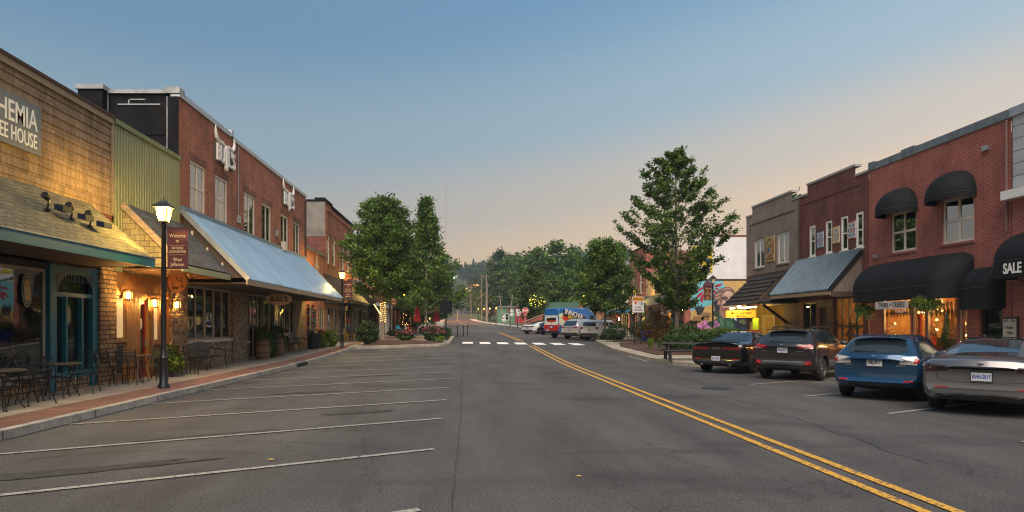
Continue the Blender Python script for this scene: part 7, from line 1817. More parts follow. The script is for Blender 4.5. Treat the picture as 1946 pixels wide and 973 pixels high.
# stop sign, route signs
t = thing('stop_sign', 'red octagonal stop sign by the parked white sedan', 'sign', (0, 0, 0))
oc = lambda r: [(r * cos(pi / 8 + k * pi / 4), 2.6 + r * sin(pi / 8 + k * pi / 4)) for k in range(8)]
MB().box(-.03, .03, .0, .05, 0, 2.9).build('post', MT['steel'], t)
mb = MB(); mb.prism(oc(.41), F_, .01, .02); mb.build('border', MT['white'], t)
mb = MB(); mb.prism(oc(.385), F_, .021, .024); F_.box(mb, -.25, .25, 1.98, 2.12, .01, .02); mb.build('plate', M('stop_red', (.42, .015, .02), .4), t)
mb = MB(); text(mb, 'STOP', .32, F_.mx(0, 2.6, .027), .001, .008, xs=.85); text(mb, 'ALL WAY', .1, F_.mx(0, 2.05, .023), .001, .001); mb.build('lettering', MT['white'], t); put(t, 7.05, 80.0)
def route(label, x, y, z0, dia, num):
    t = thing('route_sign', label, 'sign', (0, 0, 0), 'numbered route signs')
    MB().box(-.03, .03, .0, .05, 0, z0 + .9).build('post', MT['steel'], t)
    mb = MB()
    if dia: mb.prism([(0, z0 + .0), (.38, z0 + .38), (0, z0 + .76), (-.38, z0 + .38)], F_, .01, .02)
    else: F_.box(mb, -.48, .48, z0, z0 + .76, .01, .02)
    F_.box(mb, -.34, .34, z0 - .5, z0 - .06, .01, .02); mb.build('plate', MT['white'], t)
    mb = MB()
    if not dia:
        for a in ((-.48, .48, z0, z0 + .03), (-.48, .48, z0 + .73, z0 + .76), (-.48, -.44, z0, z0 + .76), (.44, .48, z0, z0 + .76)): F_.box(mb, *a, .021, .026)
    text(mb, num, .3 if dia else .42, F_.mx(0, z0 + .37, .022), .001, .01, xs=.85); mb.prism([(-.2, z0 - .3), (.05, z0 - .3), (.05, z0 - .2), (.22, z0 - .33), (.05, z0 - .42), (.05, z0 - .36), (-.2, z0 - .36)], F_, .021, .025); mb.build('lettering', MT['black'], t); put(t, x, y, 0, 0)
route('white diamond route sign with arrow plate before the green shed', 8.0, 118, 2.9, True, '163'); route('white square route sign with arrow plate before the red shed', 9.2, 118, 2.9, False, '221'); route('small diamond route sign low by the unlit lantern post', 6.9, 122.5, 1.9, True, '88')
# hydrant, bollards
t = thing('fire_hydrant', 'red fire hydrant on the pavement near the turquoise chairs', 'hydrant', (0, 0, 0)); hr = M('hydrant_red', (.4, .015, .012), .4)
mb = MB(); mb.lathe([(.001, 0), (.17, 0), (.17, .06), (.12, .08), (.11, .55), (.15, .57), (.15, .62), (.12, .7), (.05, .78), (.03, .84), (.001, .84)], 16); mb.build('body', hr, t, smooth=True)
mb = MB(); mb.tube([(-.2, 0, .42), (.2, 0, .42)], .06, 10); mb.build('outlet', hr, t); mb = MB(); mb.tube([(0, -.2, .4), (0, 0, .4)], .075, 10); mb.build('pumper_outlet', hr, t); put(t, -6.2, 69)
t = thing('barrier_rail', 'black rail barrier with three posts across the pavement edge', 'railing', (0, 0, 0))
for k, x in enumerate((0, .55, .95)): MB().lathe([(.001, 0), (.12, 0), (.12, .04), (.045, .06), (.045, 1.05), (.001, 1.05)], 10, Matrix.Translation((x, 0, 0))).build('post', MT['black'], t)
MB().bar((-2.4, 0, .95), (2.0, 0, .95), .05).build('rail', MT['black'], t); put(t, -.9, 60.5, .2)
# bear statue
t = thing('bear_statue', 'brown carved bear statue in a red cap standing behind the trunk', 'statue', (0, 0, 0))
vs = [(0, 0, .95), (.02, 0, 1.2), (.12, 0, 1.45), (.3, 0, 1.6), (.46, 0, 1.6), (.6, 0, 1.55), (.0, .2, .8), (.02, .24, .4), (.04, .26, .06), (.2, .27, .04), (0, -.2, .8), (.02, -.24, .4), (.04, -.26, .06), (.2, -.27, .04), (.15, .34, 1.35), (.3, .42, 1.0), (.5, .36, .78), (.15, -.34, 1.35), (.32, -.42, 1.0), (.52, -.36, .8)]
rd = [.36, .38, .33, .2, .2, .09, .2, .16, .13, .1, .2, .16, .13, .1, .17, .13, .1, .17, .13, .1]
es = [(0, 1), (1, 2), (2, 3), (3, 4), (4, 5), (0, 6), (6, 7), (7, 8), (8, 9), (0, 10), (10, 11), (11, 12), (12, 13), (2, 14), (14, 15), (15, 16), (2, 17), (17, 18), (18, 19)]
def skin_body(name, vs, es, rd, mat, parent, lv=2):
    me = bpy.data.meshes.new(name); me.from_pydata(vs, es, []); o = bpy.data.objects.new(name, me); COL.objects.link(o)
    md = o.modifiers.new('s', 'SKIN'); md.use_smooth_shade = True
    for d_, r in zip(me.skin_vertices[0].data, rd): d_.radius = (r, r)
    me.skin_vertices[0].data[0].use_root = True
    o.modifiers.new('d', 'SUBSURF').levels = lv; o.modifiers['d'].render_levels = lv
    dg = bpy.context.evaluated_depsgraph_get(); nm = bpy.data.meshes.new_from_object(o.evaluated_get(dg)); o.modifiers.clear(); o.data = nm; nm.materials.clear(); nm.materials.append(mat)
    nm.polygons.foreach_set('use_smooth', [True] * len(nm.polygons))
    if parent: attach(o, parent)
    return o
bm_ = M('bear_brown', (.085, .045, .025), .9, var=.5, vscale=9, bmp=1., bscale=25)
skin_body('body', vs, es, rd, bm_, t)
MB().lathe([(.2, 1.72), (.2, 1.8), (.15, 1.88), (.001, 1.92)], 12, Matrix.Translation((.4, 0, 0))).build('cap', M('hydrant_red'), t, smooth=True)
for s_ in (-1, 1): MB().lathe([(.001, -.02), (.07, 0), (.001, .03)], 8, Matrix.Translation((.34, s_ * .19, 1.76))).build('ear', bm_, t)
MB().lathe([(.001, 0), (.5, 0), (.5, .04), (.001, .04)], 16).build('base', MT['concrete'], t)
put(t, 13.0, 59.0, -.5, .15)
# ------------------------------------------------------------------ low walls and small far buildings
t = thing('planter_wall', 'low brick planter wall with a pale cap on the island', 'wall', (0, 0, 0))
mb = MB(); mb.box(-6.5, -2.9, 48.3, 48.65, .3, .78); mb.box(-3.2, -2.9, 48.65, 50.4, .3, .78); mb.build('brickwork', MT['brick_taupe'], t); mb = MB(); mb.box(-6.55, -2.85, 48.25, 48.7, .78, .85); mb.box(-3.25, -2.85, 48.7, 50.45, .78, .85); mb.build('cap', M('cap_tan', (.33, .25, .17), .8), t)
t = thing('park_sign_wall', 'brown brick sign wall with a sloping cap beside the stop sign', 'wall', (0, 0, 0))
mb = MB(); mb.hexa([(7.5, 86, .5), (9.6, 84.5, .5), (9.8, 85, .5), (7.7, 86.5, .5), (7.5, 86, 2.0), (9.6, 84.5, 2.9), (9.8, 85, 2.9), (7.7, 86.5, 2.0)]); mb.build('brickwork', MT['brick_rose'], t); mb = MB(); mb.bar((7.5, 86.2, 2.05), (9.75, 84.7, 2.98), .6, .1); mb.build('cap', M('cap_tan'), t)
t = thing('park_pavilion', 'open park pavilion with a green metal roof behind the wrapped van', 'building', (0, 0, 0))
gr_ = M('green_roof', (.06, .11, .06), .5, .2)
mb = MB(); mb.poly([(10.5, 98, 3.5), (19.5, 98, 3.5), (18, 103, 5.2), (12, 103, 5.2)]); mb.poly([(10.5, 108, 3.5), (19.5, 108, 3.5), (18, 103, 5.2), (12, 103, 5.2)]); mb.poly([(10.5, 98, 3.5), (10.5, 108, 3.5), (12, 103, 5.2)]); mb.poly([(19.5, 98, 3.5), (19.5, 108, 3.5), (18, 103, 5.2)]); mb.build('roof', gr_, t)
for x in (10.8, 13.6, 16.4, 19.2):
    for y in (98.3, 107.7): MB().box(x - .12, x + .12, y - .12, y + .12, .6, 3.5).build('post', MT['cream'], t)
MB().box(10.9, 19.1, 103, 103.2, .6, 3.4).build('rear_wall', MT['greywood'], t)
t = thing('roadside_shed', 'low green and red roadside shop far up the street', 'building', (0, 0, 0))
mb = MB(); mb.box(9.3, 17, 200, 210, 1.5, 7.0); mb.build('wall', M('shed_green', (.09, .2, .13), .7), t); mb = MB(); mb.box(14.6, 18.5, 199.5, 210, 1.5, 7.4); mb.build('red_wing', M('shed_red', (.35, .02, .03), .6), t); mb = MB(); mb.box(9.1, 17.1, 199.4, 210.2, 7.0, 7.2); mb.build('roof', MT['steel'], t)
window(t, Face('y', 199.95, -1), 10.5, 12.5, 3, 5, -.02, 2, 1, .1, .1, MT['white'], MT['glass'])
# bits on the carriageway
for k, (x, y, r, lab) in enumerate(((-2.5, 8.2, .05, 'small yellow leaf lying on the asphalt near the stall lines'), (1.2, 7.3, .04, 'tiny pale leaf lying on the open asphalt'), (-6.5, 24.2, .06, 'dry leaf in the gutter beside the kerb'))):
    mb = MB(); mb.poly([(x, y, .02), (x + r, y + r * .6, .03), (x + 2 * r, y, .02), (x + r, y - r * .6, .025)]); tag(mb.build('fallen_leaf', M('dry_leaf', (.45, .3, .06), .7), origin=(x, y, 0)), lab, 'leaf')
t = thing('storm_drain', 'dark storm drain inlet cut in the kerb', 'drain', (-6.8, 27, 0))
mb = MB(); mb.box(-6.92, -6.72, 26.3, 27.7, .03, .13); mb.build('inlet', MT['dark'], t); mb = MB(); mb.box(-7.1, -6.7, 26.1, 27.9, .156, .172); mb.build('cover', MT['steel'], t)
# ------------------------------------------------------------------ vegetation
rng = np.random.default_rng(11)
LF = {'maple': LEAFM('leaf_maple', (.03, .08, .012), (.09, .165, .025), (.17, .24, .05)),
      'deep': LEAFM('leaf_deep', (.02, .055, .014), (.045, .095, .024), (.075, .125, .034)),
      'light': LEAFM('leaf_light', (.05, .085, .02), (.085, .135, .03), (.13, .17, .045)),
      'lime': LEAFM('leaf_lime', (.11, .17, .03), (.2, .27, .04)),
      'conifer': LEAFM('leaf_conifer', (.01, .03, .018), (.02, .05, .028)),
      'box': LEAFM('leaf_box', (.018, .045, .01), (.045, .085, .018), (.08, .12, .025)),
      'rust': LEAFM('leaf_rust', (.09, .07, .02), (.2, .11, .02), (.26, .1, .02)),
      'pink': LEAFM('petal_pink', (.4, .04, .12), (.55, .08, .2)),
      'redf': LEAFM('petal_red', (.4, .01, .02), (.55, .03, .03)),
      'whitef': LEAFM('petal_white', (.5, .45, .5), (.7, .7, .68)),
      'violet': LEAFM('petal_violet', (.12, .05, .25), (.25, .12, .4))}
BARK = M('bark', (.11, .085, .065), .9, var=.35, vscale=6, stretch=(8, 8, 1), bmp=.5)
BARKP = M('bark_pale', (.24, .2, .16), .9, var=.3, vscale=6, stretch=(8, 8, 1), bmp=.4)

def leaf_mesh(name, pts, size, mat, up=.35, fold=.25, asp=.62):
    """many small folded leaf faces at the given points"""
    n = len(pts); 
    nrm = rng.normal(size=(n, 3)); nrm[:, 2] = np.abs(nrm[:, 2]) + up; nrm /= np.linalg.norm(nrm, axis=1)[:, None]
    t = rng.normal(size=(n, 3)); t -= nrm * (t * nrm).sum(1)[:, None]; t /= np.linalg.norm(t, axis=1)[:, None]
    b = np.cross(nrm, t); s = (size * rng.uniform(.5, 1.4, n))[:, None]
    V = np.empty((n, 4, 3))
    V[:, 0] = pts - t * s; V[:, 1] = pts + b * s * asp - nrm * s * fold; V[:, 2] = pts + t * s; V[:, 3] = pts - b * s * asp - nrm * s * fold
    me = bpy.data.meshes.new(name); me.vertices.add(4 * n); me.vertices.foreach_set('co', V.reshape(-1).astype(np.float32))
    me.loops.add(4 * n); me.loops.foreach_set('vertex_index', np.arange(4 * n, dtype=np.int32))
    me.polygons.add(n); me.polygons.foreach_set('loop_start', np.arange(0, 4 * n, 4, dtype=np.int32))
    try: me.polygons.foreach_set('loop_total', np.full(n, 4, dtype=np.int32))
    except Exception: pass
    me.update(calc_edges=True); me.validate()
    me.materials.append(mat); return me

def mesh_obj(name, me, parent=None, loc=None):
    o = bpy.data.objects.new(name, me); COL.objects.link(o)
    if loc is not None: o.location = loc
    if parent: attach(o, parent)
    return o

def make_tree(name, label, H, clear, prof, nleaf, size, leaf, nprim=26, rise=.5, seed=1, tr=.12, bark=None, sig=.3, lean=0., group=None, sub=7, cat='tree', droop=0., upb=0.):
    """trunk with limbs and a crown. prof(q): crown radius at height fraction q of the crown"""
    r_ = random.Random(seed); t = thing(name, label, cat, (0, 0, 0), group)
    mb = MB(); trunk = []
    for k in range(9):
        q = k / 8; trunk.append(Vector((lean * q + .03 * H * .1 * sin(q * 5 + seed), .02 * H * .1 * cos(q * 4 + seed), H * .93 * q)))
    mb.tube(trunk, [tr * (1.25 if k == 0 else 1) * (1 - .9 * k / 8) + .01 for k in range(9)], 8)
    def tp(z):
        q = min(max(z / (H * .93), 0), 1) * 8; i = min(int(q), 7); return trunk[i].lerp(trunk[i + 1], q - i)
    C = []; W = []
    for i in range(nprim):
        q = (i + .5) / nprim; q = q ** .9; az = i * 2.39996 + r_.uniform(-.4, .4)
        R = prof(q) * r_.uniform(.78, 1.12); zt = clear + (H - clear) * q
        zb = max(clear * .75, zt - R * rise * r_.uniform(.7, 1.3))
        a = tp(min(zb, H * .9)); e = Vector((a.x + R * cos(az), a.y + R * sin(az), zt - droop * R))
        mid = a.lerp(e, .5) + Vector((0, 0, R * .08 - droop * R * .1))
        w0 = tr * .32 * (1 - q * .6); mb.tube([a, mid, e], [w0, w0 * .6, .008], 5, cap=False)
        for k in range(sub):
            s = r_.uniform(.25, 1.0); p = a.lerp(mid, s * 2) if s < .5 else mid.lerp(e, s * 2 - 1)
            az2 = az + r_.uniform(-1.5, 1.5); L = R * r_.uniform(.2, .42) * (1.15 - s * .5)
            p2 = p + Vector((cos(az2) * L, sin(az2) * L, L * (r_.uniform(-.15 - droop, .75 - droop) + upb)))
            mb.tube([p, p2], [.014, .004], 4, cap=False)
            for m in range(4): f = (m + .6) / 4; C.append(p.lerp(p2, f)); W.append(.5 + s)
    for k in range(6): C.append(Vector((trunk[-1].x + r_.uniform(-.1, .1), trunk[-1].y, H * (.9 + .018 * k)))); W.append(1.)
    mb.build('trunk', bark or BARK, t, smooth=True)
    C = np.array([tuple(c) for c in C]); W = np.array(W); idx = rng.choice(len(C), nleaf, p=W / W.sum())
    pts = C[idx] + rng.normal(size=(nleaf, 3)) * sig * np.array([1, 1, .75])
    mesh_obj('crown', leaf_mesh('crown', pts, size, LF[leaf]), t)
    return t

def bump_prof(r, a=.55, b=.8, lo=.35): return lambda q: r * (lo + (1 - lo) * max(0, sin(pi * min(1, (q * .92 + .06)) ** a)) ** b)

# the three framing street trees
t = make_tree('street_tree', 'round crowned street tree on the island with lights wound round its trunk', 10.0, 3.5, lambda q: 2.65 * (max(.03, 1 - (abs(q - .36) / .68) ** 2)) ** .8 * (1 + .1 * sin(q * 23)), 34000, .1, 'maple', 90, .5, 3, .13, BARKP, .2, sub=6)
put(t, -5.9, 46.0, 0, .33); tree_a = t
mb = MB(); mb.tube([(-5.9 + .16 * cos(k * .8), 46 + .16 * sin(k * .8), .9 + k * .028) for k in range(80)], .006, 4); ls = mb.build('light_wire', MT['plastic'])
t2 = thing('string_lights', 'warm string of lights wound up the pale trunk of the round tree', 'string lights', (-5.9, 46, 0)); attach(ls, t2)
mb = MB()
for k in range(64): a = k * .93; z = 1.9 + k * .022; mb.lathe([(.001, -.018), (.018, 0), (.001, .018)], 5, Matrix.Translation((-5.9 + (.17 + .03 * sin(k * 3)) * cos(a), 46 + .17 * sin(a), z)))
for k in range(60): z = 2.9 + .02 * k; a = k * 1.7; mb.lathe([(.001, -.018), (.018, 0), (.001, .018)], 5, Matrix.Translation((-5.9 - .15 - .008 * k, 46 + .15 * sin(a), z * .62 + .6)))
o = mb.build('bulb', MT['string'], t2); kind(o, 'stuff')
MB().lathe([(.001, .45), (.17, .45), (.16, .95), (.001, .95)], 12, Matrix.Translation((-5.9, 46, -.05))).build('tree_guard', MT['white'], t2) if False else None
t = make_tree('street_tree', 'taller pointed street tree behind the round one', 12.6, 2.6, lambda q: (2.9 if q < .3 else 2.9 * ((1 - q) / .7) ** 1.5) * (.88 + .2 * sin(q * 19)) + .15, 24000, .115, 'maple', 80, .6, 5, .13, BARKP, .24, sub=6)
put(t, -3.75, 60, 0, .2)
t = make_tree('street_tree', 'big open branched maple standing between the crossing sign and mural', 11.9, 2.4, lambda q: (1.0 + 2.2 * min(1, q / .42) ** 1.4) * (1 - .9 * max(0, (q - .45) / .55) ** 1.6), 27000, .092, 'maple', 80, 1.0, 8, .12, BARK, .105, sub=9, upb=.45)
put(t, 12.7, 40.0, .4, .3)
t = make_tree('street_tree', 'young street tree beside the bear statue', 7.6, 2.3, lambda q: 1.9 * (max(.05, 1 - (abs(q - .4) / .66) ** 2.2)) ** .6, 19000, .095, 'maple', 60, .5, 12, .09, BARK, .2)
put(t, 10.6, 50.6, 0, .2)
t = make_tree('street_tree', 'light green young tree on the lawn by the stop sign', 9.2, 2.6, lambda q: 2.3 * (max(.05, 1 - (abs(q - .42) / .66) ** 2)) ** .7, 14000, .13, 'light', 50, .5, 14, .1, BARK, .25)
put(t, 9.4, 95, 0, 0)
# more trees along the left pavement
for k, (x, y, h, r, lf, lab) in enumerate(((-5.2, 74, 8.4, 2.6, 'maple', 'leafy street tree just past the fire hydrant'), (-4.6, 88, 9.2, 2.9, 'maple', 'leafy street tree across from the stop sign'), (-8.4, 104, 9, 3.2, 'deep', 'dark street tree past the timber lodge'), (-6.4, 128, 9.6, 3.4, 'maple', 'last street tree before the hill road'))):
    t = make_tree('street_tree', lab, h, 2.4, lambda q, r=r: r * (max(.05, 1 - (abs(q - .4) / .64) ** 2.2)) ** .6, 12000, .16, lf, 44, .5, 20 + k, .11, BARK, .3)
    put(t, x, y, 0, .1)
# string-lit shrub tree beside the lodge
t = make_tree('small_tree', 'bushy small tree strung with lights beside the lodge', 4.2, .5, lambda q: 1.9 * (max(.05, 1 - (abs(q - .4) / .64) ** 2)) ** .6, 6000, .12, 'deep', 18, .4, 31, .07, BARK, .25); put(t, -6.5, 83, 0, .1)
mb = MB()
for k in range(90):
    a, q = rng.uniform(0, 6.28), rng.uniform(.1, .95); r = 1.85 * (max(.05, 1 - (abs(q - .4) / .64) ** 2)) ** .6
    mb.lathe([(.001, -.035), (.035, 0), (.001, .035)], 5, Matrix.Translation((-6.5 + r * cos(a), 83 + r * sin(a), P(83) + .6 + 3.7 * q)))
o = mb.build('string_lights', MT['string'], origin=(-6.5, 83, P(83))); tag(o, 'scattered warm fairy lights over the bushy tree at the lodge', 'string lights')
mb = MB()
for k in range(60):
    a, q = rng.uniform(0, 6.28), rng.uniform(-.9, .9); r = 1.1 * sqrt(1 - q * q)
    mb.lathe([(.001, -.04), (.04, 0), (.001, .04)], 5, Matrix.Translation((9.8 + r * cos(a), 92 + r * sin(a), P(90) + 4.3 + .9 * q)))
t = make_tree('small_tree', 'yellow lit small tree behind the wrapped van', 5.2, 2.8, lambda q: 1.2, 1800, .13, 'light', 12, .3, 35, .06, BARK, .25); put(t, 9.8, 92, 0, 0)
o = mb.build('string_lights', EM('string_yellow', (1, .75, .1), 6), origin=(9.8, 92, P(92))); tag(o, 'yellow fairy lights over the small tree behind the van', 'string lights')

# shrubs and flowers
def shrub(name, label, x, y, rx, h, n, size, leaf, dz=.25, flowers=None, spiky=False, cat='shrub', ry=None, seed=0, nf=60):
    ry = ry or rx; g = np.random.default_rng(seed + int(abs(x * 13 + y * 7)))
    d = g.normal(size=(n, 3)); d /= np.linalg.norm(d, axis=1)[:, None]; rad = g.uniform(.55, 1.0, n) ** .5
    lump = 1 + .13 * np.sin(d[:, 0] * 7 + x) * np.sin(d[:, 1] * 6 + y) + .1 * np.sin(d[:, 2] * 9 + x * 2)
    pts = d * (rad * lump)[:, None] * np.array([rx, ry, h / 2]) + np.array([0, 0, h / 2]); pts = pts[pts[:, 2] > .02]
    t = thing(name, label, cat, (0, 0, 0))
    if spiky:
        mb = MB()
        for k in range(n):
            a = g.uniform(0, 6.28); L = h * g.uniform(.7, 1.15); o_ = rx * g.uniform(.3, 1.); wv = .012
            p0, p1, p2 = Vector((0.05 * cos(a), .05 * sin(a), 0)), Vector((o_ * .5 * cos(a), o_ * .5 * sin(a), L * .8)), Vector((o_ * cos(a), o_ * sin(a), L * g.uniform(.55, 1.)))
            s_ = Vector((-sin(a), cos(a), 0)) * wv
            mb.poly([p0 - s_, p0 + s_, p1 + s_, p1 - s_]); mb.poly([p1 - s_, p1 + s_, p2])
        mb.build('foliage', LF[leaf], t)
    else:
        mesh_obj('foliage', leaf_mesh('foliage', pts, size, LF[leaf]), t)
        mb = MB()
        for k in range(7): a = k * .9; mb.tube([(0.02 * cos(a), .02 * sin(a), 0), (rx * .6 * cos(a), ry * .6 * sin(a), h * .6)], [.018, .006], 5)
        mb.build('stem', BARK, t)
    if flowers:
        m = nf; d = g.normal(size=(m, 3)); d[:, 2] = np.abs(d[:, 2]) * .9 + .1; d /= np.linalg.norm(d, axis=1)[:, None]
        fp = d * np.array([rx * 1.02, ry * 1.02, h / 2 * 1.05]) + np.array([0, 0, h / 2])
        mesh_obj('blossoms', leaf_mesh('blossoms', fp, size * 1.15, LF[flowers], 1.5, .1, .9), t)
    put(t, x, y - (.9 if name == 'bed_shrub' and y < 38 else 0), 0, dz); return t
shrub('boxwood', 'round clipped boxwood bush at the end of the shop pavement', -6.35, 42.0, .72, 1.45, 5200, .05, 'box', .2)
shrub('flower_bush', 'pink flowering bush in front of the island planter wall', -4.25, 45.2, .62, .75, 1500, .055, 'deep', .28, 'pink', nf=110)
shrub('flower_bush', 'red flowering bush at the island tip below the sign back', -2.35, 45.7, .8, 1.05, 2400, .055, 'deep', .25, 'pink', nf=160)
shrub('flower_bush', 'white flowering clump behind the red bush on the island', -3.0, 50.3, .75, .9, 1400, .06, 'deep', .5, 'whitef', nf=260)
shrub('leafy_plant', 'small pale green plant at the very tip of the island', -1.85, 45.0, .3, .45, 500, .05, 'lime', .2)
shrub('leafy_plant', 'low plants inside the planter wall with red blooms', -5.0, 49.4, 1.1, .6, 1500, .06, 'deep', .4, 'redf', nf=60)
shrub('evergreen_bush', 'dark bush beyond the red flowering bush on the island', -1.7, 50, .5, 1.0, 1200, .06, 'deep', .2)
shrub('potted_flowers', 'trailing plant with red flowers in the pot by the lamp post', -8.9, 19.55, .38, .62, 900, .05, 'maple', .5, 'redf', nf=26)
shrub('potted_flowers', 'lime trailing plant hanging over the pot by the lamp post', -8.62, 19.4, .26, .5, 420, .05, 'lime', .32)
for x, y, lab, l2 in ((-9.0, 28.9, 'red flowers with green leaves in the nearer oak barrel', 'lime vine trailing down the nearer oak barrel'), (-9.05, 31.3, 'leafy flowers in the farther oak barrel', 'lime vine trailing down the farther oak barrel')):
    shrub('potted_flowers', lab, x, y, .36, .6, 900, .05, 'maple', 1.0, 'redf', nf=40); shrub('trailing_vine', l2, x + .27, y + .15, .13, .75, 380, .045, 'lime', .45)
shrub('trailing_vine', 'violet and green plant between the two oak barrels', -8.95, 30.1, .25, .95, 700, .05, 'maple', .15, 'violet', nf=30)
shrub('leafy_plant', 'bright lime leafy plant beside the litter bin', -8.5, 38.2, .3, .9, 700, .06, 'lime', .15)
shrub('leafy_plant', 'large lime hosta clump before the low brick shop', -8.55, 40.3, .65, .95, 1500, .09, 'lime', .15)
shrub('potted_flowers', 'red flowers in the dark pot by the low brick shop', -9.0, 40.0, .35, .5, 600, .06, 'deep', .65, 'redf', nf=50)
shrub('potted_flowers', 'green plant in the white pot at the low brick shop', -8.9, 42.5, .32, .5, 500, .06, 'deep', .6)
shrub('ornamental_grass', 'tall green grasses by the arched window building', -8.3, 57.5, .5, 1.3, 160, .05, 'light', .15, spiky=True)
shrub('hanging_basket', 'hanging flower basket on the post beside the pale trunk', -3.9, 66, .4, .6, 500, .07, 'deep', 2.0, 'pink', nf=60)
# right island planting
for x, y, rx, h, lf, lab in ((10.2, 47.2, .55, .85, 'box', 'low round bush nearest the crosswalk in the far bed'), (11.1, 48.6, .7, 1.2, 'deep', 'dark round bush in front of the young street tree'), (12.9, 47.6, .7, 1.0, 'rust', 'reddish low bush in the far planting bed'), (13.9, 46.9, .85, 1.3, 'deep', 'dark clipped bush at the end of the far bed'), (13.3, 50.2, .9, 1.4, 'box', 'wide bush beside the bear statue')):
    shrub('rounded_bush', lab, x, y, rx, h, int(2600 * rx), .055, lf, .25)
shrub('ornamental_grass', 'pale striped grass tuft at the corner of the planting bed', 9.9, 35.5, .42, .62, 190, .05, 'lime', .25, spiky=True)
shrub('ornamental_grass', 'second pale grass tuft beside the corner one', 10.6, 36.2, .34, .55, 120, .05, 'light', .25, spiky=True)
for x, y, rx, h, lf, lab in ((11.0, 34.6, .95, 1.0, 'deep', 'spreading green shrub behind the grass tufts'), (12.6, 34.0, 1.05, 1.05, 'box', 'spreading green shrub in the middle of the near bed'), (14.1, 33.6, 1.0, 1.0, 'deep', 'spreading green shrub behind the picnic tables'), (11.9, 36.6, .9, 1.35, 'box', 'taller shrub at the foot of the open maple'), (13.9, 37.0, 1.0, 1.2, 'maple', 'leafy shrub between the maple and the porch'), (12.2, 42.8, .75, 2.0, 'rust', 'rusty leaved shrub behind the crossing sign'), (12.9, 43.6, .6, 2.5, 'rust', 'tall rusty shrub above the blue pot')):
    shrub('bed_shrub', lab, x, y, rx, h, int(2300 * rx), .06, lf, .25)
shrub('potted_flowers', 'yellow green plant in the cobalt pot', 12.2, 44.6, .5, .7, 700, .07, 'lime', 1.0, 'whitef', nf=20)
shrub('ornamental_grass', 'spiky plant beside the pale green chair', 14.7, 46.2, .5, .9, 150, .05, 'lime', .3, spiky=True)
for x, y, rx, h, lf, lab in ((17.4, 47.2, 1.0, .85, 'maple', 'bright shrub below the mural lamp'), (19.2, 48.0, 1.1, .8, 'maple', 'bushy shrub in front of the painted face'), (16.6, 48.6, .4, 1.5, 'conifer', 'small dark cone shaped evergreen in front of the mural'), (20.8, 47.0, 1.1, .7, 'box', 'low hedge plant below the mural behind the coupe'), (15.3, 46.4, .5, 1.0, 'light', 'flowering plant by the brick pier of the porch')):
    shrub('garden_shrub', lab, x, y, rx, h, int(2300 * rx), .065, lf, .25, 'redf' if lf == 'light' else None)
# hanging ferns under the black awning
def fern(label, x, y, z, s_):
    t = thing('hanging_fern', label, 'hanging plant', (0, 0, 0), 'ferns hanging under the black awning'); g = random.Random(int(y * 10)); mb = MB()
    for k in range(150):
        a = g.uniform(0, 6.28); L = s_ * g.uniform(.6, 1.1); el = g.uniform(-.5, 1.2); pr = None
        P_ = [Vector((cos(a) * L * q * cos(el * (1 - q)), sin(a) * L * q * cos(el * (1 - q)), L * .75 * q * sin(el) - L * .65 * q * q)) for q in (0, .25, .5, .75, 1)]
        w_ = .028; sd = Vector((-sin(a), cos(a), 0)) * w_
        for q in range(4): f0, f1 = 1 - q * .18, 1 - (q + 1) * .22; mb.poly([P_[q] - sd * f0, P_[q] + sd * f0, P_[q + 1] + sd * f1, P_[q + 1] - sd * f1])
    mb.build('fronds', LF['light'] if s_ > .5 else LF['maple'], t)
    d = rng.normal(size=(1500, 3)); d /= np.linalg.norm(d, axis=1)[:, None]; q = rng.uniform(.3, 1, 1500)[:, None]
    mesh_obj('leaflets', leaf_mesh('leaflets', d * q * np.array([s_ * .85, s_ * .85, s_ * .5]) + np.array([0, 0, .05]), .055, LF['lime'] if s_ > .5 else LF['light']), t)
    MB().lathe([(.001, -.2), (.12, -.18), (.17, 0), (.001, 0)], 12).build('basket', MT['soffit'], t); MB().bar((0, 0, 0), (0, 0, .5), .012).build('hanger', MT['black'], t)
    t.location = (x, y, z)
fern('bright hanging fern in the middle of the lit gift shop window', 17.35, 24.9, 2.5, .62); fern('darker hanging fern at the far end of the lit gift shop', 17.4, 28.8, 2.3, .5)

# ------------------------------------------------------------------ far trees, hill wood
protos = {}
def proto(key, H, r, n, size, leaf, seed, clear=.16, shape='round', sig=.55):
    if shape == 'round': pf = lambda q: r * (max(.05, 1 - (abs(q - .42) / .64) ** 2.1)) ** .55 * (1 + .12 * sin(q * 13 + seed))
    elif shape == 'cone': pf = lambda q: r * (1 - q) ** .85 + .1
    t = make_tree('broad_tree' if shape == 'round' else 'pointed_conifer', 'x y z w', H, H * clear, pf, n, size, leaf, 30 if shape == 'round' else 40, .45 if shape == 'round' else -.1, seed, H * .018, BARK, sig, sub=6)
    protos[key] = t; return t
proto('a', 14, 5.6, 7000, .3, 'maple', 41); proto('b', 16, 5.2, 7000, .3, 'deep', 42); proto('c', 13, 5.2, 6000, .3, 'light', 43, sig=.5); proto('d', 17, 3.0, 5000, .3, 'conifer', 44, .08, 'cone', .35)
used = set()
def far(key, x, y, h, label, wide=1.):
    src = protos[key]; H0 = {'a': 14, 'b': 16, 'c': 13, 'd': 17}[key]; s_ = h / H0
    if key not in used: used.add(key); o = src
    else: o = dup(src, (0, 0, 0))
    o.location = (x, y, HT(x, y) - .2); o.rotation_euler = (0, 0, (x * 7 + y) % 6.28); o.scale = (s_ * wide, s_ * wide, s_)
    o['label'] = label; o['group'] = 'trees on the far slope'
far('a', 19.0, 150, 19, 'broad bright tree behind the young lawn tree', 1.)
far('c', 13, 112, 9.5, 'light green tree beside the green pavilion roof', 1.0)
far('a', 18.5, 112, 10, 'leafy tree just behind the wrapped van', 1.)
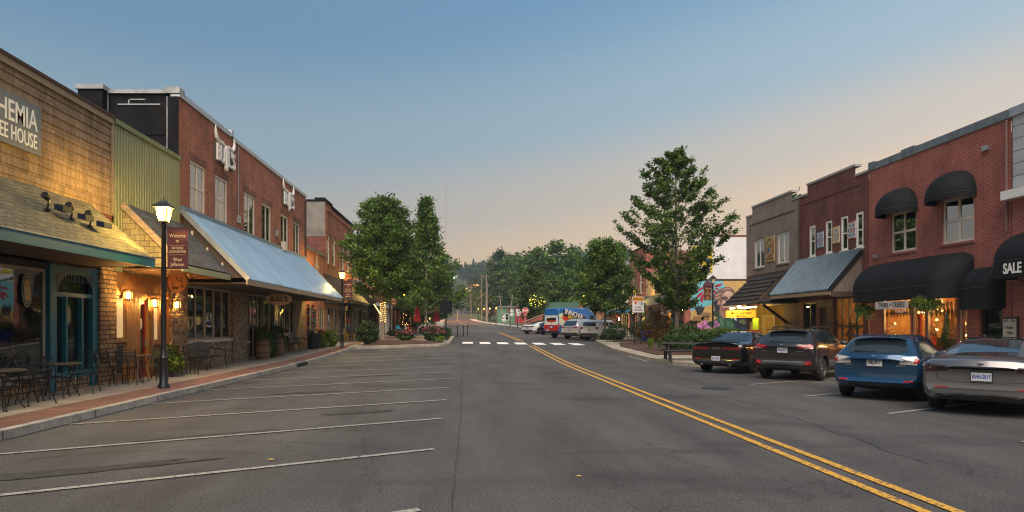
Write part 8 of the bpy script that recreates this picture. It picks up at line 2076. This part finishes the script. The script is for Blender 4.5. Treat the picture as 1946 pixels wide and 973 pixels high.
far('b', 11.5, 225, 24, 'tall dark tree behind the utility poles', .85)
far('a', 17, 215, 22, 'tall bright tree beside the dark one behind the poles', .9)
far('b', 23, 245, 24, 'dark tree over the red roadside shop', .9)
far('c', 8.2, 240, 12, 'pale small tree at the foot of the hill road', 1.)
far('b', 27, 180, 19, 'dark wide tree behind the pavilion', 1.1)
far('a', 30, 135, 13, 'bright wide tree behind the low cafe', 1.1)
far('b', 36, 120, 13, 'dark tree showing over the low cafe roof', 1.1)
far('c', 26, 105, 9, 'light tree between pavilion and cafe', 1.1)
far('b', -13, 235, 13, 'dark tree at the foot of the hill road, across from the poles', 1.)
far('a', -9.5, 175, 9, 'bright tree hanging over the pavement beyond the cream house', 1.1)
far('d', -14.5, 330, 17, 'dark pointed conifer beside the hill road', 1.2)
far('d', -19, 300, 21, 'tall dark pointed conifer left of the hill road'.replace('left of', 'standing back from'), 1.3)
far('b', -22, 340, 18, 'dark round tree among the conifers on the hill', 1.)
far('d', -13.5, 385, 26, 'tallest pointed conifer above the verge of the hill road', 1.)
far('d', -14, 440, 22, 'pointed conifer behind the tallest one up the hill', 1.1)
far('b', -17, 410, 19, 'dark round tree beside the tallest conifer', 1.)
far('a', 2.5, 300, 10, 'round tree close beside the hill road', 1.1)
far('b', 6, 330, 14, 'dark tree above the pole tops on the hill', 1.)
far('b', 31, 60.5, 13.2, 'dark tree top showing over the white side wall', .8)
far('d', 36, 63, 13, 'pointed tree top showing beside the taupe building', 1.)
k_ = 0
adj = ['dense', 'ragged', 'rounded', 'leaning', 'spreading', 'slender', 'thick', 'lopsided', 'heavy', 'patchy', 'airy', 'full']
spots = [('b', 22, 330, 17), ('a', 32, 340, 18), ('b', 44, 350, 17), ('c', 56, 360, 15), ('b', 68, 355, 20), ('a', 80, 345, 18), ('b', 40, 290, 17), ('a', 52, 280, 16), ('b', 64, 270, 18), ('a', -3.5, 400, 10), ('b', 6, 410, 15), ('c', 90, 300, 18)]
for (key, x, y, h), a in zip(spots, adj): far(key, x, y, h, a + ' tree standing clear of the wood on the hillside')
# the wood on the ridge: one mass
tpl = []
for key, shape in (('r', 0), ('c', 1)):
    n = 900; d = rng.normal(size=(n, 3)); d /= np.linalg.norm(d, axis=1)[:, None]; q = (d[:, 2] + 1) / 2
    lump = 1 + .22 * np.sin(d[:, 0] * 5) * np.sin(d[:, 1] * 6 + 1) + .15 * np.sin(d[:, 2] * 8)
    if shape == 0: p = d * lump[:, None] * rng.uniform(.75, 1, n)[:, None] * np.array([.36, .36, .42]) + np.array([0, 0, .55])
    else:
        z = rng.uniform(.05, 1, n) ** 1.3; a = rng.uniform(0, 6.28, n); r = .2 * (1 - z) * rng.uniform(.6, 1.1, n) * (1 + .3 * np.sin(z * 40)); p = np.stack([r * np.cos(a), r * np.sin(a), z], 1)
    tpl.append(p)
allp = []; 
g = random.Random(5); cnt = 0
while cnt < 330:
    y = g.uniform(350, 760); x = g.uniform(-.62, .75) * y * .62
    c, w = crl(y) if y < 640 else (-9, 4)
    if abs(x - c) < w + 5: continue
    if y < 430 and -60 < x < 20: continue
    h = g.uniform(10, 18) * (1.25 if g.random() < .15 else 1); k = 1 if g.random() < .22 else 0
    a = g.uniform(0, 6.28); p = tpl[k].copy(); ca, sa = cos(a), sin(a)
    p = np.stack([p[:, 0] * ca - p[:, 1] * sa, p[:, 0] * sa + p[:, 1] * ca, p[:, 2]], 1) * h * (1.15 if k else 1) + np.array([x, y, HT(x, y) - .8]); allp.append(p); cnt += 1
cnt = 0
while cnt < 90:
    y = g.uniform(480, 800); x = g.uniform(-75, 55)
    c, w = crl(y) if y < 640 else (-9, 0)
    if y < 645 and abs(x - c) < w + 5: continue
    h = g.uniform(11, 19); k = 1 if g.random() < .35 else 0
    p = tpl[k].copy() * h * (1.15 if k else 1) + np.array([x, y, HT(x, y) - .8]); allp.append(p); cnt += 1
o = mesh_obj('distant_forest', leaf_mesh('distant_forest', np.concatenate(allp), .85, LF['deep'])); kind(o, 'stuff')

# ------------------------------------------------------------------ poles, wires, far lamps, mast
def pole(label, x, y, h, lean=0., arm=None, r=.15):
    t = thing('utility_pole', label, 'utility pole', (0, 0, 0), 'wooden utility poles along the street')
    MB().tube([(0, 0, -.3), (lean * h, 0, h)], [r, r * .65], 8).build('post', BARKP, t)
    MB().box(lean * h - .9, lean * h + .9, -.06, .06, h - .9, h - .78).build('crossarm', BARKP, t)
    for x_ in (-.8, -.4, .4, .8): MB().lathe([(.001, 0), (.05, 0), (.05, .1), (.001, .14)], 8, Matrix.Translation((lean * h + x_, 0, h - .78))).build('insulator', MT['plastic'], t)
    z0 = HT(x, y); t.location = (x, y, z0)
    return Vector((x + lean * h, y, z0 + h - .7))
tops = [pole('thick wooden pole lit orange by the far lamps', 5.9, 205, 15.5, 0, r=.22), pole('thin pole right behind the thick one'.replace('right ', 'close '), 6.6, 215, 13, 0, r=.14), pole('tall pale pole before the hill road', 4.6, 212, 15, 0), pole('leaning pole over the green roadside shop', 9.9, 180, 8.5, -.13), pole('pole leaning the other way over the red roadside shop', 11.2, 178, 8.3, .13), pole('grey pole standing in the trees behind the wrapped van', 14.6, 125, 9.5, .05), pole('pole beside the hill road at its foot', 1.4, 250, 13, 0), pole('pole halfway up the hill road', .2, 320, 12, 0), pole('pole near the top of the hill road', -1.6, 400, 12, 0), pole('pole across from the others low on the hill road', -10.5, 262, 12, 0)]
def wire(a, b, sag, label):
    P_ = [a.lerp(b, q / 16) + Vector((0, 0, -sag * 4 * (q / 16) * (1 - q / 16))) for q in range(17)]
    o = MB().tube(P_, .022, 4, cap=False).build('power_line', MT['plastic'], origin=tuple(a)); tag(o, label, 'cable', 'wires strung between the poles')
for i, j, s_, lab in ((0, 2, .6, 'wire from the thick pole to the pale pole'), (2, 6, 1., 'wire from the pale pole to the hill foot pole'), (6, 7, 1.3, 'wire climbing to the halfway pole'), (7, 8, 1.5, 'wire climbing to the topmost pole'), (0, 4, 1.6, 'sagging wire from the thick pole over the roadside shop'), (4, 5, 1.5, 'wire running to the grey pole in the trees'), (0, 9, 1.4, 'wire crossing the street to the opposite pole'), (6, 9, .8, 'wire crossing at the foot of the hill')):
    wire(tops[i], tops[j], s_, lab)
amb = EM('sodium_lamp', (1, .24, .02), 3.2)
SOD = bpy.data.lights.new('sodium_bulb', 'POINT'); SOD.energy = 5000; SOD.color = (1, .3, .05); SOD.shadow_soft_size = .2
def road_lamp(label, x, y, h, side, em, arm=2.2):
    t = thing('road_lamp', label, 'street lamp', (0, 0, 0), 'tall roadside lamps on the hill')
    MB().tube([(0, 0, 0), (0, 0, h)], [.11, .08], 8).build('pole', MT['steel'], t)
    MB().tube([(0, 0, h - .6), (side * arm * .5, 0, h), (side * arm, 0, h + .1)], .05, 6).build('arm', MT['steel'], t)
    MB().lathe([(.001, .12), (.2, .08), (.28, 0), (.001, 0)], 10, Matrix.Translation((side * arm, 0, h + .05))).build('lamp_head', MT['steel'], t)
    MB().lathe([(.2, .05), (.2, -.08), (.001, -.16)], 10, Matrix.Translation((side * arm, 0, h))).build('lamp_glass', em, t)
    if em is amb: o = bpy.data.objects.new('sodium_bulb', SOD); COL.objects.link(o); o.location = (side * arm, 0, h - .5); attach(o, t)
    t.location = (x, y, HT(x, y))
road_lamp('orange road lamp on the long arm beside the poles', 5.0, 232, 12.8, -1, amb, 2.6)
road_lamp('orange road lamp lower and farther than the long armed one', 1.6, 285, 11.5, -1, amb, 2.4)
road_lamp('orange road lamp at the left verge of the hill road'.replace('left', 'opposite'), -8.8, 235, 9.5, 1, amb, 2.2)
road_lamp('greenish yellow lamp in the trees on the hill', 1.0, 345, 4, -1, EM('lamp_green', (.6, 1, .1), 60), 1.2)
road_lamp('pale green lamp high on the wooded hill', -7.6, 455, 12, -1, EM('lamp_mint', (.3, 1, .5), 60), 1.5)
road_lamp('small yellow lamp near the top of the hill road', -.5, 470, 7, -1, EM('lamp_yellow', (1, .8, .2), 60), 1.5)
t = thing('radio_mast', 'thin guyed radio mast rising far beyond the street trees', 'radio mast', (0, 0, 0)); mb = MB(); x, y = -14.0, 430
z0, z1 = HT(x, y), 96
for k in range(3): a = k * 2.1; MB().tube([(.22 * cos(a), .22 * sin(a), 0), (.16 * cos(a), .16 * sin(a), z1 - z0)], .05, 4).build('leg', M('mast_red', (.3, .12, .09), .6), t)
mb = MB()
for k in range(60): z = (z1 - z0) * k / 60; mb.bar((.2, 0, z), (-.12, .18, z + .7), .03); mb.bar((-.12, .18, z), (-.12, -.18, z + .7), .03)
mb.build('lattice', M('mast_red'), t); t.location = (x, y, z0)
MB().lathe([(.001, 0), (.2, .1), (.001, .35)], 8).build('beacon', EM('beacon', (1, .1, .05), 4), t).location = (0, 0, z1 - z0)

# ------------------------------------------------------------------ evening haze in the valley
mb = MB(); mb.box(-920, 920, -130, 1010, -8, 160)
hz = bpy.data.materials.new('haze'); hz.use_nodes = True; nt = hz.node_tree; nt.nodes.clear()
ho = nt.nodes.new('ShaderNodeOutputMaterial'); pv = nt.nodes.new('ShaderNodeVolumePrincipled')
pv.inputs['Color'].default_value = (.62, .82, 1, 1); pv.inputs['Density'].default_value = .0004; pv.inputs['Anisotropy'].default_value = .2
nt.links.new(pv.outputs[0], ho.inputs['Volume'])
kind(mb.build('haze', hz), 'stuff')
